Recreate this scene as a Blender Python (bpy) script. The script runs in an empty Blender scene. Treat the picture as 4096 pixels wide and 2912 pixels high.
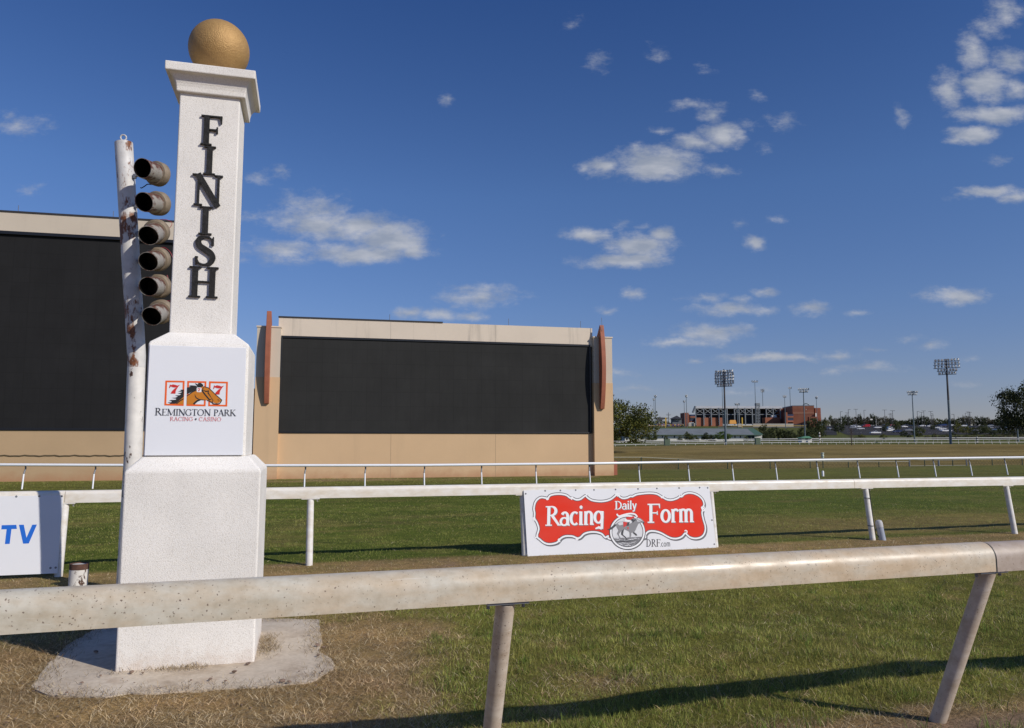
import bpy, math, random
import numpy as np
from mathutils import Vector

random.seed(7)
RNG = np.random.default_rng(11)
SC = bpy.context.scene
COL = SC.collection

# ------------------------------------------------------------------ camera, sky, sun, exposure
F_PX, CX, CY, EYE = 3049.0, 2048.0, 1456.0, 1.65          # focal length and centre in photo pixels (4096 wide)
PITCH = math.radians(5.75)
cam_d = bpy.data.cameras.new("camera")
cam_d.sensor_width = 36.0
cam_d.lens = 36.0 * F_PX / 4096.0
cam_d.clip_start = 0.05
cam_d.clip_end = 20000
cam = bpy.data.objects.new("camera", cam_d)
COL.objects.link(cam)
cam.location = (0, 0, EYE)
cam.rotation_euler = (math.radians(90) + PITCH, 0, 0)
SC.camera = cam

SC.view_settings.view_transform = 'Standard'
SC.view_settings.look = 'None'
SC.view_settings.exposure = 0.0
SC.view_settings.gamma = 1.0
SC.view_settings.use_curve_mapping = False

SUN_EL = math.radians(33.5)
SUN_H = Vector((0.84, -0.54)).normalized()                  # horizontal direction towards the sun
sun_dir = Vector((SUN_H.x * math.cos(SUN_EL), SUN_H.y * math.cos(SUN_EL), math.sin(SUN_EL)))
sd = bpy.data.lights.new("sun", 'SUN')
sd.energy = 3.7
sd.angle = math.radians(0.53)
sd.color = (1.0, 0.935, 0.84)
sun = bpy.data.objects.new("sun", sd)
COL.objects.link(sun)
sun.rotation_euler = sun_dir.to_track_quat('Z', 'Y').to_euler()

world = bpy.data.worlds.new("World")
SC.world = world
world.use_nodes = True

# clouds: centre and half size in photo pixels, turned into sky directions; strength 0..1
CLOUDS = [
 (1243,853,150,80,.62),(1280,905,170,62,.85),(1420,905,180,62,.9),(1560,957,170,66,1.05),(1655,1000,62,42,.95),(1451,1012,250,48,.9),
 (1133,1006,170,55,.6),(1145,880,130,32,.5),(1000,873,90,20,.32),(1923,1184,165,48,.58),(1860,1150,90,20,.4),(1640,1252,70,28,.75),(1760,1258,110,24,.72),(1880,1262,70,20,.5),
 (2623,652,175,72,1.1),(2560,610,90,40,.7),(2408,667,75,45,.72),(2345,672,50,28,.5),(2890,538,95,50,1.0),(2780,577,110,40,.75),(2790,425,110,24,.42),(2856,461,66,40,.42),(2641,524,44,18,.42),(2878,685,72,24,.5),
 (2560,985,150,50,1.05),(2640,945,60,36,.9),(2470,1045,170,30,.85),(2560,1035,130,34,.9),(2345,936,115,28,.9),(2490,903,40,20,.35),(2580,910,40,14,.25),
 (3013,976,48,30,.85),(2538,1177,54,26,.62),(2420,1236,50,14,.4),
 (2918,1242,175,26,.7),(2960,1205,50,22,.5),(3062,1164,46,22,.55),(2829,1195,90,20,.34),
 (3250,1240,84,28,.48),(3433,1255,50,12,.4),(3832,1182,140,34,.85),(3780,1160,60,22,.5),
 (2829,1335,150,38,.78),(2720,1372,150,22,.55),(2940,1325,70,28,.5),(3080,1428,240,18,.65),(3339,1424,90,22,.6),(2789,1439,40,12,.55),
 (3483,1473,140,20,.45),(3330,1490,90,14,.35),(3715,1379,64,20,.4),(3660,1345,60,14,.25),(3890,1440,60,12,.3),
 (3985,462,185,36,1.1),(3900,540,110,34,1.1),(3830,560,60,20,.8),(3966,768,140,24,.85),(4070,790,90,28,.7),(3860,785,60,18,.45),
 (3800,350,70,80,.75),(3948,330,90,80,1.0),(4065,360,80,46,.7),(3890,215,66,90,.7),(4040,240,90,60,.65),(4020,45,70,66,.62),(3960,120,60,50,.5),(4000,640,60,20,.3),
 (3608,466,26,46,.5),(3138,479,54,36,.42),(3030,390,40,16,.25),(3060,590,34,20,.3),
 (75,505,120,36,.46),(30,470,50,30,.36),(125,762,54,24,.3),(1040,722,50,34,.5),(1120,690,44,22,.4),(2400,250,44,36,.3),(2617,217,34,32,.26),(1790,400,40,28,.4),
 (650,818,46,26,.36),(2550,1560,100,14,.34),(2950,1570,60,9,.25),(2460,1500,70,14,.28),(2290,95,30,20,.2),(2820,270,40,22,.2),
 (1280,1010,300,20,.4),(3000,500,40,24,.25),(3120,880,40,20,.28),(2960,890,30,16,.25),(3900,1530,70,12,.3),(3480,1395,60,10,.25),(3000,1550,60,10,.22),
]

def px_dir(x, y):
    a = (x - CX) / F_PX
    b = -(y - CY) / F_PX
    c, s = math.cos(PITCH), math.sin(PITCH)
    return np.array([a, c - b * s, s + b * c])

def build_world():
    nt = world.node_tree
    N, L = nt.nodes, nt.links
    N.clear()
    out = N.new('ShaderNodeOutputWorld')
    bg = N.new('ShaderNodeBackground')
    bg.inputs['Strength'].default_value = 0.095
    L.new(bg.outputs[0], out.inputs[0])
    sky = N.new('ShaderNodeTexSky')
    sky.sky_type = 'NISHITA'
    sky.sun_disc = False
    sky.sun_elevation = SUN_EL
    sky.sun_rotation = math.atan2(SUN_H.x, SUN_H.y)
    sky.altitude = 350
    sky.air_density = 0.8
    sky.dust_density = 0.35
    sky.ozone_density = 2.2
    tint = N.new('ShaderNodeMix'); tint.data_type = 'RGBA'; tint.blend_type = 'MULTIPLY'
    tint.inputs['Factor'].default_value = 1.0
    L.new(sky.outputs[0], tint.inputs['A'])
    geo = N.new('ShaderNodeTexCoord')
    sep = N.new('ShaderNodeSeparateXYZ')
    L.new(geo.outputs['Generated'], sep.inputs[0])
    tr = N.new('ShaderNodeValToRGB'); e = tr.color_ramp.elements
    e[0].position, e[0].color = .04, (.66, .60, .72, 1)
    e[1].position, e[1].color = .52, (.42, .66, 1.06, 1)
    k = e.new(.17); k.color = (.66, .74, .95, 1)
    k = e.new(.31); k.color = (.64, .82, 1.10, 1)
    L.new(sep.outputs['Z'], tr.inputs[0])
    L.new(tr.outputs[0], tint.inputs['B'])

    def math_n(op, a, b=None, c=None, clamp=False):
        m = N.new('ShaderNodeMath'); m.operation = op; m.use_clamp = clamp
        for i, v in enumerate((a, b, c)):
            if v is None:
                continue
            if isinstance(v, (int, float)):
                m.inputs[i].default_value = v
            else:
                L.new(v, m.inputs[i])
        return m.outputs[0]
    yy = math_n('MAXIMUM', sep.outputs['Y'], 0.05)
    u = math_n('DIVIDE', sep.outputs['X'], yy)
    v = math_n('DIVIDE', sep.outputs['Z'], yy)
    comb = N.new('ShaderNodeCombineXYZ')
    L.new(u, comb.inputs[0]); L.new(v, comb.inputs[1])
    # domain warp
    warp = N.new('ShaderNodeTexNoise'); warp.inputs['Scale'].default_value = 22; warp.inputs['Detail'].default_value = 3
    L.new(comb.outputs[0], warp.inputs['Vector'])
    sub = N.new('ShaderNodeVectorMath'); sub.operation = 'SUBTRACT'; sub.inputs[1].default_value = (.5, .5, .5)
    L.new(warp.outputs['Color'], sub.inputs[0])
    sca = N.new('ShaderNodeVectorMath'); sca.operation = 'MULTIPLY_ADD'
    sca.inputs[1].default_value = (.035, .02, 0)
    L.new(sub.outputs[0], sca.inputs[0]); L.new(comb.outputs[0], sca.inputs[2])
    P = sca.outputs[0]
    acc = None
    for cx, cy, rx, ry, op in CLOUDS:
        d = px_dir(cx, cy)
        cu, cv = d[0] / d[1], d[2] / d[1]
        iu, iv = F_PX / (rx * 1.22), F_PX / (ry * 1.32)
        ma = N.new('ShaderNodeVectorMath'); ma.operation = 'MULTIPLY_ADD'
        ma.inputs[1].default_value = (iu, iv, 0); ma.inputs[2].default_value = (-cu * iu, -cv * iv, 0)
        L.new(P, ma.inputs[0])
        ln = N.new('ShaderNodeVectorMath'); ln.operation = 'LENGTH'
        L.new(ma.outputs[0], ln.inputs[0])
        val = math_n('MULTIPLY_ADD', ln.outputs['Value'], -op, op)
        acc = val if acc is None else math_n('MAXIMUM', acc, val)
    mp = N.new('ShaderNodeMapping'); mp.inputs['Scale'].default_value = (34, 60, 1)
    L.new(comb.outputs[0], mp.inputs['Vector'])
    nz = N.new('ShaderNodeTexNoise'); nz.inputs['Scale'].default_value = 1.0; nz.inputs['Detail'].default_value = 8; nz.inputs['Roughness'].default_value = .68
    L.new(mp.outputs[0], nz.inputs['Vector'])
    n2 = math_n('MULTIPLY_ADD', nz.outputs['Fac'], 1.25, -0.615)
    dens = math_n('ADD', acc, n2)
    mr = N.new('ShaderNodeMapRange'); mr.interpolation_type = 'SMOOTHSTEP'
    mr.inputs['From Min'].default_value = -0.04; mr.inputs['From Max'].default_value = 0.80
    mr.inputs['To Min'].default_value = 0; mr.inputs['To Max'].default_value = 0.86
    L.new(dens, mr.inputs['Value'])
    front = math_n('GREATER_THAN', sep.outputs['Y'], 0.06)
    alpha = math_n('MULTIPLY', mr.outputs[0], front)
    # brighter crests, greyer folds
    mp2 = N.new('ShaderNodeMapping'); mp2.inputs['Scale'].default_value = (20, 60, 1); mp2.inputs['Location'].default_value = (3, 1.7, 0)
    L.new(comb.outputs[0], mp2.inputs['Vector'])
    nb = N.new('ShaderNodeTexNoise'); nb.inputs['Scale'].default_value = 1.0; nb.inputs['Detail'].default_value = 5
    L.new(mp2.outputs[0], nb.inputs['Vector'])
    br = N.new('ShaderNodeMapRange'); br.inputs['From Min'].default_value = .35; br.inputs['From Max'].default_value = .68
    L.new(nb.outputs['Fac'], br.inputs['Value'])
    cc = N.new('ShaderNodeMix'); cc.data_type = 'RGBA'
    cc.inputs['A'].default_value = (3.3, 3.7, 4.5, 1); cc.inputs['B'].default_value = (5.5, 5.65, 6.1, 1)
    L.new(br.outputs[0], cc.inputs['Factor'])
    mixc = N.new('ShaderNodeMix'); mixc.data_type = 'RGBA'
    L.new(alpha, mixc.inputs['Factor'])
    L.new(tint.outputs['Result'], mixc.inputs['A']); L.new(cc.outputs['Result'], mixc.inputs['B'])
    L.new(mixc.outputs['Result'], bg.inputs['Color'])
build_world()

# ------------------------------------------------------------------ geometry of the photograph: where a pixel's ray meets the place
CAM = np.array([0, 0, EYE])
def on_z(x, y, z=0.0):
    d = px_dir(x, y)
    return CAM + d * ((z - EYE) / d[2])
def at_y(x, y, Y):
    d = px_dir(x, y)
    return CAM + d * (Y / d[1])
class Plane:
    """A plane with an origin, an in-plane right axis u, an in-plane up axis v and a normal n towards the viewer."""
    def __init__(s, o, u, v):
        s.o = np.array(o, float)
        s.u = np.array(u, float); s.u /= np.linalg.norm(s.u)
        v = np.array(v, float); v = v - s.u * (v @ s.u); s.v = v / np.linalg.norm(v)
        s.n = np.cross(s.u, s.v)
    def hit(s, x, y):
        d = px_dir(x, y)
        return CAM + d * (((s.o - CAM) @ s.n) / (d @ s.n))
    def uv(s, x, y):
        p = s.hit(x, y) - s.o
        return np.array([p @ s.u, p @ s.v])
    def pt(s, a, b, h=0.0):
        return s.o + s.u * a + s.v * b + s.n * h

def smooth(a, b, x):
    t = np.clip((x - a) / (b - a), 0, 1)
    return t * t * (3 - 2 * t)

RAIL_U = np.array([0.9588, 0.2840, 0.0])                    # the rails run along this
RAIL_N = np.array([-0.2840, 0.9588, 0.0])                   # and across the course this way
NEAR_S = ([-99, 34, 40, 56, 64, 84, 96, 108, 122, 150], [0, 0, -.08, -.62, -.6, .12, .62, 1.0, .95, .15])
FAR_Y = ([150, 163, 200, 240, 265, 330, 430, 600, 700, 900, 1500, 6000], [.15, .15, .72, 1.25, 1.6, 2.6, 5.2, 12.9, 15.5, 18, 22, 22])
def terrain(x, y):
    x = np.asarray(x, float); y = np.asarray(y, float)
    s = -.2840 * x + .9588 * y
    zn = np.interp(s, *NEAR_S)
    crest = .72 + .28 * smooth(.12, .3, x / np.maximum(y, 1))
    zn = np.where(zn > 0, zn * crest, zn)
    zf = np.interp(np.maximum(y, 163), *FAR_Y)
    return np.where(s < 150, zn, zf)
def ground_px(x, y, ymin=3.0):
    """First point of the terrain under a photo pixel."""
    d = px_dir(x, y)
    prev = None
    Y = ymin
    while Y < 3000:
        p = CAM + d * (Y / d[1])
        g = p[2] - float(terrain(p[0], p[1]))
        if g < 0:
            if prev is None:
                return p
            a, b = prev, Y
            for _ in range(30):
                m = (a + b) / 2
                q = CAM + d * (m / d[1])
                if q[2] - float(terrain(q[0], q[1])) < 0: b = m
                else: a = m
            q = CAM + d * (b / d[1]); q[2] = float(terrain(q[0], q[1]))
            return q
        prev = Y
        Y *= 1.01
    return CAM + d * (800 / d[1])
def stand(x, Y, top_y=None):
    """Point on the terrain at depth Y under photo column x, and the height of photo row top_y above it."""
    p = at_y(x, 1763, Y)
    z = float(terrain(p[0], p[1]))
    if top_y is None:
        return np.array([p[0], p[1], z])
    return np.array([p[0], p[1], z]), at_y(x, top_y, Y)[2] - z

# ------------------------------------------------------------------ helpers
def vnoise(x, y, seed=0):
    xi = np.floor(x).astype(np.int64); yi = np.floor(y).astype(np.int64)
    fx = x - xi; fy = y - yi
    fx = fx * fx * (3 - 2 * fx); fy = fy * fy * (3 - 2 * fy)
    def h(a, b):
        n = (a * 374761393 + b * 668265263 + seed * 974711) & 0xffffffff
        n = ((n ^ (n >> 13)) * 1274126177) & 0xffffffff
        return ((n ^ (n >> 16)) & 0xffff) / 65535.0
    return (h(xi, yi) * (1 - fx) + h(xi + 1, yi) * fx) * (1 - fy) + (h(xi, yi + 1) * (1 - fx) + h(xi + 1, yi + 1) * fx) * fy
def fbm(x, y, seed=0, oct=4):
    t = 0; a = .5; s = 0
    for i in range(oct):
        t = t + a * vnoise(x * 2 ** i, y * 2 ** i, seed + i * 17); s += a; a *= .55
    return t / s

class MB:
    """Collects pieces of ONE mesh."""
    def __init__(s):
        s.v, s.f, s.m = [], [], []
    def add(s, verts, faces, m=0):
        k = len(s.v)
        s.v += [tuple(map(float, p)) for p in verts]
        s.f += [tuple(i + k for i in f) for f in faces]
        s.m += [m] * len(faces)
        return s
    def hexa(s, b, t, m=0):
        return s.add(list(b) + list(t), [(3, 2, 1, 0), (4, 5, 6, 7), (0, 1, 5, 4), (1, 2, 6, 5), (2, 3, 7, 6), (3, 0, 4, 7)], m)
    def box(s, c, size, u=(1, 0, 0), v=(0, 1, 0), w=None, m=0):
        c = np.array(c, float); u = np.array(u, float); v = np.array(v, float)
        w = np.cross(u, v) if w is None else np.array(w, float)
        a, b, h = u * size[0] / 2, v * size[1] / 2, w * size[2] / 2
        return s.hexa([c - a - b - h, c + a - b - h, c + a + b - h, c - a + b - h], [c - a - b + h, c + a - b + h, c + a + b + h, c - a + b + h], m)
    def tube(s, pts, r, n=10, caps=True, m=0):
        pts = [np.array(p, float) for p in pts]
        rs = r if isinstance(r, (list, tuple)) else [r] * len(pts)
        rings = []; ref = None
        for i, p in enumerate(pts):
            d = pts[min(i + 1, len(pts) - 1)] - pts[max(i - 1, 0)]
            d = d / (np.linalg.norm(d) + 1e-12)
            if ref is None:
                a = np.array([0, 0, 1.0]) if abs(d[2]) < .9 else np.array([1.0, 0, 0])
                ref = np.cross(d, a)
            ref = ref - d * (ref @ d); ref = ref / np.linalg.norm(ref)
            b = np.cross(d, ref)
            rings.append([p + (ref * math.cos(2 * math.pi * k / n) + b * math.sin(2 * math.pi * k / n)) * rs[i] for k in range(n)])
        fs = []
        for i in range(len(rings) - 1):
            for k in range(n):
                fs.append((i * n + k, i * n + (k + 1) % n, (i + 1) * n + (k + 1) % n, (i + 1) * n + k))
        if caps:
            fs.append(tuple(reversed(range(n)))); fs.append(tuple((len(rings) - 1) * n + k for k in range(n)))
        return s.add([q for ring in rings for q in ring], fs, m)
    def sweep(s, profile, p0, p1, v, w, m=0, caps=True):
        """Extrude a 2D profile [(a, b)] spanned by axes v, w from p0 to p1."""
        p0 = np.array(p0, float); p1 = np.array(p1, float); v = np.array(v, float); w = np.array(w, float)
        n = len(profile)
        A = [p0 + v * a + w * b for a, b in profile]; B = [p1 + v * a + w * b for a, b in profile]
        fs = [(k, (k + 1) % n, n + (k + 1) % n, n + k) for k in range(n)]
        if caps:
            fs += [tuple(reversed(range(n))), tuple(range(n, 2 * n))]
        return s.add(A + B, fs, m)
    def rings(s, C, U, V, prof, m=0, cap=True):
        """Stacked squares: prof = [(half, z)]."""
        C = np.array(C, float); U = np.array(U, float); V = np.array(V, float)
        vs = []
        for h, z in prof:
            for a, b in ((-1, -1), (1, -1), (1, 1), (-1, 1)):
                vs.append(C + U * a * h + V * b * h + np.array([0, 0, z]))
        fs = []
        for i in range(len(prof) - 1):
            for k in range(4):
                fs.append((i * 4 + k, i * 4 + (k + 1) % 4, i * 4 + 4 + (k + 1) % 4, i * 4 + 4 + k))
        if cap:
            fs += [(3, 2, 1, 0), tuple(len(prof) * 4 - 4 + k for k in range(4))]
        return s.add(vs, fs, m)
    def lathe(s, c, axis, prof, n=20, m=0, cap0=False, cap1=False):
        """prof = [(r, t)] round an axis through c."""
        c = np.array(c, float); ax = np.array(axis, float); ax = ax / np.linalg.norm(ax)
        a = np.array([0, 0, 1.0]) if abs(ax[2]) < .9 else np.array([1.0, 0, 0])
        e = np.cross(ax, a); e /= np.linalg.norm(e); g = np.cross(ax, e)
        vs = [c + ax * t + (e * math.cos(2 * math.pi * k / n) + g * math.sin(2 * math.pi * k / n)) * r for r, t in prof for k in range(n)]
        fs = [(i * n + k, i * n + (k + 1) % n, i * n + n + (k + 1) % n, i * n + n + k) for i in range(len(prof) - 1) for k in range(n)]
        if cap0: fs.append(tuple(reversed(range(n))))
        if cap1: fs.append(tuple((len(prof) - 1) * n + k for k in range(n)))
        return s.add(vs, fs, m)

def thing(name, loc, label=None, cat=None, group=None, rz=0.0):
    o = bpy.data.objects.new(name, None)
    o.empty_display_size = .2
    COL.objects.link(o)
    o.location = [float(c) for c in loc]; o.rotation_euler = (0, 0, rz)
    tag(o, label, cat, group)
    return o
def tag(o, label=None, cat=None, group=None, kind=None):
    if label: o['label'] = label
    if cat: o['category'] = cat
    if group: o['group'] = group
    if kind: o['kind'] = kind
    return o
WORLD_LOC = {}
def mesh_obj(name, mb, mats, parent=None, smooth_angle=None, bevel=None, bevel_seg=2, local=False):
    """One mesh object; verts are in world coordinates unless local."""
    me = bpy.data.meshes.new(name)
    off = np.zeros(3)
    if parent is not None and not local:
        p = parent
        while p is not None:
            off = off + np.array(p.location); p = p.parent
    vs = [tuple(np.array(v) - off) for v in mb.v] if off.any() else mb.v
    me.from_pydata(vs, [], mb.f)
    if not isinstance(mats, (list, tuple)): mats = [mats]
    for m in mats: me.materials.append(m)
    if len(mats) > 1: me.polygons.foreach_set('material_index', mb.m)
    if smooth_angle:
        me.polygons.foreach_set('use_smooth', [True] * len(me.polygons))
        me.set_sharp_from_angle(angle=math.radians(smooth_angle))
    me.update()
    o = bpy.data.objects.new(name, me)
    COL.objects.link(o)
    if parent is not None: o.parent = parent
    if bevel:
        b = o.modifiers.new("edge", 'BEVEL'); b.width = bevel; b.segments = bevel_seg; b.limit_method = 'ANGLE'; b.angle_limit = math.radians(30)
    return o
def copy_tree(o, parent=None):
    c = o.copy(); COL.objects.link(c)
    if parent is not None: c.parent = parent
    for ch in list(o.children): copy_tree(ch, c)
    return c

# ------------------------------------------------------------------ materials
def new_mat(name):
    m = bpy.data.materials.new(name); m.use_nodes = True
    nt = m.node_tree; b = nt.nodes['Principled BSDF']
    return m, nt.nodes, nt.links, b
def ramp(N, L, fac, stops):
    r = N.new('ShaderNodeValToRGB')
    e = r.color_ramp.elements
    e[0].position, e[0].color = stops[0][0], (*stops[0][1], 1)
    e[1].position, e[1].color = stops[-1][0], (*stops[-1][1], 1)
    for p, c in stops[1:-1]:
        k = e.new(p); k.color = (*c, 1)
    L.new(fac, r.inputs[0])
    return r.outputs[0]
def noise(N, L, scale, detail=4, rough=.55, stretch=(1, 1, 1), coord='Object', dist=0.0):
    tc = N.new('ShaderNodeTexCoord'); mp = N.new('ShaderNodeMapping'); mp.inputs['Scale'].default_value = stretch
    L.new(tc.outputs[coord], mp.inputs['Vector'])
    n = N.new('ShaderNodeTexNoise'); n.inputs['Scale'].default_value = scale; n.inputs['Detail'].default_value = detail
    n.inputs['Roughness'].default_value = rough; n.inputs['Distortion'].default_value = dist
    L.new(mp.outputs[0], n.inputs['Vector'])
    return n.outputs['Fac']
def mix(N, L, fac, a, b, mode='MIX'):
    m = N.new('ShaderNodeMix'); m.data_type = 'RGBA'; m.blend_type = mode
    for k, v in (('Factor', fac), ('A', a), ('B', b)):
        if isinstance(v, (int, float)): m.inputs[k].default_value = v
        elif isinstance(v, tuple): m.inputs[k].default_value = (*v, 1) if len(v) == 3 else v
        else: L.new(v, m.inputs[k])
    return m.outputs['Result']
def bump(N, L, b, h, strength=.4, dist=.01):
    u = N.new('ShaderNodeBump'); u.inputs['Strength'].default_value = strength; u.inputs['Distance'].default_value = dist
    L.new(h, u.inputs['Height']); L.new(u.outputs[0], b.inputs['Normal'])
def plain(name, c, rough=.6, metal=0.0, var=.0, scale=3.0, spec=.5, bmp=0.0, bscale=60):
    m, N, L, b = new_mat(name)
    b.inputs['Base Color'].default_value = (*c, 1); b.inputs['Roughness'].default_value = rough
    b.inputs['Metallic'].default_value = metal; b.inputs['Specular IOR Level'].default_value = spec
    if var:
        n = noise(N, L, scale, 5)
        lo = tuple(x * (1 - var) for x in c); hi = tuple(min(1, x * (1 + var)) for x in c)
        L.new(ramp(N, L, n, [(.3, lo), (.7, hi)]), b.inputs['Base Color'])
    if bmp: bump(N, L, b, noise(N, L, bscale, 4), bmp, .01)
    return m

def m_stucco(name, c, scale=95, strength=.85, stain=.10):
    m, N, L, b = new_mat(name)
    n1 = noise(N, L, 2.2, 5); n2 = noise(N, L, scale, 3)
    lo = tuple(x * (1 - stain) for x in c)
    base = ramp(N, L, n1, [(.32, lo), (.62, c)])
    drip = noise(N, L, 5, 6, .7, (1, 1, .07))
    base = mix(N, L, ramp(N, L, drip, [(.58, (0, 0, 0)), (.80, (.30, .30, .30))]), base, tuple(x * .72 for x in c))
    tcz = N.new('ShaderNodeTexCoord'); sz = N.new('ShaderNodeSeparateXYZ'); L.new(tcz.outputs['Object'], sz.inputs[0])
    nzs = noise(N, L, 9, 5, .7); ad = N.new('ShaderNodeMath'); ad.operation = 'MULTIPLY_ADD'; ad.inputs[1].default_value = .55
    L.new(nzs, ad.inputs[0]); L.new(sz.outputs[2], ad.inputs[2])
    base = mix(N, L, ramp(N, L, ad.outputs[0], [(.24, (.38, .38, .38)), (.42, (0, 0, 0))]), base, (.55, .40, .29))
    grit = ramp(N, L, n2, [(.30, (.76, .74, .71)), (.52, (1, 1, 1))])
    L.new(mix(N, L, 1.0, base, grit, 'MULTIPLY'), b.inputs['Base Color'])
    b.inputs['Roughness'].default_value = .92; b.inputs['Specular IOR Level'].default_value = .15
    bump(N, L, b, n2, strength, .006)
    return m
def m_rail(name, c, dirt, specks=True, rough=.38, mud=.5):
    """Painted metal beam with road dust, mud specks and rub marks."""
    m, N, L, b = new_mat(name)
    n1 = noise(N, L, 3.0, 6, .65, (1, 2, 3)); n2 = noise(N, L, 14, 5, .6, (.35, 1, 1))
    tcx = N.new('ShaderNodeTexCoord'); sx = N.new('ShaderNodeSeparateXYZ'); L.new(tcx.outputs['Object'], sx.inputs[0])
    gx = N.new('ShaderNodeMath'); gx.operation = 'MULTIPLY_ADD'; gx.inputs[1].default_value = .045 if specks else 0.0
    L.new(sx.outputs[0], gx.inputs[0]); L.new(n1, gx.inputs[2])
    n6 = noise(N, L, 22, 6, .7)
    col = mix(N, L, ramp(N, L, gx.outputs[0], [(.30, (0, 0, 0)), (.66, (1, 1, 1))]), c, dirt)
    if specks: col = mix(N, L, .6, col, ramp(N, L, n6, [(.34, (.80, .76, .70)), (.58, (1.04, 1.03, 1.02))]), 'MULTIPLY')
    streak = ramp(N, L, n2, [(.35, (.86, .82, .76)), (.6, (1, 1, 1))])
    col = mix(N, L, .8, col, streak, 'MULTIPLY')
    L.new(ramp(N, L, n2, [(.3, (rough + .16,) * 3), (.7, (rough - .05,) * 3)]), b.inputs['Roughness'])
    if specks:
        tc = N.new('ShaderNodeTexCoord')
        dn = N.new('ShaderNodeTexNoise'); dn.inputs['Scale'].default_value = 90; dn.inputs['Detail'].default_value = 2
        L.new(tc.outputs['Object'], dn.inputs['Vector'])
        vm = N.new('ShaderNodeVectorMath'); vm.operation = 'MULTIPLY_ADD'; vm.inputs[1].default_value = (.012,) * 3
        L.new(dn.outputs['Color'], vm.inputs[0]); L.new(tc.outputs['Object'], vm.inputs[2])
        tot = None
        for sc, th, seed in ((11, .028, 0.0), (26, .058, 7.3), (58, .11, 3.1), (95, .15, 5.7)):
            mp = N.new('ShaderNodeMapping'); mp.inputs['Location'].default_value = (seed, seed * .7, seed * 1.3)
            L.new(vm.outputs[0], mp.inputs['Vector'])
            vo = N.new('ShaderNodeTexVoronoi'); vo.inputs['Scale'].default_value = sc
            L.new(mp.outputs[0], vo.inputs['Vector'])
            sp = N.new('ShaderNodeSeparateColor'); L.new(vo.outputs['Color'], sp.inputs[0])
            lim = N.new('ShaderNodeMath'); lim.operation = 'MULTIPLY'; lim.inputs[1].default_value = th * 2.2
            L.new(sp.outputs[0], lim.inputs[0])
            lt = N.new('ShaderNodeMath'); lt.operation = 'LESS_THAN'
            L.new(vo.outputs['Distance'], lt.inputs[0]); L.new(lim.outputs[0], lt.inputs[1])
            pick = N.new('ShaderNodeMath'); pick.operation = 'GREATER_THAN'; pick.inputs[1].default_value = .66
            L.new(sp.outputs[1], pick.inputs[0])
            an = N.new('ShaderNodeMath'); an.operation = 'MULTIPLY'
            L.new(lt.outputs[0], an.inputs[0]); L.new(pick.outputs[0], an.inputs[1])
            if tot is None: tot = an.outputs[0]
            else:
                mx = N.new('ShaderNodeMath'); mx.operation = 'MAXIMUM'; L.new(tot, mx.inputs[0]); L.new(an.outputs[0], mx.inputs[1]); tot = mx.outputs[0]
        patchy = ramp(N, L, noise(N, L, 2.6, 3, .6), [(.34, (.12, .12, .12)), (.56, (1, 1, 1))])
        k0 = N.new('ShaderNodeMath'); k0.operation = 'MULTIPLY'; L.new(tot, k0.inputs[0]); L.new(patchy, k0.inputs[1])
        k = N.new('ShaderNodeMath'); k.operation = 'MULTIPLY'; k.inputs[1].default_value = mud
        L.new(k0.outputs[0], k.inputs[0])
        scr = noise(N, L, 7, 4, .6, (.10, 1, 9))
        col = mix(N, L, ramp(N, L, scr, [(.66, (0, 0, 0)), (.72, (.45, .45, .45))]), col, (.72, .69, .63))
        col = mix(N, L, k.outputs[0], col, (.13, .085, .06))
    L.new(col, b.inputs['Base Color'])
    return m
def m_rust(name, paint, rust, lo=.56, hi=.60, scale=5, stretch=(1, 1, .45), rough=.55):
    m, N, L, b = new_mat(name)
    n = noise(N, L, scale, 9, .68, stretch); n2 = noise(N, L, 9, 4); n3 = noise(N, L, 40, 4)
    rc = ramp(N, L, n3, [(.35, tuple(x * .45 for x in rust)), (.65, rust)])
    pc = ramp(N, L, n2, [(.3, tuple(x * .8 for x in paint)), (.7, paint)])
    f = ramp(N, L, n, [(lo, (0, 0, 0)), (hi, (1, 1, 1))])
    L.new(mix(N, L, f, pc, rc), b.inputs['Base Color'])
    b.inputs['Roughness'].default_value = rough
    bump(N, L, b, n, .3, .006)
    return m
def m_wall(name, c, stain, drip=.5):
    """Rendered building wall with faint panel mottling and dark run-off streaks."""
    m, N, L, b = new_mat(name)
    n1 = noise(N, L, .35, 6, .6); n2 = noise(N, L, 1.1, 6, .7, (1.2, 1.2, .10)); n3 = noise(N, L, 26, 3)
    base = ramp(N, L, n1, [(.3, tuple(x * .93 for x in c)), (.7, tuple(min(1, x * 1.03) for x in c))])
    f = ramp(N, L, n2, [(.56, (0, 0, 0)), (.80, (drip,) * 3)])
    col = mix(N, L, f, base, stain)
    tcz = N.new('ShaderNodeTexCoord'); sz = N.new('ShaderNodeSeparateXYZ'); L.new(tcz.outputs['Object'], sz.inputs[0])
    ad = N.new('ShaderNodeMath'); ad.operation = 'MULTIPLY_ADD'; ad.inputs[1].default_value = .9
    L.new(noise(N, L, 1.3, 6, .7), ad.inputs[0]); L.new(sz.outputs[2], ad.inputs[2])
    col = mix(N, L, ramp(N, L, ad.outputs[0], [(.42, (.6, .6, .6)), (.85, (0, 0, 0))]), col, (.42, .20, .105))
    L.new(col, b.inputs['Base Color'])
    b.inputs['Roughness'].default_value = .9; b.inputs['Specular IOR Level'].default_value = .2
    bump(N, L, b, n3, .25, .01)
    return m
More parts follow.
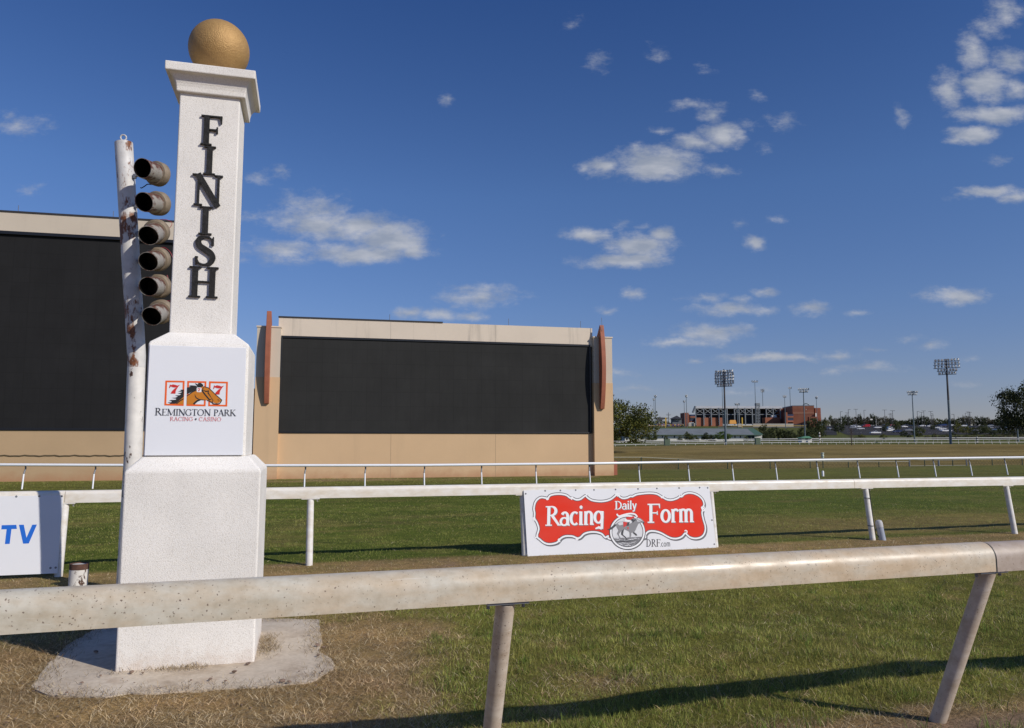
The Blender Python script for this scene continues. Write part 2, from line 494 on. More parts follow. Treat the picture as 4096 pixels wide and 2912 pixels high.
def m_led(name, c):
    m, N, L, b = new_mat(name)
    tc = N.new('ShaderNodeTexCoord')
    br = N.new('ShaderNodeTexBrick'); br.offset = 0.0
    br.inputs['Scale'].default_value = 1.0; br.inputs['Brick Width'].default_value = .64; br.inputs['Row Height'].default_value = .64
    br.inputs['Mortar Size'].default_value = .008
    for k, s in (('Color1', .97), ('Color2', 1.03)): br.inputs[k].default_value = (*(x * s for x in c), 1)
    br.inputs['Mortar'].default_value = (*(x * .8 for x in c), 1)
    cb = N.new('ShaderNodeSeparateXYZ'); L.new(tc.outputs['Object'], cb.inputs[0])
    cx = N.new('ShaderNodeCombineXYZ'); L.new(cb.outputs[0], cx.inputs[0]); L.new(cb.outputs[2], cx.inputs[1])
    L.new(cx.outputs[0], br.inputs['Vector'])
    n = noise(N, L, .5, 4); n2 = noise(N, L, 2.2, 6, .7, (2, 2, .3))
    col = mix(N, L, 1.0, br.outputs['Color'], ramp(N, L, n, [(.3, (.88, .88, .88)), (.7, (1.1, 1.1, 1.1))]), 'MULTIPLY')
    col = mix(N, L, 1.0, col, ramp(N, L, n2, [(.3, (.93, .93, .93)), (.7, (1.06, 1.06, 1.06))]), 'MULTIPLY')
    L.new(col, b.inputs['Base Color'])
    b.inputs['Roughness'].default_value = .85; b.inputs['Specular IOR Level'].default_value = .12
    return m
def m_attr(name, rough=.8, trans=0.0, spec=.2, mul=(1, 1, 1)):
    """Colour from the mesh's own per-leaf attribute."""
    m, N, L, b = new_mat(name)
    a = N.new('ShaderNodeAttribute'); a.attribute_name = 'tone'
    c = mix(N, L, 1.0, a.outputs['Color'], mul, 'MULTIPLY')
    L.new(c, b.inputs['Base Color'])
    b.inputs['Roughness'].default_value = rough; b.inputs['Specular IOR Level'].default_value = spec
    if trans:
        t = N.new('ShaderNodeBsdfTranslucent'); L.new(c, t.inputs['Color'])
        s = N.new('ShaderNodeMixShader'); s.inputs[0].default_value = trans
        out = N['Material Output'] if 'Material Output' in N else N.new('ShaderNodeOutputMaterial')
        L.new(b.outputs[0], s.inputs[1]); L.new(t.outputs[0], s.inputs[2]); L.new(s.outputs[0], out.inputs['Surface'])
    return m
def m_brick(name, c1, c2):
    m, N, L, b = new_mat(name)
    n = noise(N, L, .25, 5); n2 = noise(N, L, 1.0, 2, .5, (.05, .05, 2.2))
    col = ramp(N, L, n, [(.3, c1), (.7, c2)])
    col = mix(N, L, 1.0, col, ramp(N, L, n2, [(.35, (.88, .86, .84)), (.6, (1.05, 1.03, 1.0))]), 'MULTIPLY')
    L.new(col, b.inputs['Base Color']); b.inputs['Roughness'].default_value = .9
    return m

STUCCO = m_stucco("white stucco", (.865, .835, .785), 150, .45)
STUCCO_EDGE = plain("old timber backing", (.30, .20, .15), .9)
GOLD = None
def m_gold():
    m, N, L, b = new_mat("gold paint")
    n = noise(N, L, 95, 3); n1 = noise(N, L, 22, 8, .75)
    L.new(ramp(N, L, n1, [(.3, (.40, .235, .085)), (.7, (.50, .31, .115))]), b.inputs['Base Color'])
    b.inputs['Metallic'].default_value = .3; b.inputs['Roughness'].default_value = .55
    bump(N, L, b, n, .7, .009)
    return m
GOLD = m_gold()
PANEL = plain("printed panel", (.80, .82, .86), .45, var=.015, scale=2)
LETTER = plain("black letter", (.020, .019, .018), .6, var=.5, scale=30, bmp=.4, bscale=70, spec=.25)
INK_BLACK = plain("black ink", (.02, .018, .018), .5)
INK_DARK = plain("dark grey ink", (.045, .047, .055), .5)
INK_RED = plain("red ink", (.62, .025, .02), .5)
INK_ORANGE = plain("orange ink", (.86, .13, .012), .5)
INK_TAN = plain("horse tan ink", (.58, .20, .012), .5)
INK_WHITE = plain("white ink", (.82, .83, .85), .5)
INK_BLUE = plain("blue ink", (.012, .14, .62), .5)
INK_GREY = plain("grey ink", (.23, .23, .245), .5)
INK_MID = plain("mid grey ink", (.17, .17, .185), .5)
INK_LIGHT = plain("light grey ink", (.62, .63, .66), .5)
def m_cart():
    m, N, L, b = new_mat("cartouche red")
    n = noise(N, L, 1.2, 3, .5, (1, 1, 2.5))
    L.new(ramp(N, L, n, [(.35, (.72, .028, .008)), (.65, (.70, .05, .03))]), b.inputs['Base Color'])
    b.inputs['Roughness'].default_value = .55; b.inputs['Specular IOR Level'].default_value = .2
    return m
INK_CART = m_cart()
BOARD = plain("white sign board", (.76, .77, .80), .55, var=.02, scale=1.5, spec=.25)
RAIL_NEAR = m_rail("dusty beam paint", (.575, .545, .46), (.58, .47, .335), True, .33, .85)
RAIL_OLD = m_rail("worn beam paint", (.50, .43, .37), (.40, .335, .28), True, .4, .85)
POST_NEAR = m_rail("dusty post paint", (.64, .58, .50), (.50, .415, .33), True, .5, .85)
RAIL_MID = m_rail("white beam paint", (.84, .82, .78), (.76, .70, .60), False, .36)
POST_MID = m_rail("white post paint", (.82, .82, .81), (.70, .66, .60), False, .45)
PVC = plain("white plastic tube", (.84, .85, .88), .3, var=.02)
PVC_OLD = plain("chalky white tube", (.58, .57, .55), .6)
GALV = plain("grey steel", (.20, .21, .23), .5, .3)
RUSTY = m_rust("peeling white paint", (.68, .665, .64), (.24, .085, .03), .545, .585, 4.2)
RUSTY_LOW = m_rust("peeling paint worn", (.80, .77, .72), (.11, .055, .035), .575, .60, 9, (1, 1, .5))
RUST = plain("brown rust", (.10, .05, .035), .9, var=.4, scale=20)
LAMP_TAN = plain("tan lamp paint", (.21, .165, .115), .65, var=.35, scale=9)
LAMP_WHITE = m_rust("worn visor paint", (.36, .335, .295), (.15, .065, .042), .47, .55, 8, (1, 1, 1))
LAMP_BLACK = plain("black inside", (.004, .004, .004), .95, spec=.05)
WIRE_RED = plain("red wire", (.45, .03, .05), .5)
WIRE_BLACK = plain("black wire", (.012, .012, .012), .6)
CREAM = m_wall("cream wall", (.70, .60, .49), (.24, .225, .20), .62)
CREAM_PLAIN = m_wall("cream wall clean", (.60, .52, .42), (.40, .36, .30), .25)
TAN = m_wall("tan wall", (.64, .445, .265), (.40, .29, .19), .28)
TAN_DARK = m_wall("tan wall darker", (.49, .345, .205), (.34, .245, .155), .28)  # darker tan for the left hand board
LED = m_led("led tiles", (.031, .031, .0305))
LED_OFF = m_led("led tiles older", (.020, .020, .021))
BEZEL = plain("black bezel", (.010, .011, .014), .4)
FIN = plain("terracotta fin", (.335, .105, .055), .7, var=.12, scale=3)
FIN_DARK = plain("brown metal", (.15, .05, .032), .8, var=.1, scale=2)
COPING = plain("dark coping", (.03, .028, .03), .6)
CONCRETE = None
def m_concrete():
    m, N, L, b = new_mat("worn concrete")
    n = noise(N, L, 1.6, 7, .65); n2 = noise(N, L, 30, 4); n3 = noise(N, L, 3.2, 3)
    c = ramp(N, L, n, [(.3, (.45, .36, .265)), (.50, (.59, .50, .39)), (.75, (.66, .585, .48))])
    n5 = noise(N, L, 2.4, 8, .75)
    c = mix(N, L, ramp(N, L, n3, [(.62, (0, 0, 0)), (.74, (.5, .5, .5))]), c, (.36, .24, .15))
    c = mix(N, L, ramp(N, L, n5, [(.52, (0, 0, 0)), (.66, (.65, .65, .65))]), c, (.33, .25, .175))
    c = mix(N, L, .7, c, ramp(N, L, n2, [(.3, (.8, .79, .77)), (.6, (1, 1, 1))]), 'MULTIPLY')
    L.new(c, b.inputs['Base Color']); b.inputs['Roughness'].default_value = .9
    bump(N, L, b, n2, .3, .01)
    return m
CONCRETE = m_concrete()
GREEN_STEEL = plain("dark green steel", (.022, .05, .035), .6)
POLE_GREY = plain("galvanised pole", (.12, .155, .175), .5, .2)
POLE_DARK = plain("dark pole", (.055, .05, .05), .6)
FLOOD = plain("floodlight housing", (.10, .11, .115), .45, .4)
LENS = plain("floodlight glass with painted glint", (.75, .77, .80), .12, .0, spec=.9)  # pale base colour stands in for sun glints on the lenses
BRICK = m_brick("red brick", (.30, .105, .058), (.37, .145, .085))
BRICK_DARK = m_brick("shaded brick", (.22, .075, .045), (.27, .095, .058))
BRICK_BAND = m_brick("tan brick band", (.40, .18, .105), (.44, .205, .125))
STEEL_PALE = plain("pale steel", (.21, .23, .245), .55, .1)
ROOF_PALE = plain("pale roof metal", (.48, .475, .45), .6, var=.12, scale=.2)
STAND_DARK = plain("dark seating", (.035, .038, .045), .8)
NAVY = plain("navy railing", (.02, .035, .09), .7)
CONC_PALE = plain("pale concrete", (.42, .385, .33), .9, var=.1, scale=.1)
ROOF_GREEN = plain("green metal roof", (.075, .135, .095), .5, var=.1, scale=.3)
ROOF_GREY = plain("grey metal roof", (.175, .19, .195), .5, var=.12, scale=.3)
BARN_WHITE = plain("white siding", (.72, .70, .62), .8, var=.06, scale=.3)
ROOF_BLACK = plain("dark shingle", (.03, .032, .04), .9)
YELLOW = plain("yellow guard", (.58, .38, .05), .6)
ORANGE_TARP = plain("orange tarp", (.60, .27, .03), .6)
UTIL_GREEN = plain("green cabinet", (.105, .145, .095), .6, var=.1, scale=2)
ASPHALT = plain("asphalt", (.043, .042, .044), .95, var=.22, scale=.15, spec=.1)
LINE_WHITE = plain("white road paint", (.6, .6, .58), .7)
BARK = plain("bark", (.055, .042, .032), .95, var=.3, scale=4)
CAR_WHITE = plain("white car paint", (.80, .80, .80), .12, spec=.8)
CAR_SILVER = plain("silver car paint", (.36, .37, .39), .18, .5, spec=.8)
CAR_BLACK = plain("black car paint", (.012, .012, .014), .15, spec=.8)
CAR_BLUE = plain("blue car paint", (.012, .025, .10), .15, spec=.8)
CAR_RED = plain("red van paint", (.42, .018, .025), .25, spec=.6)
CAR_GREY = plain("grey car paint", (.09, .095, .10), .18, .3, spec=.8)
GLASS_DARK = plain("dark car glass", (.012, .014, .017), .06, spec=.9)
TYRE = plain("tyre rubber", (.012, .012, .012), .9)
LEAF = m_attr("leaves", .6, .22, .25)
CROWD_MAT = m_attr("crowd clothes", .8)

# ------------------------------------------------------------------ the ground
PADPX = [(80, 575), (95, 545), (130, 505), (165, 470), (235, 430), (300, 413), (400, 402), (520, 399), (640, 402), (735, 401), (812, 404), (817, 442), (811, 482), (846, 506), (851, 526), (808, 548), (790, 560), (722, 569), (640, 576), (560, 579), (470, 583), (402, 591), (330, 590), (270, 599), (200, 598), (130, 592)]
PAD = [on_z(x * 1.5754, 1840 + y * 1.5754, .01)[:2] for x, y in PADPX]
def _rough(P):
    out = []
    for i in range(len(P)):
        a, b = P[i], P[(i + 1) % len(P)]; k = max(2, int(np.linalg.norm(b - a) / .035))
        for j in range(k):
            q = a + (b - a) * j / k
            d = np.array([-(b - a)[1], (b - a)[0]]); d = d / (np.linalg.norm(d) + 1e-9)
            out.append(q + d * ((float(fbm(np.array(q[0] * 3.0), np.array(q[1] * 3.0), 71)) - .5) * .07 + (float(fbm(np.array(q[0] * 14.0), np.array(q[1] * 14.0), 72)) - .5) * .03))
    return out
PADC = PAD
PAD = _rough(PADC)
def in_pad(x, y, grow=0.0):
    c = np.mean(PAD, axis=0)
    poly = [(p - c) * (1 + grow) + c for p in PAD]
    inside = np.zeros(np.shape(x), bool)
    j = len(poly) - 1
    for i in range(len(poly)):
        xi, yi = poly[i]; xj, yj = poly[j]
        cond = ((yi > y) != (yj > y)) & (x < (xj - xi) * (y - yi) / (yj - yi + 1e-12) + xi)
        inside ^= cond; j = i
    return inside
C_GREEN = np.array([.165, .170, .042]); C_TURF = np.array([.092, .128, .024]); C_OLIVE = np.array([.150, .150, .045])
C_DRY = np.array([.40, .285, .145]); C_TANG = np.array([.255, .205, .086]); C_BROWN = np.array([.190, .150, .054]); C_DIRT = np.array([.30, .215, .155])
def lerp(a, b, t): return a + (b - a) * t[..., None]
def ground_zones(x, y):
    """Natural colour of the grass at a place, how dry it is, and how bare."""
    s = -.2840 * x + .9588 * y; t = .9588 * x + .2840 * y
    w = (fbm(x * .9, y * .9, 3) - .5) * 1.6
    w2 = (fbm(x * 3.1, y * 3.1, 9) - .5)
    dry = smooth(.75, -.65, x - (.60 - .224 * y) + w * .9 + w2 * 1.1) * smooth(8.6, 6.6, s + w)
    dry = np.maximum(dry, smooth(4.12, 3.86, s + w * .25 + w2 * .4) * smooth(-.8, .3, x))
    spot = np.exp(-(((x - .62) / .30) ** 2 + ((y - 5.5) / .24) ** 2))
    dry = np.maximum(dry, spot * (.75 + w2))
    patch = smooth(.12, .42, w2 + w * .35) * .55
    dry = np.maximum(dry, patch * smooth(9.5, 8.5, s))
    strip = smooth(8.6, 9.8, s + w * .5) * smooth(11.05, 10.75, s + w2 * .3)
    dry = np.maximum(dry, strip * (.66 + .3 * smooth(-.2, .25, w2) + .2 * w))
    base = np.broadcast_to(C_GREEN, x.shape + (3,)).copy()
    st = fbm(t * .16, s * .45, 21); st2 = fbm(t * .5, s * 1.2, 31); st3 = fbm(t * .035, s * .3, 77)
    turf = smooth(10.6, 11.2, s)
    base = lerp(base, np.broadcast_to(C_TURF, base.shape), turf)
    brownish = smooth(.46, .70, st * .35 + st2 * .30 + fbm(t * 1.3, s * 2.2, 41) * .35) * .6
    rt = smooth(2.0, 6.5, x) * smooth(10.9, 11.6, s) * smooth(15.5, 13.2, s + (st2 - .5) * 2)
    base = lerp(base, np.broadcast_to(C_TANG * .92, base.shape), turf * smooth(28, 26, s) * np.maximum(brownish, rt * .9))
    ol = smooth(26.5, 28.5, s)
    base = lerp(base, np.broadcast_to(C_OLIVE, base.shape), ol * (.55 + .9 * (st2 - .3)).clip(0, 1))
    br = smooth(44, 58, s + (st - .5) * 14)
    base = lerp(base, lerp(np.broadcast_to(C_BROWN * .86, base.shape), np.broadcast_to(C_TANG * .95, base.shape), smooth(.35, .65, st3 * .6 + st * .4)), br)
    fg = smooth(128, 150, s)
    base = lerp(base, np.broadcast_to(C_OLIVE * np.array([.62, .72, .7]), base.shape), fg)
    dirt_line = smooth(34.9, 33.4, np.abs(s - 33.3) + 33.2 + w2 * 1.6) * smooth(.5, .66, st) * (x < 4)
    base = lerp(base, np.broadcast_to(C_DIRT * 1.05, base.shape), dirt_line * .8)
    bare = smooth(-2.9, -3.5, x + w * .6 + w2 * .5) * smooth(5.25, 4.85, y + w * .4) * .9
    bare = np.maximum(bare, smooth(3.86, 3.70, s + w2 * .25) * smooth(-.2, .6, x))
    bare = np.maximum(bare, smooth(.16, .30, fbm(x * 2.0, y * 2.0, 44) - .5) * dry * .85)
    c = lerp(base, np.broadcast_to(C_DRY * .86, base.shape), np.clip(dry, 0, 1))
    c = lerp(c, np.broadcast_to(C_DIRT, base.shape), np.clip(bare, 0, 1))
    return c, np.clip(dry, 0, 1), np.clip(bare, 0, 1)

def near_z(x, y):
    s = -.2840 * x + .9588 * y
    k = smooth(9.6, 7.6, s) * smooth(3.4, 4.4, s)
    z = k * ((fbm(x * .8, y * .8, 5) - .5) * .14 + (fbm(x * 4.5, y * 4.5, 6) - .5) * .05) - .07 * k * np.exp(-((s - 6.9) / .8) ** 2) * smooth(-1.2, .5, x)
    z = z + smooth(9.4, 10.4, s) * smooth(30, 14, s) * (fbm(x * 1.6, y * 1.6, 15) - .5) * .05 * np.clip(np.abs(s - 10.75), 0, 1)
    d = np.min([np.hypot(x - p[0], y - p[1]) for p in PADC], axis=0)
    return np.where(in_pad(x, y, -.03), -.02, z * smooth(.0, .6, d))
def build_ground():
    def axis(fine0, fine1, st, lo, hi, k):
        a = list(np.arange(fine0, fine1, st)); d = st
        x = a[-1]
        while x < hi: d *= k; x += d; a.append(x)
        x = a[0]; d = st; b = []
        while x > lo: d *= k; x -= d; b.append(x)
        return np.array(b[::-1] + a)
    xs = axis(-7, 9.5, .09, -2500, 4000, 1.09); ys = axis(2.5, 13, .09, -600, 6000, 1.035)
    X, Y = np.meshgrid(xs, ys)
    Z = terrain(X, Y) - 0.0
    Z = Z + near_z(X, Y)
    Z = Z + smooth(36, 60, Y) * smooth(400, 140, Y) * (fbm(X * .05, Y * .05, 8) - .5) * .25
    nx, ny = len(xs), len(ys)
    V = np.stack([X, Y, Z], -1).reshape(-1, 3)
    idx = np.arange(nx * ny).reshape(ny, nx)
    Fq = np.stack([idx[:-1, :-1], idx[:-1, 1:], idx[1:, 1:], idx[1:, :-1]], -1).reshape(-1, 4)
    me = bpy.data.meshes.new("ground")
    me.vertices.add(len(V)); me.vertices.foreach_set('co', V.ravel())
    me.loops.add(Fq.size); me.loops.foreach_set('vertex_index', Fq.ravel())
    me.polygons.add(len(Fq)); me.polygons.foreach_set('loop_start', np.arange(0, Fq.size, 4)); me.polygons.foreach_set('loop_total', np.full(len(Fq), 4))
    me.polygons.foreach_set('use_smooth', np.ones(len(Fq), bool))
    me.update(calc_edges=True)
    c, dry, bare = ground_zones(X, Y)
    col = np.concatenate([c.reshape(-1, 3), np.ones((len(V), 1))], 1)
    at = me.color_attributes.new('tone', 'FLOAT_COLOR', 'POINT'); at.data.foreach_set('color', col.ravel())
    m, N, L, b = new_mat("grassy ground")
    a = N.new('ShaderNodeAttribute'); a.attribute_name = 'tone'
    n1 = noise(N, L, 38, 6, .7); n2 = noise(N, L, 5.5, 6, .7); n3 = noise(N, L, .5, 6, .7, (.35, 1, 1)); n4 = noise(N, L, 1.6, 5, .7, (.4, 1, 1))
    c1 = mix(N, L, 1.0, a.outputs['Color'], ramp(N, L, n1, [(.3, (.55, .55, .5)), (.68, (1.35, 1.3, 1.25))]), 'MULTIPLY')
    c1 = mix(N, L, 1.0, c1, ramp(N, L, n2, [(.3, (.70, .72, .7)), (.7, (1.25, 1.2, 1.15))]), 'MULTIPLY')
    c1 = mix(N, L, 1.0, c1, ramp(N, L, n3, [(.32, (.78, .80, .82)), (.68, (1.22, 1.18, 1.1))]), 'MULTIPLY')
    c1 = mix(N, L, 1.0, c1, ramp(N, L, n4, [(.3, (.80, .80, .8)), (.7, (1.18, 1.16, 1.1))]), 'MULTIPLY')
    L.new(c1, b.inputs['Base Color']); b.inputs['Roughness'].default_value = .95; b.inputs['Specular IOR Level'].default_value = .1
    bump(N, L, b, n1, .8, .03)
    me.materials.append(m)
    o = bpy.data.objects.new("ground", me); COL.objects.link(o)
    tag(o, "grass infield and turf course running to the far trees", "ground", kind='structure')
    return o
build_ground()

# concrete pad under the finish post
pm = MB()
top = [np.array([p[0], p[1], .008]) for p in PAD]; bot = [np.array([p[0], p[1], -.10]) for p in PAD]
cn = np.array([*np.mean(PAD, axis=0), .016])
n = len(top)
pm.add(top + bot + [cn], [(i, (i + 1) % n, 2 * n) for i in range(n)] + [((i + 1) % n, i, n + i, n + (i + 1) % n) for i in range(n)])
tag(mesh_obj("concrete_pad", pm, CONCRETE), "worn concrete pad around the finish post", "concrete pad", kind='structure')

def build_blades(name, pts, length, width, colors, lean, label, kind_name, k1=.6):
    """Many bent blades as ONE mesh."""
    n = len(pts)
    az = RNG.uniform(0, 2 * np.pi, n); la = RNG.uniform(0, 2 * np.pi, n)
    side = np.stack([np.cos(az), np.sin(az), np.zeros(n)], 1) * (width / 2)[:, None]
    ld = np.stack([np.cos(la), np.sin(la), np.zeros(n)], 1)
    up = np.array([0, 0, 1.0])
    mid = pts + up * (length * .55 * np.cos(lean * k1))[:, None] + ld * (length * .55 * np.sin(lean * k1))[:, None]
    tip = mid + up * (length * .5 * np.cos(np.minimum(lean * 1.25, 1.75)))[:, None] + ld * (length * .5 * np.sin(np.minimum(lean * 1.25, 1.75)))[:, None]
    V = np.stack([pts - side, pts + side, mid + side * .75, mid - side * .75, tip], 1).reshape(-1, 3)
    k = np.arange(n) * 5
    loops = np.stack([k, k + 1, k + 2, k + 3, k + 3, k + 2, k + 4], 1).ravel()
    tot = np.tile([4, 3], n); start = np.concatenate([[0], np.cumsum(tot)[:-1]])
    me = bpy.data.meshes.new(name)
    me.vertices.add(len(V)); me.vertices.foreach_set('co', V.ravel())
    me.loops.add(len(loops)); me.loops.foreach_set('vertex_index', loops)
    me.polygons.add(len(tot)); me.polygons.foreach_set('loop_start', start); me.polygons.foreach_set('loop_total', tot)
    me.update(calc_edges=True)
    col = np.repeat(np.concatenate([colors, np.ones((n, 1))], 1), 5, axis=0)
    at = me.color_attributes.new('tone', 'FLOAT_COLOR', 'POINT'); at.data.foreach_set('color', col.ravel())
    me.materials.append(m_attr(kind_name, .7, .25, .2))
    o = bpy.data.objects.new(name, me); COL.objects.link(o)
    tag(o, label, "grass", kind='stuff')
    return o

PIL_C = np.array([-2.497, 6.20, 0.0])
PIL_YAW = math.radians(15.0)
PU = np.array([math.cos(PIL_YAW), math.sin(PIL_YAW), 0]); PV = np.array([-math.sin(PIL_YAW), math.cos(PIL_YAW), 0])

def scatter(y0, y1, dens, grow=1.12):
    pts = []
    area_n = int(dens * (y1 - y0) * (y0 + y1) * .5 * 1.36 * grow)
    y = np.sqrt(RNG.uniform(y0 * y0, y1 * y1, area_n))
    x = RNG.uniform(-.70, .70, area_n) * y * grow
    return x, y
def grass():
    X = []; Y = []
    for y0, y1, d in ((4.0, 6.0, 7000), (6.0, 8.5, 3600), (8.5, 12.5, 1500), (12.5, 20, 900), (20, 34, 260)):
        x, y = scatter(y0, y1, d); X.append(x); Y.append(y)
    x = np.concatenate(X); y = np.concatenate(Y)
    c, dry, bare = ground_zones(x, y)
    keep = ~in_pad(x, y, -.015) & (RNG.uniform(0, 1, len(x)) > bare * .93)
    rel = np.stack([x, y, 0 * x], 1) - PIL_C
    keep &= ~((np.abs(rel @ PU) < .49) & (np.abs(rel @ PV) < .49))
    x, y, c, dry, bare = x[keep], y[keep], c[keep], dry[keep], bare[keep]
    z = terrain(x, y) + near_z(x, y) - .010
    s_ = -.2840 * x + .9588 * y
    isdry = RNG.uniform(0, 1, len(x)) < np.clip(dry * .90 + np.interp(s_, [8, 11], [.24, .12]), 0, 1)
    s = -.2840 * x + .9588 * y
    size = np.interp(y, [4, 8, 14, 34], [1, 1.15, 1.5, 2.2])
    g = ~isdry
    tall = .35 + 1.1 * fbm(x * 1.1, y * 1.1, 55) + .9 * np.clip(fbm(x * 7, y * 7, 56) - .4, 0, 1) * 2
    clump = .50 + 1.08 * fbm(x * 5, y * 5, 57)
    # green blades
    n = g.sum(); r = RNG.uniform(0, 1, (n, 1))
    col = c[g] * .40 + 1.18 * lerp(np.broadcast_to(np.array([.195, .240, .052]), (n, 3)), np.broadcast_to(np.array([.335, .31, .095]), (n, 3)), smooth(.35, .7, fbm(x[g] * .8, y[g] * .8, 91) * .6 + RNG.uniform(0, 1, n) * .4)) * .75
    col = col * (.60 + .75 * r) * clump[g][:, None] + np.array([.05, .03, .0]) * (RNG.uniform(0, 1, (n, 1)) ** 3)
    ln = RNG.uniform(.022, .050, n) * tall[g] * np.interp(s[g], [4, 8.5, 11, 40], [1.1, 1.0, .62, .7]) * np.sqrt(size[g])
    build_blades("green_grass", np.stack([x[g], y[g], z[g]], 1), ln, RNG.uniform(.0022, .0042, n) * size[g], col, RNG.uniform(.15, 1.0, n),
                 "short green grass growing beside and beyond the white rails", "green blades")
    n = isdry.sum(); r = RNG.uniform(0, 1, (n, 1))
    a, b_, d_ = np.array([.50, .385, .225]), np.array([.25, .175, .10]), np.array([.66, .55, .37])
    redd = smooth(.42, .66, fbm(x[isdry] * 2.2, y[isdry] * 2.2, 63))[:, None]
    col = np.where(r < .5, a, np.where(r < .8, b_, d_)) * RNG.uniform(.55, 1.35, (n, 1)) * clump[isdry][:, None] * (1 + redd * np.array([.06, -.04, -.10]))
    ln = RNG.uniform(.03, .095, n) * np.interp(s[isdry], [4, 8.5, 11, 40], [1, .9, .6, .7]) * np.sqrt(size[isdry])
    build_blades("dry_grass", np.stack([x[isdry], y[isdry], z[isdry]], 1), ln, RNG.uniform(.0022, .0042, n) * size[isdry], col, RNG.uniform(.75, 1.52, n),
                 "dry straw coloured grass around the concrete pad", "dry blades", .95)
    # taller tufts that stand out of the sward
    T = []
    for _ in range(150):
        yy = random.uniform(4.3, 9.2); xx = random.uniform(-.1, .68) * yy
        if in_pad(np.array(xx), np.array(yy), .1): continue
        k = random.randrange(10, 40); sp = random.uniform(.02, .07)
        for _ in range(k): T.append((xx + random.gauss(0, sp), yy + random.gauss(0, sp)))
    T = np.array(T); n = len(T); tz = terrain(T[:, 0], T[:, 1]) + near_z(T[:, 0], T[:, 1]) - .01
    col = np.array([.16, .22, .045]) * RNG.uniform(.5, 1.5, (n, 1))
    build_blades("grass_tufts", np.column_stack([T, tz]), RNG.uniform(.05, .12, n), RNG.uniform(.003, .005, n), col, RNG.uniform(.2, 1.1, n), "taller green tufts standing out of the short grass", "tuft blades")
    # a ragged litter of straw against the foot of the post and over the edge of the pad
    P = []
    for a0, b0, sa, sb, k in ((-.02, -.535, .10, .035, 260), (.55, -.12, .05, .13, 420), (.53, .15, .04, .1, 200), (-.3, -.53, .2, .02, 60)):
        for _ in range(k):
            q = PIL_C + PU * (a0 + random.gauss(0, sa)) + PV * (b0 + random.gauss(0, sb))
            r2 = q - PIL_C
            if abs(r2 @ PU) < .485 and abs(r2 @ PV) < .485: continue
            P.append((q[0], q[1], .02))
    ang = np.linspace(0, 2 * np.pi, 700); cen = np.mean(PAD, axis=0)
    for _ in range(2600):
        i = random.randrange(len(PAD)); f = random.random(); e = PAD[i] * (1 - f) + PAD[(i + 1) % len(PAD)] * f
        q = e + (cen - e) * abs(random.gauss(0, .07)) * (1 if random.random() < .7 else -.8) + np.array([random.gauss(0, .03), random.gauss(0, .03)])
        P.append((q[0], q[1], .012))
    P = np.array(P); n = len(P); r = RNG.uniform(0, 1, (n, 1))
    col = np.where(r < .5, a, np.where(r < .8, b_, d_)) * RNG.uniform(.55, 1.05, (n, 1))
    build_blades("straw_litter", P, RNG.uniform(.03, .07, n), RNG.uniform(.002, .004, n), col, RNG.uniform(1.1, 1.5, n),
                 "loose straw lying along the edge of the concrete pad", "straw")
grass()

def stones():
    mb = MB()
    spots = [(1370, 1297), (1650, 1350), (1690, 1355), (1860, 1200), (1855, 1140), (1890, 1155), (1570, 1140), (770, 1300), (480, 1360), (300, 1225), (560, 1180), (1340, 1040), (1450, 1250), (1230, 1340)]
    for i in range(70):
        if i < len(spots): p = on_z(spots[i][0] / 1.461, 1800 + spots[i][1] / 1.461, .022); r = random.uniform(.008, .02)
        else:
            p = on_z(random.uniform(0, 1300), random.uniform(2650, 2912), 0.0); r = random.uniform(.004, .011)
            if in_pad(np.array(p[0]), np.array(p[1])): p[2] = .022
        prof = [(.3, -.3), (.85, 0), (1.0, .35), (.55, .75), (.1, .85)]
        mb.lathe(p, (random.uniform(-.3, .3), random.uniform(-.3, .3), 1), [(q * r * random.uniform(.8, 1.2), t * r * .8) for q, t in prof], 7, cap1=True)
    o = mesh_obj("clods_of_dirt", mb, plain("dirt clod", (.22, .15, .11), .95, var=.3, scale=30), smooth_angle=60)
    tag(o, "small clods of dirt scattered on the concrete pad", "dirt", kind='stuff')
stones()
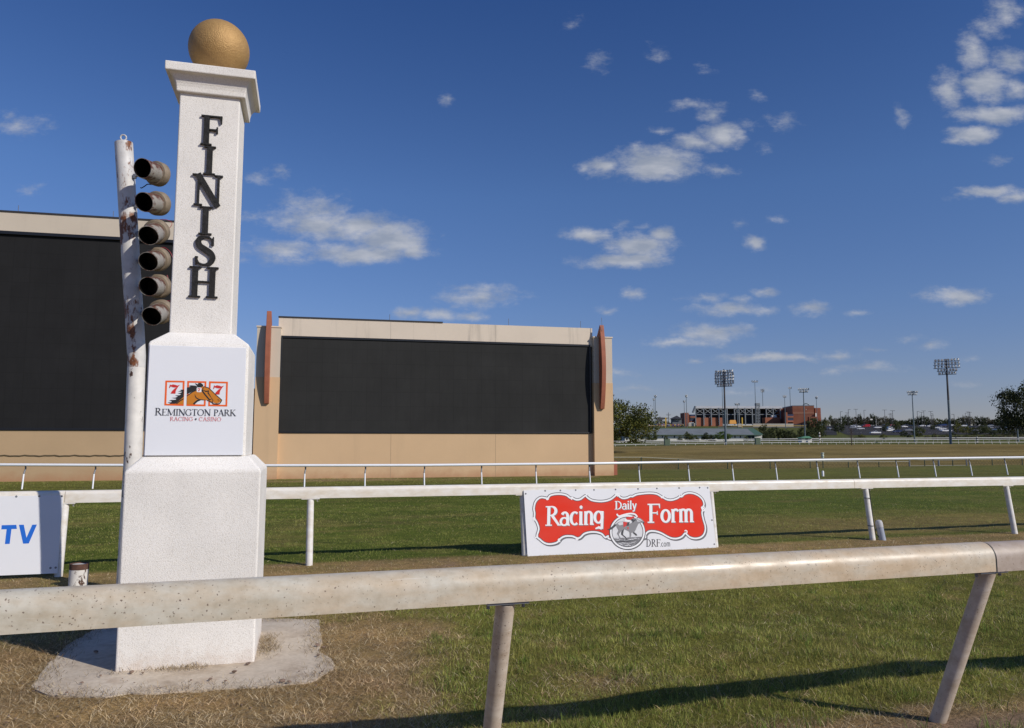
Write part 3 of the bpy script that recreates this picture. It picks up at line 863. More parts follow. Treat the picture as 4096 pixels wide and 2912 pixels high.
# ------------------------------------------------------------------ flat lettering and pictures on a plane
class Art:
    """Thin printed pieces on a plane, each a hair above the one before it; pixels go through a local map to the photograph."""
    def __init__(s, plane, ox, oy, k, base=.0015):
        s.pl, s.ox, s.oy, s.k, s.h, s.mb, s.b0, s.i = plane, ox, oy, k, base, MB(), base, 0
    def ab(s, x, y): return s.pl.uv(s.ox + x / s.k, s.oy + y / s.k)
    def lift(s, d=0): s.i += 1; s.h = s.b0 + (s.i % 16) * .00002
    def poly_ab(s, pts, h=None):
        h = s.h if h is None else h
        s.mb.add([s.pl.pt(a, b, h) for a, b in pts], [tuple(range(len(pts)))])
    def poly(s, pts):
        q = [s.ab(*p) for p in pts]
        area = sum(q[i - 1][0] * q[i][1] - q[i][0] * q[i - 1][1] for i in range(len(q)))
        if area < 0: q = q[::-1]
        s.poly_ab(q); s.lift()
    def ribbon_ab(s, pts, ws, close=False):
        pts = [np.array(p, float) for p in pts]
        if not isinstance(ws, (list, tuple)): ws = [ws] * len(pts)
        n = len(pts); L = []; R = []
        for i in range(n):
            a = pts[(i - 1) % n] if close else pts[max(i - 1, 0)]; b = pts[(i + 1) % n] if close else pts[min(i + 1, n - 1)]
            d = b - a; d = d / (np.linalg.norm(d) + 1e-12); nn = np.array([-d[1], d[0]])
            L.append(pts[i] + nn * ws[i] / 2); R.append(pts[i] - nn * ws[i] / 2)
        k = n if close else n - 1
        vs = [s.pl.pt(*p, s.h) for p in L] + [s.pl.pt(*p, s.h) for p in R]
        s.mb.add(vs, [(i, n + i, n + (i + 1) % n, (i + 1) % n) for i in range(k)])
        s.lift(.00003)
    def ribbon(s, pts, w, close=False):
        u = np.linalg.norm(s.ab(100, 0) - s.ab(0, 0)) / 100
        s.ribbon_ab([s.ab(*p) for p in pts], [q * u for q in w] if isinstance(w, (list, tuple)) else w * u, close)
def spline(pts, close=False, k=4):
    pts = [np.array(p, float) for p in pts]; n = len(pts); out = []
    for i in range(n if close else n - 1):
        p0 = pts[(i - 1) % n] if close or i else pts[0]; p1 = pts[i]; p2 = pts[(i + 1) % n]
        p3 = pts[(i + 2) % n] if close or i + 2 < n else pts[-1]
        for j in range(k):
            t = j / k
            out.append(.5 * (2 * p1 + (p2 - p0) * t + (2 * p0 - 5 * p1 + 4 * p2 - p3) * t * t + (3 * p1 - p0 - 3 * p2 + p3) * t ** 3))
    if not close: out.append(pts[-1])
    return out

def glyph(ch, T=.15, H=.055, serif=True, lc=.70):
    """Strokes of a letter of cap height 1: (width, [(points, widths)])."""
    S = []; sf = .10 if serif else 0
    def st(x, y0=0., y1=1., w=T, s0=True, s1=True):
        S.append(([(x, y0), (x, y1)], [w, w]))
        if serif:
            if s0: S.append(([(x - w / 2 - sf, y0 + H / 2), (x + w / 2 + sf, y0 + H / 2)], [H, H]))
            if s1: S.append(([(x - w / 2 - sf, y1 - H / 2), (x + w / 2 + sf, y1 - H / 2)], [H, H]))
    def ln(a, b, w0=H, w1=None): S.append(([a, b], [w0, w1 or w0]))
    def arc(cx, cy, rx, ry, a0, a1, hi=T, lo=H, n=22):
        P = []; W = []
        for i in range(n + 1):
            a = math.radians(a0 + (a1 - a0) * i / n)
            P.append((cx + rx * math.cos(a), cy + ry * math.sin(a))); W.append(lo + (hi - lo) * abs(math.cos(a)) ** 1.3)
        S.append((P, W))
    l = T / 2 + sf
    if ch == 'I': st(l); w = 2 * l
    elif ch == 'F':
        st(l); ln((l, 1 - H / 2), (l + .48, 1 - H / 2)); ln((l, .52), (l + .36, .52))
        if serif: S.append(([(l + .47, 1), (l + .50, .76)], [.10, .03])); S.append(([(l + .36, .62), (l + .36, .42)], [.04, .06]))
        w = l + .54
    elif ch == 'E':
        st(l); ln((l, 1 - H / 2), (l + .45, 1 - H / 2)); ln((l, .52), (l + .36, .52)); ln((l, H / 2), (l + .48, H / 2))
        if serif: S.append(([(l + .45, 1), (l + .46, .80)], [.08, .03])); S.append(([(l + .49, 0), (l + .51, .22)], [.08, .03]))
        w = l + .54
    elif ch == 'N':
        st(l * .8 + .02, w=H * 1.35, s0=True, s1=False); st(l + .62, w=H * 1.35, s0=False); ln((l - .05, 1), (l + .62, .0), T * 1.05)
        if serif: ln((l - .22, 1 - H / 2), (l, 1 - H / 2))
        w = l + .62 + l * .7
    elif ch == 'S':
        P = [(.50, .80), (.44, .93), (.29, .975), (.14, .92), (.09, .79), (.15, .65), (.30, .54), (.46, .42), (.52, .27), (.46, .10), (.30, .025), (.13, .07), (.06, .22)]
        W = [H, H * 1.2, H * 1.2, T * .8, T, T * 1.05, T * 1.1, T * 1.1, T, T * .8, H * 1.2, H * 1.2, H]
        q = spline(P, k=3); S.append((q, list(np.interp(np.linspace(0, 1, len(q)), np.linspace(0, 1, len(W)), W))))
        if serif: S.append(([(.50, .70), (.525, .985)], [.09, .03])); S.append(([(.055, .30), (.04, .01)], [.09, .03]))
        w = .60
    elif ch == 'H':
        st(l); st(l + .56); ln((l, .51), (l + .56, .51)); w = 2 * l + .56
    elif ch == 'R':
        st(l); arc(l + .12, .75, .28, .225, 90, -90); ln((l, 1 - H / 2), (l + .14, 1 - H / 2)); ln((l, .525), (l + .14, .525))
        ln((l + .18, .53), (l + .58, .03), T * .9, T * .75)
        if serif: ln((l + .5, H / 2), (l + .72, H / 2))
        w = l + .62
    elif ch == 'P':
        st(l); arc(l + .12, .73, .28, .245, 90, -90); ln((l, 1 - H / 2), (l + .14, 1 - H / 2)); ln((l, .485), (l + .14, .485)); w = l + .44
    elif ch == 'D':
        st(l); arc(l + .10, .5, .46, .475, 90, -90); ln((l, 1 - H / 2), (l + .12, 1 - H / 2)); ln((l, H / 2), (l + .12, H / 2)); w = l + .66
    elif ch == 'M':
        st(l * .8, w=H * 1.35, s1=False); st(l + .80, w=T, s1=False); ln((l - .02, 1), (l + .38, .05), T); ln((l + .38, .05), (l + .80, 1), H * 1.2)
        if serif: ln((l - .2, 1 - H / 2), (l, 1 - H / 2)); ln((l + .76, 1 - H / 2), (l + .98, 1 - H / 2))
        w = 2 * l + .80
    elif ch == 'G':
        arc(.44, .5, .38, .475, 48, 322); S.append(([(.76, .08), (.76, .46)], [T * .85, T * .85]))
        if serif: ln((.64, .46), (.88, .46)); S.append(([(.70, .70), (.71, .98)], [.09, .03]))
        w = .86
    elif ch == 'C':
        arc(.44, .5, .38, .475, 48, 315)
        if serif: S.append(([(.69, .70), (.70, .98)], [.09, .03]))
        w = .78
    elif ch == 'O': arc(.45, .5, .39, .475, 0, 360, n=32); w = .90
    elif ch == 'T':
        st(.36, s1=False); ln((0, 1 - H / 2), (.72, 1 - H / 2))
        if serif: S.append(([(.015, .99), (.0, .78)], [.07, .03])); S.append(([(.705, .99), (.72, .78)], [.07, .03]))
        w = .72
    elif ch == 'A':
        ln((.08, 0), (.40, 1), H * 1.3); ln((.38, 1), (.72, 0), T); ln((.20, .33), (.62, .33))
        if serif: ln((-.03, H / 2), (.20, H / 2)); ln((.56, H / 2), (.88, H / 2))
        w = .78
    elif ch == 'K':
        st(l); ln((l, .42), (l + .50, .98), H * 1.2); ln((l + .14, .60), (l + .58, .02), T * .95)
        if serif: ln((l + .36, 1 - H / 2), (l + .62, 1 - H / 2)); ln((l + .46, H / 2), (l + .74, H / 2))
        w = l + .68
    elif ch == 'V': ln((.04, 1), (.36, 0), T); ln((.36, 0), (.68, 1), T); w = .72
    elif ch == ' ': w = .34
    elif ch == '.': S.append(([(.08, 0), (.08, T)], [T, T])); w = .2
    # lower case
    elif ch == 'a': arc(.24, .20, .20, .19, 0, 360, T * .8, H * 1.3); S.append(([(.44, 0), (.44, lc * .62)], [T, T])); arc(.27, lc * .62, .17, lc * .33, 0, 150, T, H * 1.6); S.append(([(.44, .05), (.56, .0)], [H * 1.5, H])); w = .56
    elif ch == 'c': arc(.26, lc / 2, .22, lc / 2 - H * .6, 50, 310, T, H * 1.5); w = .46
    elif ch == 'o': arc(.27, lc / 2, .22, lc / 2 - H * .6, 0, 360, T, H * 1.5); w = .54
    elif ch == 'i': S.append(([(.12, 0), (.12, lc)], [T, T])); arc(.13, lc + .22, .045, .045, 0, 360, .09, .09, 10); w = .26
    elif ch == 'l': S.append(([(.12, 0), (.12, 1.05)], [T, T])); w = .25
    elif ch == 'n': S.append(([(.12, 0), (.12, lc)], [T, T])); arc(.29, lc - .22, .17, .20, 165, 0, T, H * 1.6); S.append(([(.46, 0), (.46, lc - .20)], [T, T])); w = .58
    elif ch == 'm':
        S.append(([(.12, 0), (.12, lc)], [T, T]))
        for q in (.26, .58): arc(q, lc - .21, .16, .19, 165, 0, T, H * 1.6); S.append(([(q + .16, 0), (q + .16, lc - .19)], [T, T]))
        w = .88
    elif ch == 'r': S.append(([(.12, 0), (.12, lc)], [T, T])); arc(.28, lc - .2, .16, .18, 165, 30, T * .8, H * 1.8); w = .42
    elif ch == 'g': arc(.26, lc / 2 + .04, .22, lc / 2 - .06, 0, 360, T, H * 1.5); S.append(([(.48, lc), (.46, -.22)], [T, T * .9])); S.append(([(.46, -.20), (.28, -.14), (.08, -.20)], [H * 2.2, H * 2.2, H])); w = .60
    elif ch == 'y': S.append(([(.08, lc), (.28, .05)], [T, T * .9])); S.append(([(.48, lc), (.22, -.24)], [T * .8, T * .8])); S.append(([(.22, -.22), (.06, -.20)], [H * 2, H * 2])); w = .5
    else: w = .4
    if serif and ch in 'inmrl':
        S.append(([(.02, H / 2), (.26, H / 2)], [H, H]))
        if ch in 'inmr': S.append(([(.02, lc - H / 2), (.12, lc - H / 2)], [H * 1.2, H * 1.2]))
        if ch == 'n': S.append(([(.36, H / 2), (.60, H / 2)], [H, H]))
        if ch == 'm': S.append(([(.32, H / 2), (.54, H / 2)], [H, H])); S.append(([(.64, H / 2), (.88, H / 2)], [H, H]))
    return w, S
def write(art, text, p0, p1, cap, T=.15, H=.055, serif=True, shear=0.0, gap=.10, lc=.70, dx=0, dy=0, scale_first=1.0):
    a0 = art.ab(p0[0] + dx, p0[1] + dy); a1 = art.ab(p1[0] + dx, p1[1] + dy)
    d = a1 - a0; Lw = np.linalg.norm(d); d = d / Lw; up = np.array([-d[1], d[0]])
    u = np.linalg.norm(art.ab(p0[0], p0[1] - 100) - art.ab(*p0)) / 100
    Hc = cap * u
    gl = [(glyph(c, T, H, serif, lc), scale_first if i == 0 else 1.0) for i, c in enumerate(text)]
    tot = sum(g[0] * k for g, k in gl) + gap * (len(text) - 1)
    sx = Lw / tot
    x = 0
    for (w, S), k in gl:
        for P, W in S:
            art.ribbon_ab([a0 + d * ((x + px * k) * sx + shear * py * Hc * k) + up * py * Hc * k for px, py in P], [q * (sx * .5 + Hc * .5) * k for q in W])
        x += w * k + gap

# ------------------------------------------------------------------ the finish post
post = thing("finish_post", PIL_C, "tall white stucco finish post with black letters and a gold ball on top", "finish post")
R3 = lambda prof, c=0.0: MB().rings(PIL_C + PU * c, PU, PV, prof)
SH_C = PIL_C - PU * .026; MI_C = PIL_C - PU * .012
base = mesh_obj("base_block", R3([(.472, .0), (.473, .7), (.476, 1.41), (.473, 1.432), (.378, 1.532)]), STUCCO, post, bevel=.014, bevel_seg=3)
mid = mesh_obj("middle_block", R3([(.364, 1.528), (.364, 2.385), (.356, 2.405), (.242, 2.497)], -.012), STUCCO, post, bevel=.014, bevel_seg=3)
shaft = mesh_obj("shaft", R3([(.231, 2.492), (.231, 4.50)], -.026), STUCCO, post, bevel=.012, bevel_seg=3)
cap = mesh_obj("cap_moulding", R3([(.234, 4.452), (.262, 4.452), (.264, 4.492), (.269, 4.515), (.280, 4.545), (.298, 4.572), (.310, 4.585), (.341, 4.587), (.342, 4.660)], -.016), STUCCO, post, bevel=.008, bevel_seg=2)
bm_ = MB()
BR = .246
prof = [(BR * math.sin(math.radians(a)), -BR * math.cos(math.radians(a))) for a in range(22, 181, 6)]
bm_.lathe((PIL_C[0], PIL_C[1], 4.735 + BR * .93), (0, 0, 1), prof, 48)
mesh_obj("gold_ball", bm_, GOLD, post, smooth_angle=60)

# printed panel on the middle block
panel_plane = Plane(MI_C - PV * .386, PU, (0, 0, 1))
pb = MB()
cor = [panel_plane.uv(*p) for p in ((579, 1823), (972, 1823), (983, 1391), (597, 1381))]
x0 = (cor[0][0] + cor[3][0]) / 2; x1 = (cor[1][0] + cor[2][0]) / 2; z0 = 1.540; z1 = (cor[2][1] + cor[3][1]) / 2
z1 = min(z1, 2.392)
pb.sweep([(x0, z0), (x1, z0), (x1, z1), (x0, z1)], panel_plane.pt(0, 0, -.021), panel_plane.pt(0, 0, 0), panel_plane.u, panel_plane.v)
panel = mesh_obj("sign_panel", pb, PANEL, post, bevel=.002)
# logo; coordinates read off the photograph at 5.7125 px per px from (580, 1480)
def logo(name, mat): 
    a = Art(panel_plane, 580, 1480, 5.7125, logo.h)
    return a
logo.h = .0012
def close_art(a, name, mat, parent, step=.00015):
    o = mesh_obj(name, a.mb, mat, parent); logo.h = a.b0 + .0004; return o
FR = [((467, 240), (908, 247), (885, 820), (442, 808), (507, 280), (863, 285), (848, 775), (488, 772)),
      ((968, 250), (1405, 257), (1385, 828), (947, 820), (1008, 290), (1363, 295), (1345, 788), (988, 780)),
      ((1465, 258), (1896, 268), (1880, 833), (1445, 826), (1503, 300), (1855, 305), (1840, 795), (1485, 790))]
a = logo("f", None)
for f in FR:
    for i in range(4):
        j = (i + 1) % 4
        a.poly([f[i], f[j], f[4 + j], f[4 + i]])
close_art(a, "logo_frame", INK_ORANGE, panel)
SEVEN = [(572, 330), (584, 330), (588, 347), (640, 328), (700, 340), (742, 356), (800, 338), (756, 388), (722, 440), (702, 490), (697, 540), (585, 538), (615, 485), (672, 428), (733, 386), (690, 401), (635, 394), (590, 374), (563, 416), (550, 414)]
a = logo("s", None)
a.poly(SEVEN); hh0 = logo.h
close_art(a, "logo_numeral", INK_RED, panel); logo.h = hh0
a = logo("s", None); a.poly([(x + 1007, y + 20) for x, y in SEVEN])
close_art(a, "logo_numeral", INK_RED, panel)
a = logo("h", None)
a.poly([(700, 770), (885, 610), (883, 782), (740, 776)])
a.poly([(960, 580), (1180, 440), (1330, 372), (1440, 400), (1500, 455), (1610, 560), (1742, 668), (1748, 700), (1700, 748), (1640, 765), (1560, 742), (1440, 690), (1270, 680), (1205, 690), (1120, 782), (950, 782)])
close_art(a, "logo_horse", INK_TAN, panel)
a = logo("m", None)
a.poly([(700, 770), (545, 773), (590, 757), (512, 735), (595, 738), (618, 712), (548, 703), (600, 685), (700, 680), (722, 655), (610, 636), (690, 632), (760, 605), (690, 580), (790, 577), (832, 545), (748, 541), (825, 517), (858, 494), (755, 489), (840, 472), (805, 455), (892, 444), (886, 612)])
a.poly([(960, 555), (962, 400), (1055, 380), (990, 362), (1060, 350), (1150, 356), (1215, 392), (1140, 300), (1212, 330), (1220, 297), (1278, 297), (1335, 340), (1325, 375), (1180, 442)])
for P, W in (([(1345, 378), (1450, 408), (1520, 470), (1620, 570), (1755, 685)], 20), ([(1755, 680), (1742, 720), (1706, 770), (1640, 782), (1562, 775), (1532, 742), (1420, 692)], [24, 22, 24, 30, 30, 24, 16]),
             ([(1275, 680), (1205, 698), (1165, 730), (1110, 782)], [24, 44, 44, 44]), ([(1140, 555), (1150, 600), (1175, 640), (1240, 672), (1390, 690)], [6, 20, 26, 20, 12]),
             ([(1290, 450), (1370, 560), (1480, 690)], 34), ([(960, 592), (1090, 500), (1185, 455)], 24), ([(720, 772), (790, 715), (885, 655)], [26, 26, 24]),
             ([(1345, 430), (1315, 440)], 16), ([(1310, 452), (1390, 490), (1455, 480), (1440, 520), (1480, 580), (1520, 640)], [6, 30, 40, 34, 20, 10]),
             ([(1470, 690), (1530, 655), (1555, 690), (1540, 725)], 20), ([(1648, 692), (1670, 672), (1695, 690), (1690, 725)], [8, 12, 14, 6]), ([(1345, 385), (1310, 440)], 14)):
    a.ribbon(P, W)
close_art(a, "logo_mane", INK_BLACK, panel)
a = logo("w", None)
a.poly([(1195, 398), (1282, 402), (1293, 414), (1291, 498), (1280, 508), (1192, 504), (1182, 492), (1184, 408)])
close_art(a, "logo_badge", INK_WHITE, panel)
a = logo("r", None)
a.poly([(1198 + (x - 550) * .315, 416 + (y - 328) * .325) for x, y in SEVEN])
close_art(a, "logo_badge_numeral", INK_RED, panel)
a = logo("t", None)
write(a, "REMINGTON PARK", (228, 1034), (2078, 1052), 150, .125, .045, True, 0, .035, scale_first=1.13)
close_art(a, "park_name", INK_DARK, panel)
a = logo("t", None)
write(a, "RACING", (573, 1160), (1095, 1163), 92, .085, .05, True, 0, .10)
hh0 = logo.h; close_art(a, "park_subtitle", INK_RED, panel); logo.h = hh0; a = logo("t", None)
write(a, "CASINO", (1232, 1166), (1742, 1170), 92, .085, .05, True, 0, .10)
close_art(a, "park_subtitle", INK_RED, panel)
a = logo("d", None)
a.poly([(1165, 1095), (1190, 1121), (1165, 1147), (1140, 1121)])
close_art(a, "logo_diamond", INK_DARK, panel)

# raised letters F I N I S H down the shaft
shaft_plane = Plane(SH_C - PV * .2325, PU, (0, 0, 1))
LBOX = [('F', 350, 0, 1.624, 730, 878, 760, 945), ('I', 350, 0, 1.624, 748, 840, 955, 1138), ('N', 350, 0, 1.624, 672, 885, 1143, 1336),
        ('I', 350, 0, 1.624, 716, 818, 1345, 1527), ('S', 400, 500, 1.804, 686, 826, 806, 1016), ('H', 400, 500, 1.804, 634, 862, 1028, 1246)]
for ch, ox, oy, k, xa, xb, ya, yb in LBOX:
    A = shaft_plane.uv(ox + xa / k, oy + (yb - 4) / k); B = shaft_plane.uv(ox + xb / k, oy + (ya + 3) / k)
    xm = (A[0] + B[0]) / 2
    w, S = glyph(ch, .178, .050, True)
    mb = MB(); hh = B[1] - A[1]; ww = (B[0] - A[0])
    xs_ = [px for P, W in S for px, _ in P]; lo, hi = min(xs_) - .02, max(xs_) + .02
    thick = .019
    for q, (P, W) in enumerate(S):
        pts = [np.array([A[0] + (px - lo) / (hi - lo) * ww, A[1] + py * hh]) for px, py in P]
        ws = [v * (hh * .55 + ww / (hi - lo) * .45) for v in W]
        L = []; Rr = []
        for i in range(len(pts)):
            d = pts[min(i + 1, len(pts) - 1)] - pts[max(i - 1, 0)]; d = d / (np.linalg.norm(d) + 1e-9); nn = np.array([-d[1], d[0]])
            L.append(pts[i] + nn * ws[i] / 2); Rr.append(pts[i] - nn * ws[i] / 2)
        t = thick + q * .0004
        n = len(L)
        vs = [shaft_plane.pt(*p, -.004) for p in L + Rr] + [shaft_plane.pt(*p, t) for p in L + Rr]
        fs = []
        for i in range(n - 1):
            fs += [(2 * n + i, 3 * n + i, 3 * n + i + 1, 2 * n + i + 1), (i, 2 * n + i, 2 * n + i + 1, i + 1), (n + i + 1, 3 * n + i + 1, 3 * n + i, n + i)]
        fs += [(0, n, 3 * n, 2 * n), (n - 1, 3 * n - 1, 4 * n - 1, 2 * n - 1)]
        mb.add(vs, fs)
    lo_ = mesh_obj("letter", mb, LETTER, post)
    lo_['label'] = "raised black letter " + ch

# ------------------------------------------------------------------ signal mast with six hooded lamps
MD = 8.6
def mp_(x, y, d=MD): return at_y(x, y, d)
foot = np.array([mp_(530, 1850)[0] - .01, MD, 0.0])
mast = thing("signal_mast", foot, "rust streaked white pipe mast carrying six hooded signal lamps behind the finish post", "signal mast")
path = [foot, mp_(531, 1850), mp_(545.5, 1470), mp_(546.5, 1425), mp_(544, 1380), mp_(495, 572)]
mesh_obj("lower_pole", MB().tube(path[:3], .094, 28), RUSTY_LOW, mast, smooth_angle=40)
mesh_obj("upper_pole", MB().tube(path[2:], [.094, .096, .097, .098], 28), RUSTY, mast, smooth_angle=40)
tp = path[-1]; axd = (path[-1] - path[-2]) / np.linalg.norm(path[-1] - path[-2])
eb = MB(); ring = []
for i in range(17):
    t = 2 * math.pi * i / 16
    ring.append(tp + axd * (.065 + .034 * math.sin(t)) + np.array([.034 * math.cos(t), 0, 0]))
eb.tube(ring, .009, 8, caps=False); eb.tube([tp - axd * .01, tp + axd * .035], .009, 8)
mesh_obj("eye_bolt", eb, RUSTY, mast, smooth_angle=50)
LAMPS = [((570, 673), (629, 695), 1.02), ((576, 808), (631, 814), 1.0), ((594, 942), (626, 927), 1.0), ((593, 1046), (630, 1037), .98), ((594, 1146), (633, 1145), .98), ((607, 1265), (644, 1247), .98)]
for i, (fp, hp, k) in enumerate(LAMPS):
    h = at_y(*hp, MD - .12); f = at_y(*fp, MD - .37)
    ax = (f - h); L = np.linalg.norm(ax); ax = ax / L
    par = bpy.data.objects.new("signal_lamp", None); COL.objects.link(par); par.parent = mast
    par.location = [float(v) for v in (h - np.array(mast.location))]
    R = .108 * k
    hb = MB().lathe(h, ax, [(.03, -.085), (.10 * k, -.075), (.137 * k, -.045), (.138 * k, .03), (.128 * k, .045), (R, .05)], 30, cap0=True)
    mesh_obj("lamp_housing", hb, LAMP_TAN, par, smooth_angle=35)
    # hood: long tube, cut back on the lower half
    vb = MB(); n = 30; e = np.cross(ax, np.array([0, 0, 1.0])); e /= np.linalg.norm(e); g = np.cross(e, ax)
    vs = []
    for r in (R, R - .006):
        for t in range(3):
            for q in range(n):
                a_ = 2 * math.pi * q / n
                tt = [.046, .13, L + .02 - .035 * (.5 - .5 * math.sin(a_))][t]
                vs.append(h + ax * tt + (e * math.cos(a_) + g * math.sin(a_)) * r)
    fo = []; fi = []
    for t in range(2):
        for q in range(n):
            fo.append((t * n + q, t * n + (q + 1) % n, (t + 1) * n + (q + 1) % n, (t + 1) * n + q))
            b0 = 3 * n
            fi.append((b0 + t * n + (q + 1) % n, b0 + t * n + q, b0 + (t + 1) * n + q, b0 + (t + 1) * n + (q + 1) % n))
    for q in range(n): fo.append((2 * n + q, 2 * n + (q + 1) % n, 5 * n + (q + 1) % n, 5 * n + q))
    vb.add(vs, fo, 0); vb.f += fi; vb.m += [1] * len(fi)
    mesh_obj("lamp_hood", vb, [LAMP_WHITE, LAMP_BLACK], par, smooth_angle=50)
    mesh_obj("lamp_lens", MB().lathe(h, ax, [(.0, .06), (R - .008, .052)], 24), plain("dark lens %d" % i, (.01, .008, .007), .3), par, smooth_angle=60)
    # bracket to the pole
    t_ = (h[2] - path[-2][2]) / (path[-1][2] - path[-2][2]); pp = path[-2] + (path[-1] - path[-2]) * t_
    dv = (h - pp); dv = dv / np.linalg.norm(dv)
    mesh_obj("lamp_bracket", MB().tube([pp + dv * .085, h - dv * .11], .013, 8).box(pp + dv * .125, (.03, .035, .05)), GALV, par, smooth_angle=50)
for pts in ([(612, 886), (640, 878), (670, 880), (688, 893), (680, 910), (668, 918)], [(634, 993), (655, 990), (675, 1002), (688, 1022), (692, 1040)], [(668, 1100), (676, 1125), (674, 1150), (684, 1170), (690, 1190)], [(650, 1207), (665, 1203), (684, 1205)]):
    mesh_obj("red_wire", MB().tube([at_y(x, y, MD - .05) for x, y in spline(pts, k=5)], .0028, 5, caps=False), WIRE_RED, mast)
mesh_obj("black_wire", MB().tube([at_y(x, y, MD - .06) for x, y in spline([(606, 738), (590, 737), (578, 745), (566, 752), (562, 750)], k=4)], .006, 5), WIRE_BLACK, mast)

# cut off pipe
sp = on_z(311, 2348, 0.0)
stub = thing("pipe_stub", sp, "short cut off white pipe with a rusty brown rim in the grass", "pipe stub")
pr = MB().lathe(sp, (0.02, 0, 1), [(.098, -.1), (.098, .205)], 28)
mesh_obj("pipe", pr, RUSTY_LOW, stub, smooth_angle=40)
mesh_obj("rusty_rim", MB().lathe(sp, (0.02, 0, 1), [(.0985, .2), (.0995, .2), (.1, .262), (.088, .264), (.087, .02)], 28), RUST, stub, smooth_angle=40)
mesh_obj("pipe_cap", MB().lathe(sp, (0.02, 0, 1), [(.0, .252), (.082, .252)], 24), plain("pale pipe cap", (.6, .58, .54), .7), stub)

# ------------------------------------------------------------------ rails
def s_of(p): return float(RAIL_N @ np.asarray(p))
def rail_plane(s, z): return RAIL_N * s + np.array([0, 0, z])
def rail_hit(x, y, s):
    d = px_dir(x, y); t = (s - CAM @ RAIL_N) / (d @ RAIL_N); return CAM + d * t
def beam_profile(hgt, dep, r):
    """Side view of the beam: flat face towards the viewer, top rolled over, small lip below; a = across (away from viewer), b = up from the top."""
    P = [(0, -hgt), (0, -r * 1.05)]
    for i in range(1, 9):
        a_ = math.pi / 2 * i / 8
        P.append((r - r * math.cos(a_), -r * 1.05 + r * 1.05 * math.sin(a_)))
    P += [(dep * .7, 0), (dep * .93, -.008), (dep, -.03), (dep, -hgt * .55), (dep * .55, -hgt)]
    return P
# near rail (outside the picture on both sides)
a0 = on_z(0, 2340, 1.10); a1 = on_z(3980, 2152, 1.10)
dirn = (a1 - a0); dirn /= np.linalg.norm(dirn); nrm = np.array([-dirn[1], dirn[0], 0])
near_rail = thing("near_rail", on_z(2800, 2860, 0), "dusty mud specked white rail crossing close to the camera on leaning posts", "guard rail")
prof = beam_profile(.155, .130, .082); a0[2] -= .032; a1[2] -= .032
mesh_obj("rail_beam", MB().sweep(prof, a0 - dirn * 4.2, a1 - dirn * .006, nrm, (0, 0, 1)), RAIL_NEAR, near_rail, smooth_angle=30)
mesh_obj("joint_seam", MB().sweep([(x * .97 + .002, y * .985 - .002) for x, y in prof], a1 - dirn * .008, a1 + dirn * .008, nrm, (0, 0, 1)), WIRE_BLACK, near_rail)  # black strip drawn for the dark seam between the two beams
mesh_obj("rail_beam", MB().sweep([(x + .001, y - .002) for x, y in prof], a1 + dirn * .006, a1 + dirn * 5.5, nrm, (0, 0, 1)), RAIL_OLD, near_rail, smooth_angle=30)
LEAN = np.array([.078, -.42, .92])
def near_post(top, b=None):
    b = top - LEAN if b is None else b
    LN = top - b
    mb = MB().tube([b - LN * .15, top - LN / np.linalg.norm(LN) * .004], .0445, 24)
    p = mesh_obj("rail_post", mb, POST_NEAR, near_rail, smooth_angle=40)
    br = MB().box(top + np.array([0, 0, -.006]), (.20, .09, .010), dirn, nrm)
    for sx in (-.085, .085):
        br.tube([top + dirn * sx + np.array([0, 0, .0]), top + dirn * sx + np.array([0, 0, -.034])], .009, 6)
    mesh_obj("post_bracket", br, GALV, near_rail)
Zb = 1.068 - .155
def beam_at(x, y):
    o = a0 + nrm * .055; d = px_dir(x, y); p = CAM + d * (((o - CAM) @ nrm) / (d @ nrm)); p[2] = Zb; return p
near_post(beam_at(2023, 2422), beam_at(2023, 2422) - np.array([.095, -.40, .915])); near_post(beam_at(3950, 2266), on_z(3750, 2886)); near_post(beam_at(2023, 2422) - dirn * 2.75)

# middle rail
mid_rail = thing("middle_rail", on_z(1238, 2257, 0), "white rolled beam rail on round posts along the edge of the turf course", "guard rail")
MS, MZ = 10.78, .985
m0 = rail_hit(0, 1967, MS); m1 = rail_hit(4096, 1907, MS)
def mid_line(x):
    p = rail_hit(x, 1960, MS); f = (p[0] - m0[0]) / (m1[0] - m0[0]); return m0 + (m1 - m0) * f
md = (m1 - m0); md /= np.linalg.norm(md); mn = np.cross((0, 0, 1), md)
mprof = beam_profile(.150, .12, .05)
seams = [-2600, 262, 3420, 8200]
for q in range(3):
    A = m0 + (m1 - m0) * ((seams[q]) / 4096.0) if q else m0 - md * 8
    B = m0 + (m1 - m0) * ((seams[q + 1]) / 4096.0) if q < 2 else m1 + md * 10
    if q: A = mid_line(seams[q])
    if q < 2: B = mid_line(seams[q + 1]) - md * .006
    mesh_obj("rail_beam", MB().sweep(mprof, A, B, mn, (0, 0, 1)), RAIL_MID, mid_rail, smooth_angle=30)
def mid_post(bx, by, base=None):
    b = on_z(bx, by, 0.0) if base is None else base
    k = (MS + .05 - s_of(b)); top = b + RAIL_N * k
    top = np.array([top[0], top[1], m0[2] + (m1[2] - m0[2]) * ((top - m0) @ md) / np.linalg.norm(m1 - m0) - .150])
    mesh_obj("rail_post", MB().tube([b - (top - b) * .12, top], .046, 20), POST_MID, mid_rail, smooth_angle=40)
    mesh_obj("post_bracket", MB().box(top + np.array([0, 0, -.007]), (.24, .10, .012), md, mn).tube([top + md * .09 - np.array([0, 0, .045]), top + md * .09], .010, 6), POST_MID, mid_rail)
def s_col(x, sv):
    d = px_dir(x, 2200); k = d[0] / d[1]; y = sv / (.9588 - .2840 * k); return np.array([k * y, y, 0.0])
for bx in (240, 1238, 3493, 4064): mid_post(0, 0, s_col(bx, 10.71))
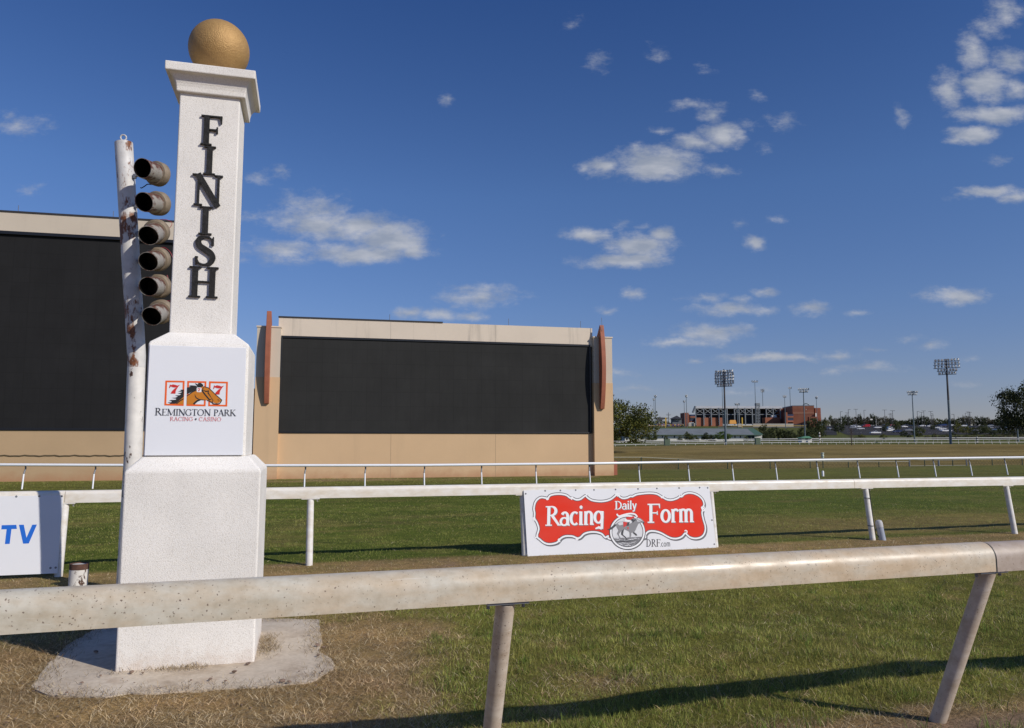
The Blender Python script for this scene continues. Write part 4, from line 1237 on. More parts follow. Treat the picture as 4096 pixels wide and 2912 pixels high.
mid_post(0, 0, s_col(2100, 10.72)); mid_post(0, 0, s_col(2862, 10.72))
mid_post(0, 0, on_z(240, 2303) - md * 3.0)

# capped grey pipe and cable beside the rail post
cp = on_z(3530, 2160, 0.0)
capp = thing("capped_pipe", cp, "short grey plastic pipe with a domed cap beside a middle rail post", "pipe")
tip = cp + np.array([-.035, .04, .30])
mesh_obj("pipe", MB().tube([cp - (tip - cp) * .2, cp + (tip - cp) * .72], .056, 20), plain("grey plastic", (.30, .33, .40), .6, var=.1, scale=6), capp, smooth_angle=40)
mesh_obj("pipe_cap", MB().lathe(cp + (tip - cp) * .68, tip - cp, [(.060, 0), (.061, .07), (.052, .105), (.03, .122), (0, .127)], 20, cap0=True), plain("grey cap", (.42, .42, .43), .6, var=.1, scale=8), capp, smooth_angle=35)
b3 = s_col(3493, 10.71); tcab = b3 + RAIL_N * .10 + np.array([0, 0, .84])
cb = MB().tube([tcab + md * .06, b3 + (tcab - b3) * .75 + md * .062, b3 + (tcab - b3) * .4 + md * .06, b3 + (tcab - b3) * .12 + md * .07, cp + np.array([-.03, -.02, .02])], .007, 6)
for t in (.28, .82):
    c_ = b3 + (tcab - b3) * t
    cb.tube([c_ + (md * math.cos(q * math.pi / 6) + mn * math.sin(q * math.pi / 6)) * .052 for q in range(13)], .005, 5, caps=False)
tag(mesh_obj("black_cable", cb, WIRE_BLACK), "thin black cable tied along a middle rail post down to a capped pipe", "cable")

# far rail: thin white tube on gooseneck posts
FARPTS = [(-420, 1852), (0, 1859), (480, 1861), (1000, 1862.5), (1700, 1861), (2400, 1853.5), (3300, 1839), (4096, 1829), (4600, 1820)]
FZ = .86
def far_top(x):
    y = np.interp(x, [p[0] for p in FARPTS], [p[1] for p in FARPTS])
    yb = np.interp(x, [-420, 93, 376, 1219, 1700, 1925, 2360, 2557, 3432, 4020, 4600], [1957, 1955, 1953, 1954, 1947, 1942, 1935, 1928, 1911, 1899, 1886])
    b = on_z(x, yb, 0.0)
    return at_y(x, y, b[1]), b
far_rail = thing("far_rail", far_top(2360)[1], "thin white tube rail on slim gooseneck posts in front of the video boards", "guard rail")
xs_f = list(range(-400, 4600, 100))
tops = [far_top(x)[0] for x in xs_f]
# smooth the line a little: real rails run straight
T_ = np.array(tops); D_ = np.polyfit(T_[:, 0], T_[:, 1], 2); Zf = np.polyfit(T_[:, 0], T_[:, 2], 2)
def far_curve(x): return np.polyval(D_, x)
line = []
for x in xs_f:
    p = far_top(x)[0]; Yc = p[1] * .3 + far_curve(p[0]) * .7
    y = np.interp(x, [q[0] for q in FARPTS], [q[1] for q in FARPTS]); line.append(at_y(x, y, Yc))
mesh_obj("rail_tube", MB().tube(line, .050, 14), PVC, far_rail, smooth_angle=50)
for px in (-200, 95, 376, 660, 940, 1219, 1460, 1697, 1926, 2144, 2358, 2556, 2754, 2930, 3104, 3270, 3433, 3588, 3737, 3881, 4023, 4160, 4300):
    y = np.interp(px, [q[0] for q in FARPTS], [q[1] for q in FARPTS]); i = np.interp(px, xs_f, np.arange(len(xs_f)))
    k = int(i); rp = line[k] + (line[min(k + 1, len(line) - 1)] - line[k]) * (i - k)
    zg = float(terrain(rp[0], rp[1]))
    b = np.array([rp[0] + .02, rp[1] - .06, zg]); m_ = b + (np.array([rp[0] - .02, rp[1] + .10, rp[2]]) - b) * .62
    mesh_obj("rail_post", MB().tube([b - np.array([0, 0, .1]), m_], .027, 10), PVC, far_rail, smooth_angle=50)
    t = np.array([rp[0], rp[1] + .12, rp[2] - .12])
    mesh_obj("gooseneck", MB().tube([m_, m_ * .4 + t * .6, t, np.array([rp[0], rp[1] + .10, rp[2] - .03]), rp + np.array([0, .03, -.01])], .026, 8), GALV, far_rail, smooth_angle=50)

# ------------------------------------------------------------------ advertising boards on the middle rail
lean_v = RAIL_N * .125 + np.array([0, 0, 1.0])
sgn_plane = Plane(RAIL_N * (MS - .135), md, lean_v)
def board(name, quad, label, xr=None):
    q = [sgn_plane.uv(*p) for p in quad]
    c = sgn_plane.pt((q[0][0] + q[1][0]) / 2, min(p[1] for p in q), 0)
    t = thing(name, c, label, "advertising board")
    mb = MB()
    n = len(q)
    A = [sgn_plane.pt(*p, 0) for p in q]; B = [sgn_plane.pt(*p, -.012) for p in q]
    mb.add(A + B, [tuple(range(n)), tuple(reversed(range(n, 2 * n)))] + [((i + 1) % n, i, n + i, n + (i + 1) % n) for i in range(n)])
    mesh_obj("board_panel", mb, BOARD, t)
    return t
tvb = board("advertising_board", [(-700, 2330), (229, 2293), (253, 1981), (-700, 1996)], "white board with blue TV letters hung on the middle rail")
a = Art(sgn_plane, 0, 1950, 4.06, .001)
a.poly([(28, 612), (266, 606), (275, 672), (187, 675), (158, 915), (80, 918), (108, 677), (22, 680)])
a.poly([(308, 605), (387, 604), (430, 815), (525, 604), (600, 602), (468, 908), (375, 912)])
mesh_obj("lettering", a.mb, INK_BLUE, tvb)
def screws(pts, par, ox, oy, k):
    for x, y in pts:
        uv = sgn_plane.uv(ox + x / k, oy + y / k); c = sgn_plane.pt(*uv, 0)
        mesh_obj("screw", MB().lathe(c, sgn_plane.n, [(.013, 0), (.013, .003), (.008, .006), (0, .008)], 10), GALV, par, smooth_angle=50)
screws([(268, 145), (638, 140), (1008, 140), (905, 1300), (820, 1306)], tvb, 0, 1950, 4.06)
rfb = board("advertising_board", [(2110.7, 2233), (2865.6, 2194), (2836.8, 1946), (2095, 1961.6)], "white board with a red scrolled racing design and racehorse hung on the middle rail")
screws([(143, 120), (352, 88), (515, 85), (680, 80), (877, 78), (1108, 74), (1350, 68), (1553, 63), (1792, 58), (2012, 54), (2098, 56), (2145, 403), (2170, 662), (155, 775)], rfb, 2050, 1930, 2.688)
OUT = [(262, 578), (282, 500), (262, 430), (236, 385), (237, 330), (230, 280), (242, 220), (270, 180), (310, 160), (362, 168), (382, 168), (400, 142), (450, 126), (520, 124), (580, 137), (618, 165), (645, 168), (685, 185), (732, 178), (782, 142), (802, 160), (850, 190), (930, 203), (1000, 198), (1060, 178), (1108, 140), (1130, 130), (1150, 152), (1185, 170), (1232, 165), (1268, 148), (1290, 150), (1330, 130), (1400, 119), (1480, 114), (1550, 123), (1598, 150), (1625, 165), (1662, 184), (1712, 188), (1770, 170), (1800, 150), (1822, 150), (1845, 126), (1890, 112), (1950, 118), (2010, 148), (2048, 192), (2058, 240), (2040, 272), (2044, 295), (2038, 330), (2052, 400), (2070, 460), (2073, 510), (2056, 560), (2018, 592), (1960, 602), (1905, 588), (1872, 558), (1855, 545), (1822, 582), (1770, 602), (1712, 600), (1660, 578), (1590, 540), (1520, 522), (1460, 528), (1428, 562), (1400, 600), (1060, 610), (1030, 575), (1003, 592), (985, 580), (958, 552), (900, 534), (830, 534), (770, 552), (732, 588), (700, 600), (668, 588), (640, 578), (570, 577), (522, 598), (498, 628), (468, 650), (400, 663), (342, 650), (294, 612)]
SP = spline(OUT, True, 3)
pth = lambda dx=0, dy=0: [(p[0] + dx, p[1] + dy) for p in SP]
A1 = Art(sgn_plane, 2050, 1930, 2.688, .0012)
A1.ribbon(pth(11, 12), 24, True); mesh_obj("design_shade", A1.mb, INK_MID, rfb)
A2 = Art(sgn_plane, 2050, 1930, 2.688, A1.b0 + .0004)
A2.poly(pth()); mesh_obj("red_cartouche", A2.mb, INK_CART, rfb)
A3 = Art(sgn_plane, 2050, 1930, 2.688, A2.b0 + .0004)
A3.ribbon(pth(), 32, True); mesh_obj("scroll_outline", A3.mb, INK_DARK, rfb)
A4 = Art(sgn_plane, 2050, 1930, 2.688, A3.b0 + .0004)
A4.ribbon(pth(), 18, True)
def curl(c, r, a0, a1, w, art):
    art.ribbon([(c[0] + r * (1 - .55 * i / 12) * math.cos(math.radians(a0 + (a1 - a0) * i / 12)), c[1] + r * (1 - .55 * i / 12) * math.sin(math.radians(a0 + (a1 - a0) * i / 12))) for i in range(13)], w)
CURL = [((812, 138), 22, 150, 420), ((1118, 130), 20, 60, -200), ((1143, 134), 18, 120, 400), ((372, 172), 16, -60, 200), ((1606, 152), 16, -60, 220), ((1812, 140), 16, 200, -80), ((2042, 268), 20, -30, 220), ((2050, 296), 18, 200, 460), ((250, 575), 20, -20, 250), ((1860, 528), 20, 100, -160), ((505, 618), 18, 60, 320), ((232, 388), 16, 60, 320), ((692, 606), 12, 0, 330), ((642, 168), 14, 90, 360)]
for c, r, p, q in CURL: curl(c, r, p, q, 13, A4)
mesh_obj("scroll_border", A4.mb, INK_WHITE, rfb)
WORDS = (("Racing", (352, 466), (985, 452), 212, .06), ("Form", (1452, 434), (1950, 426), 205, .06), ("Daily", (1098, 290), (1330, 287), 90, .06))
for txt, p0, p1, cap, sh in WORDS:
    A5 = Art(sgn_plane, 2050, 1930, 2.688, A4.b0 + .0004)
    write(A5, txt, p0, p1, cap, .17, .06, True, sh, .03, dx=6, dy=7)
    mesh_obj("lettering_shade", A5.mb, INK_MID, rfb)
    A6 = Art(sgn_plane, 2050, 1930, 2.688, A5.b0 + .0004)
    write(A6, txt, p0, p1, cap, .17, .06, True, sh, .03)
    mesh_obj("lettering", A6.mb, INK_WHITE, rfb)
A7 = Art(sgn_plane, 2050, 1930, 2.688, .0012)
write(A7, "DRF", (1436, 692), (1590, 690), 82, .15, .055, True, .06, .06)
write(A7, ".com", (1588, 690), (1698, 688), 62, .11, .07, False, .03, .06)
mesh_obj("web_address", A7.mb, INK_DARK, rfb)
# medallion with the racehorse, read at 6.497 px per px from (2330, 1980)
H0 = A6.b0 + .0005
def med(): return Art(sgn_plane, 2330, 1980, 6.497, med.h)
med.h = H0
def med_close(a, nm, m): mesh_obj(nm, a.mb, m, rfb); med.h = a.b0 + .0004
ell = [(1165 + 432 * math.cos(math.radians(q)), 960 + 420 * math.sin(math.radians(q))) for q in range(0, 360, 8)]
a = med(); a.ribbon([(x + 22, y + 26) for x, y in ell], 40, True); med_close(a, "medallion_shade", INK_MID)
a = med(); a.poly(ell); med_close(a, "medallion", INK_LIGHT)
a = med()
for q in range(24):
    y = 590 + q * 21; hw = 432 * math.sqrt(max(0, 1 - ((y - 960) / 420) ** 2)) - 14
    if y < 1080: a.ribbon([(1165 - hw, y), (1165 + hw, y - 6)], 6)
med_close(a, "medallion_sky", INK_WHITE)
a = med(); a.poly([(x, y) for x, y in [(1165 + 432 * math.cos(math.radians(q)), 960 + 420 * math.sin(math.radians(q))) for q in range(17, 164, 7)]]); med_close(a, "medallion_track", INK_MID)
a = med()
for q in range(46):
    y = random.uniform(1110, 1330); hw = 432 * math.sqrt(max(0, 1 - ((y - 960) / 420) ** 2)) - 60; x = 1165 + random.uniform(-hw, hw); w_ = random.uniform(20, 60)
    a.ribbon([(x - w_, y), (x, y - 8), (x + w_, y + 3)], [3, random.uniform(8, 16), 3])
med_close(a, "track_highlights", INK_LIGHT)
a = med(); a.ribbon(ell, 76, True); med_close(a, "medallion_outline", INK_DARK)
a = med(); a.ribbon(ell, 42, True); a.ribbon(spline([(890, 490), (910, 530), (960, 550), (1060, 520), (1180, 490), (1290, 485), (1370, 510), (1420, 570)]), 40); med_close(a, "medallion_border", INK_WHITE)
a = med()
a.poly([(870, 750), (800, 785), (735, 840), (700, 878), (640, 888), (690, 912), (760, 895), (800, 860), (862, 805)])
a.ribbon([(850, 1200), (1000, 1215), (1200, 1195), (1350, 1180)], [10, 30, 30, 8])
a.poly([(1040, 870), (1080, 880), (1060, 960), (1050, 1030), (1120, 1090), (1175, 1165), (1140, 1165), (1080, 1092), (1000, 1030), (1002, 960)])
a.poly([(1330, 960), (1400, 1010), (1420, 1050), (1385, 1060), (1300, 985)])
med_close(a, "horse_shadow_side", INK_DARK)
a = med()
a.poly([(862, 770), (890, 730), (950, 695), (1060, 690), (1230, 745), (1330, 680), (1385, 610), (1440, 585), (1500, 600), (1560, 650), (1605, 705), (1590, 740), (1540, 722), (1480, 720), (1440, 765), (1405, 840), (1380, 900), (1340, 965), (1265, 985), (1262, 1060), (1240, 1118), (1110, 1122), (1222, 1088), (1218, 975), (1190, 940), (1070, 885), (1000, 940), (940, 1020), (965, 1085), (1020, 1165), (1000, 1190), (950, 1095), (892, 1000), (930, 920), (885, 840)])
med_close(a, "horse", INK_GREY)
a = med()
a.poly([(905, 745), (960, 705), (1050, 700), (1045, 770), (960, 790)]); a.poly([(1395, 625), (1450, 600), (1520, 640), (1560, 680), (1500, 690), (1420, 690)])
med_close(a, "horse_highlight", INK_LIGHT)
a = med(); a.poly([(1110, 600), (1082, 645), (1085, 682), (1180, 702), (1242, 690), (1240, 660), (1150, 640)]); med_close(a, "jockey_breeches", INK_WHITE)
a = med()
a.poly([(1120, 592), (1170, 570), (1270, 565), (1300, 602), (1262, 645), (1200, 642), (1150, 640)]); a.poly([(1275, 572), (1300, 548), (1338, 560), (1345, 602), (1282, 602)]); a.poly([(1055, 690), (1162, 712), (1130, 800), (1062, 842)]); a.poly([(1165, 830), (1190, 830), (1190, 890), (1165, 890)])
med_close(a, "jockey_silks", INK_RED)
a = med()
a.poly([(1162, 712), (1222, 700), (1192, 800), (1130, 800)]); a.poly([(1250, 640), (1300, 610), (1345, 640), (1300, 700)]); a.ribbon([(1300, 690), (1420, 640), (1545, 690)], 10); a.ribbon([(1375, 610), (1330, 680), (1290, 720)], [20, 26, 14]); a.poly([(1575, 700), (1606, 706), (1592, 742), (1562, 730)])
med_close(a, "jockey_boot", INK_DARK)

# ------------------------------------------------------------------ the two video boards
WY = math.radians(13.0)
WU = np.array([math.cos(WY), math.sin(WY), 0])
def video_board(name, origin, label, spec):
    pl = Plane(origin, WU, (0, 0, 1)); n = pl.n
    uv = lambda x, y: pl.uv(x, y)
    def slab(par, nm, mat, a0, b0, a1, b1, h0, h1, a2=None, b2l=None, b2r=None, bevel=None):
        """Box on the wall plane from (a0,b0) to (a1,b1); h = distance in front of the plane."""
        bl = b1 if b2l is None else b2l; br = b1 if b2r is None else b2r
        q = [(a0, b0), (a1, b0), (a1, br), (a0, bl)]
        return mesh_obj(nm, MB().hexa([pl.pt(*p, h0) for p in q], [pl.pt(*p, h1) for p in q]), mat, par, bevel=bevel)
    t = thing(name, [*pl.pt(spec['mid'], 0, 0)[:2], 0], label, "video board")
    return pl, uv, slab, t
# right hand board
ORI = np.array([-11.14, 33.25, 0.0])
pl, uv, slab, vb_ = video_board("video_board", ORI, "beige wall with a wide blank black video screen between two terracotta fins", {'mid': 8})
aL, zTL = uv(1116, 1265); aR, zTR = uv(2368, 1318)
sL, sT = uv(1131, 1347); sR, sTR = uv(2356, 1391); _, sB = uv(1122, 1724); _, sBR = uv(2358, 1731)
sT = (sT + sTR) / 2; sB = (sB + sBR) / 2; zT = (zTL + zTR) / 2
bandB = uv(1122, 1347)[1]; bandB = (bandB + uv(2367, 1390)[1]) / 2
p0, _ = uv(1010, 1915); p1, _ = uv(1108, 1917); q0, _ = uv(2373, 1906); q1, _ = uv(2449, 1905)
zP = (uv(1027, 1305)[1] + uv(2446, 1360)[1]) / 2; zS = (uv(1020, 1507)[1] + uv(2446, 1536)[1]) / 2
slab(vb_, "lower_wall", TAN, p1 - .3, -.3, aR, sB - .06, -1.2, .0)
slab(vb_, "upper_wall", CREAM, aL, bandB, aR, zT, -1.2, .03)
slab(vb_, "side_strip", TAN, p1 - .25, sB - .06, sL - .02, zS, -1.2, -.001); slab(vb_, "side_strip", CREAM_PLAIN, p1 - .25, zS, sL - .02, bandB, -1.2, -.001)
scr = slab(vb_, "screen", LED, sL, sB, sR, sT, -1.0, .0)
bz = MB()
for c0, c1, e0, e1 in ((sL - .06, sR + .06, sT, sT + .10), (sL - .06, sR + .06, sB - .07, sB), (sL - .08, sL, sB, sT), (sR, sR + .08, sB, sT)):
    q = [(c0, e0), (c1, e0), (c1, e1), (c0, e1)]
    bz.hexa([pl.pt(*p, -.9) for p in q], [pl.pt(*p, .045) for p in q])
mesh_obj("screen_frame", bz, BEZEL, vb_, bevel=.01)
q = [(aL - .02, zT), (aL + (aR - aL) * .5, zT), (aL + (aR - aL) * .5, zT + .06), (aL - .02, zT + .06)]
mesh_obj("coping", MB().hexa([pl.pt(*p, -1.25) for p in q], [pl.pt(*p, .06) for p in q]), COPING, vb_)
for s0, s1, hh in ((p0, p1, .24), (q0, q1, .24)):
    slab(vb_, "pylon", TAN, s0, -.3, s1, zS, -1.5, hh); slab(vb_, "pylon_top", CREAM_PLAIN, s0 + .01, zS + .001, s1 - .01, zP, -1.49, hh - .01)
    slab(vb_, "pylon_coping", CREAM, s0 - .02, zP, s1 + .02, zP + .06, -1.5, hh + .02)
def fin(xc, zb, zt, hh, wid, top_out, label):
    N_ = 26; prof = []
    for i in range(N_ + 1):
        f = i / N_; z = zb + (zt - zb) * f
        prof.append((hh + .08 + .34 * math.sin(math.pi * min(1, f * .93 + .03)) ** .8, z))
    back = [(hh - .004, zP - .02), (hh - .004, zb)]
    P = prof + [(hh - .28, zt - .50), (hh - .28, zP + .07), (hh - .004, zP + .07)] + back
    n_ = len(P)
    A = [pl.pt(xc - wid / 2, z, h) for h, z in P]; B = [pl.pt(xc + wid / 2, z, h) for h, z in P]
    mb = MB().add(A + B, [tuple(range(n_)), tuple(reversed(range(n_, 2 * n_)))] + [((i + 1) % n_, i, n_ + i, n_ + (i + 1) % n_) for i in range(n_)])
    mesh_obj("fin", mb, FIN, vb_, bevel=.012)
fl = Plane(pl.pt(0, 0, .62), WU, (0, 0, 1))
a_, zb_ = fl.uv(1063, 1613); b_, zt_ = fl.uv(1076, 1240)
fin((a_ + b_) / 2, zb_, zt_, .24, .20, .4, "")
c_, zb2 = fl.uv(2415, 1635); d_, zt2 = fl.uv(2412, 1297)
fin((c_ + d_) / 2 + .02, zb2, zt2, .24, .21, .4, "")
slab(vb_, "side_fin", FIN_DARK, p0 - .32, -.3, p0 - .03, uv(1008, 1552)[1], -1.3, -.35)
slab(vb_, "side_fin", FIN, q1 + .03, -.3, q1 + .36, uv(2450, 1845)[1], -1.2, -.25)
for x, z in ((1560, zT), (2040, zT), (2330, zT)):
    a_, _ = uv(x, 1300); mesh_obj("lightning_rod", MB().tube([pl.pt(a_, z - .05, -.3), pl.pt(a_, z + .38, -.3)], .012, 5), GALV, vb_)
a_ = (c_ + d_) / 2; mesh_obj("lightning_rod", MB().tube([pl.pt(a_, zt2 - .3, .5), pl.pt(a_, zt2 + .35, .45)], .010, 5), GALV, vb_)
for x in (1563, 1982):
    a_, _ = uv(x, 1800); mesh_obj("wall_joint", MB().hexa([pl.pt(a_ - .008, 0, -.01), pl.pt(a_ + .008, 0, -.01), pl.pt(a_ + .008, sB - .08, -.01), pl.pt(a_ - .008, sB - .08, -.01)], [pl.pt(a_ - .008, 0, .003), pl.pt(a_ + .008, 0, .003), pl.pt(a_ + .008, sB - .08, .003), pl.pt(a_ - .008, sB - .08, .003)]), plain("joint shadow gap", (.36, .25, .16), .9), vb_)
    a_, _ = uv(x, 1300); mesh_obj("wall_joint", MB().hexa([pl.pt(a_ - .008, bandB + .01, .02), pl.pt(a_ + .008, bandB + .01, .02), pl.pt(a_ + .008, zT - .02, .02), pl.pt(a_ - .008, zT - .02, .02)], [pl.pt(a_ - .008, bandB + .01, .033), pl.pt(a_ + .008, bandB + .01, .033), pl.pt(a_ + .008, zT - .02, .033), pl.pt(a_ - .008, zT - .02, .033)]), plain("joint gap pale", (.46, .40, .33), .9), vb_)

# left hand board, cut by the frame and partly behind the finish post
ORI2 = np.array([-21.1, 31.6, 0.0])
pl, uv, slab, vb2 = video_board("video_board", ORI2, "taller beige wall with a huge blank black video screen partly behind the finish post", {'mid': 0})
eR = uv(860, 1700)[0]; eL = eR - 26
zT = (uv(10, 846)[1] + uv(690, 891)[1]) / 2; bB = (uv(10, 934)[1] + uv(690, 974)[1]) / 2; sB = (uv(10, 1709)[1] + uv(560, 1716)[1]) / 2
sR = uv(800, 1500)[0]
slab(vb2, "lower_wall", TAN_DARK, eL, -.3, eR, sB - .07, -1.2, 0)
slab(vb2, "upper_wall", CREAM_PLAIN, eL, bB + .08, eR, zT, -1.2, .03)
slab(vb2, "side_strip", TAN_DARK, sR + .08, sB - .07, eR, bB + .08, -1.2, 0)
slab(vb2, "screen", LED_OFF, eL, sB, sR, bB, -1.0, -.06)
bz = MB()
for c0, c1, e0, e1 in ((eL, sR + .08, bB, bB + .14), (eL, sR + .08, sB - .10, sB), (sR, sR + .10, sB, bB)):
    q = [(c0, e0), (c1, e0), (c1, e1), (c0, e1)]; bz.hexa([pl.pt(*p, -.9) for p in q], [pl.pt(*p, .045) for p in q])
mesh_obj("screen_frame", bz, BEZEL, vb2, bevel=.01)
q = [(eL, zT), (eR, zT), (eR, zT + .07), (eL, zT + .07)]
mesh_obj("coping", MB().hexa([pl.pt(*p, -1.25) for p in q], [pl.pt(*p, .06) for p in q]), COPING, vb2)
for x in (60, 445):
    a_ = uv(x, 860)[0]; mesh_obj("lightning_rod", MB().tube([pl.pt(a_, zT, -.3), pl.pt(a_, zT + .42, -.3)], .013, 5), GALV, vb2)
pts = []
for i in range(60):
    x = -400 + i * 20; a_, z_ = uv(x, 1822); pts.append(pl.pt(a_, z_ + .012 * math.sin(i * 1.3) + .01 * math.sin(i * 3.1), .02))
mesh_obj("conduit", MB().tube(pts, .026, 6), plain("old conduit", (.16, .12, .07), .9), vb2)
# ------------------------------------------------------------------ infield: chain link fence and gate, hydrants, back rails
FG = "infield fence"
fence = thing("chain_link_fence", stand(2713, 60), "low dark green chain link fence across the brown infield", "fence")
FZ_ = [(2380, 1829, 1882), (2565, 1829, 1884), (2713, 1836, 1890), (2910, 1842, 1893), (3080, 1845, 1894), (3240, 1846, 1894), (3393, 1847, 1893.5), (3515, 1847, 1890), (3637, 1846, 1889)]
FZ2 = [(3865, 1838, 1882), (3968, 1836, 1880), (4088, 1834, 1875), (4200, 1832, 1871), (4330, 1830, 1866)]
def fence_pts(rows):
    T, B = [], []
    for x, yt, yb in rows:
        Y = np.interp(x, [2380, 2713, 3500, 4330], [55, 57, 60, 66])
        t = at_y(x, yt, Y); T.append(t); B.append(np.array([t[0], t[1], float(terrain(t[0], t[1])) - .05]))
    return T, B
for rows in (FZ_, FZ2):
    net = MB()
    T, B = fence_pts(rows)
    mesh_obj("top_rail", MB().tube(T, .022, 6), plain("weathered rail", (.33, .33, .27), .6), fence)
    for t, b in zip(T, B): mesh_obj("fence_post", MB().tube([b, t], .035, 7), GREEN_STEEL, fence)
    for i in range(len(T) - 1):
        L = np.linalg.norm(T[i + 1] - T[i]); k = max(2, int(L / .30)); hgt = T[i][2] - B[i][2]
        for j in range(k):
            f0 = j / k; f1 = min(1, f0 + hgt / L)
            for lo, hi in ((B, T), (T, B)):
                p = lo[i] * (1 - f0) + lo[i + 1] * f0; q = hi[i] * (1 - f1) + hi[i + 1] * f1
                net.tube([p, q], .0045, 3, caps=False)
    mesh_obj("wire_mesh", net, GREEN_STEEL, fence)
gate = thing("fence_gate", stand(3755, 61), "double leaf steel tube gate between thicker posts in the chain link fence", "gate")
gp = []
for x, yt, yb, r in ((3637, 1838, 1891, .06), (3698, 1840, 1890, .035), (3754, 1840, 1889, .07), (3810, 1840, 1887, .035), (3865, 1837, 1882, .05)):
    t = at_y(x, yt, 61); b = np.array([t[0], t[1], float(terrain(t[0], t[1])) - .05]); gp.append((t, b))
    mesh_obj("gate_post", MB().tube([b, t], r, 8), GALV if r > .04 else GREEN_STEEL, gate)
mesh_obj("gate_rail", MB().tube([g[0] for g in gp], .022, 6).tube([g[1] + np.array([0, 0, .12]) for g in gp], .02, 6), plain("gate tube", (.3, .3, .26), .6), gate)

hp = stand(3288, 58)
hyd = thing("irrigation_riser", hp, "slim grey pipe riser with a pale sprinkler head on top standing by the infield fence", "standpipe")
tz = at_y(3288, 1811, 58)[2]
mesh_obj("riser_pipe", MB().tube([hp - np.array([0, 0, .1]), [hp[0], hp[1], tz - .38]], .035, 8), GREEN_STEEL, hyd)
mesh_obj("sprinkler_head", MB().lathe([hp[0], hp[1], tz - .42], (0, 0, 1), [(.05, 0), (.09, .04), (.085, .12), (.11, .16), (.10, .24), (.075, .28), (.085, .34), (.12, .37), (.11, .42), (.03, .43)], 12, cap0=True, cap1=True), plain("pale green enamel", (.5, .56, .48), .6), hyd, smooth_angle=40)
wp = ground_px(3292, 1905, 30)
wst = thing("white_marker_stub", wp, "short white plastic stub in the grass behind the far rail", "marker")
mesh_obj("stub_pipe", MB().lathe(wp, (0, 0, 1), [(.05, -.1), (.05, .23), (.04, .25), (0, .255)], 12), PVC, wst, smooth_angle=40)

def back_rail(label, pts, Y0, Y1, spacing, rad, neck):
    """pts = rail line in photo pixels; depth runs from Y0 at the first to Y1 at the last."""
    x0, x1 = pts[0][0], pts[-1][0]
    f = lambda x: (x - x0) / (x1 - x0)
    depth = lambda x: Y0 + (Y1 - Y0) * f(x)
    yy = lambda x: np.interp(x, [p[0] for p in pts], [p[1] for p in pts])
    t = thing("back_rail", stand((x0 + x1) / 2, depth((x0 + x1) / 2)), label, "guard rail", "rails of the back stretch")
    xs = np.linspace(x0, x1, 40)
    line = [at_y(x, yy(x), depth(x)) for x in xs]
    mesh_obj("rail_tube", MB().tube(line, rad * .85, 8), PVC_OLD, t, smooth_angle=50)
    d = 0; last = line[0]; n = 0
    acc = [0]
    for i in range(1, len(line)): acc.append(acc[-1] + np.linalg.norm(line[i] - line[i - 1]))
    k = min(95, int(acc[-1] / spacing))
    for j in range(k + 1):
        q = acc[-1] * (j + .5) / (k + 1); p = np.array([np.interp(q, acc, [l[c] for l in line]) for c in range(3)])
        zb = min(float(terrain(p[0], p[1] + neck)) - .05, p[2] - .9)
        m = MB().tube([[p[0], p[1] + neck, max(zb, p[2] - 1.35)], [p[0], p[1] + neck * .9, p[2] - .25], p], .045, 5)
        mesh_obj("rail_post", m, PVC_OLD, t)
back_rail("thin white gooseneck rail just beyond the crest of the brown infield", [(2440, 1780), (2560, 1777.5), (2720, 1774.5), (2900, 1772), (3200, 1770), (3500, 1769.5), (3800, 1769), (4180, 1768.5)], 150, 172, 2.15, .06, -.25)
back_rail("white rail with close posts in the middle of the three back stretch rails", [(2440, 1770.5), (2700, 1768), (3000, 1763.5), (3300, 1760.5), (3700, 1758.5), (4180, 1755.5)], 205, 222, 2.6, .105, .2)
back_rail("thick white outer rail running behind the two other back stretch rails", [(2440, 1766), (2700, 1762.5), (3000, 1757), (3300, 1754.5), (3700, 1752.5), (4180, 1749.5)], 236, 250, 3.6, .135, .25)

for x0, x1, y0, y1, Y, lab in ((2657, 2679, 1757, 1777, 146, "green metal utility cabinet by the back rail near the big leafy tree"), (3020.5, 3040, 1752.6, 1774.5, 150, "green metal utility cabinet by the back rail in front of the barn porch")):
    a = at_y(x0, y1, Y); b = at_y(x1, y0, Y); zg = float(terrain(a[0], Y)) - .3
    t = thing("utility_cabinet", [(a[0] + b[0]) / 2, Y, zg], lab, "utility cabinet")
    w = b[0] - a[0]; h = b[2] - zg
    mesh_obj("cabinet_body", MB().box([(a[0] + b[0]) / 2, Y, zg + h / 2], (w, .7, h)), UTIL_GREEN, t, bevel=.03)
    mesh_obj("cabinet_lid", MB().box([(a[0] + b[0]) / 2, Y, zg + h + .02], (w + .06, .78, .05)), UTIL_GREEN, t, bevel=.01)
    mesh_obj("cabinet_door", MB().box([(a[0] + b[0]) / 2, Y - .36, zg + h * .62], (w * .86, .03, h * .6)), UTIL_GREEN, t, bevel=.008)

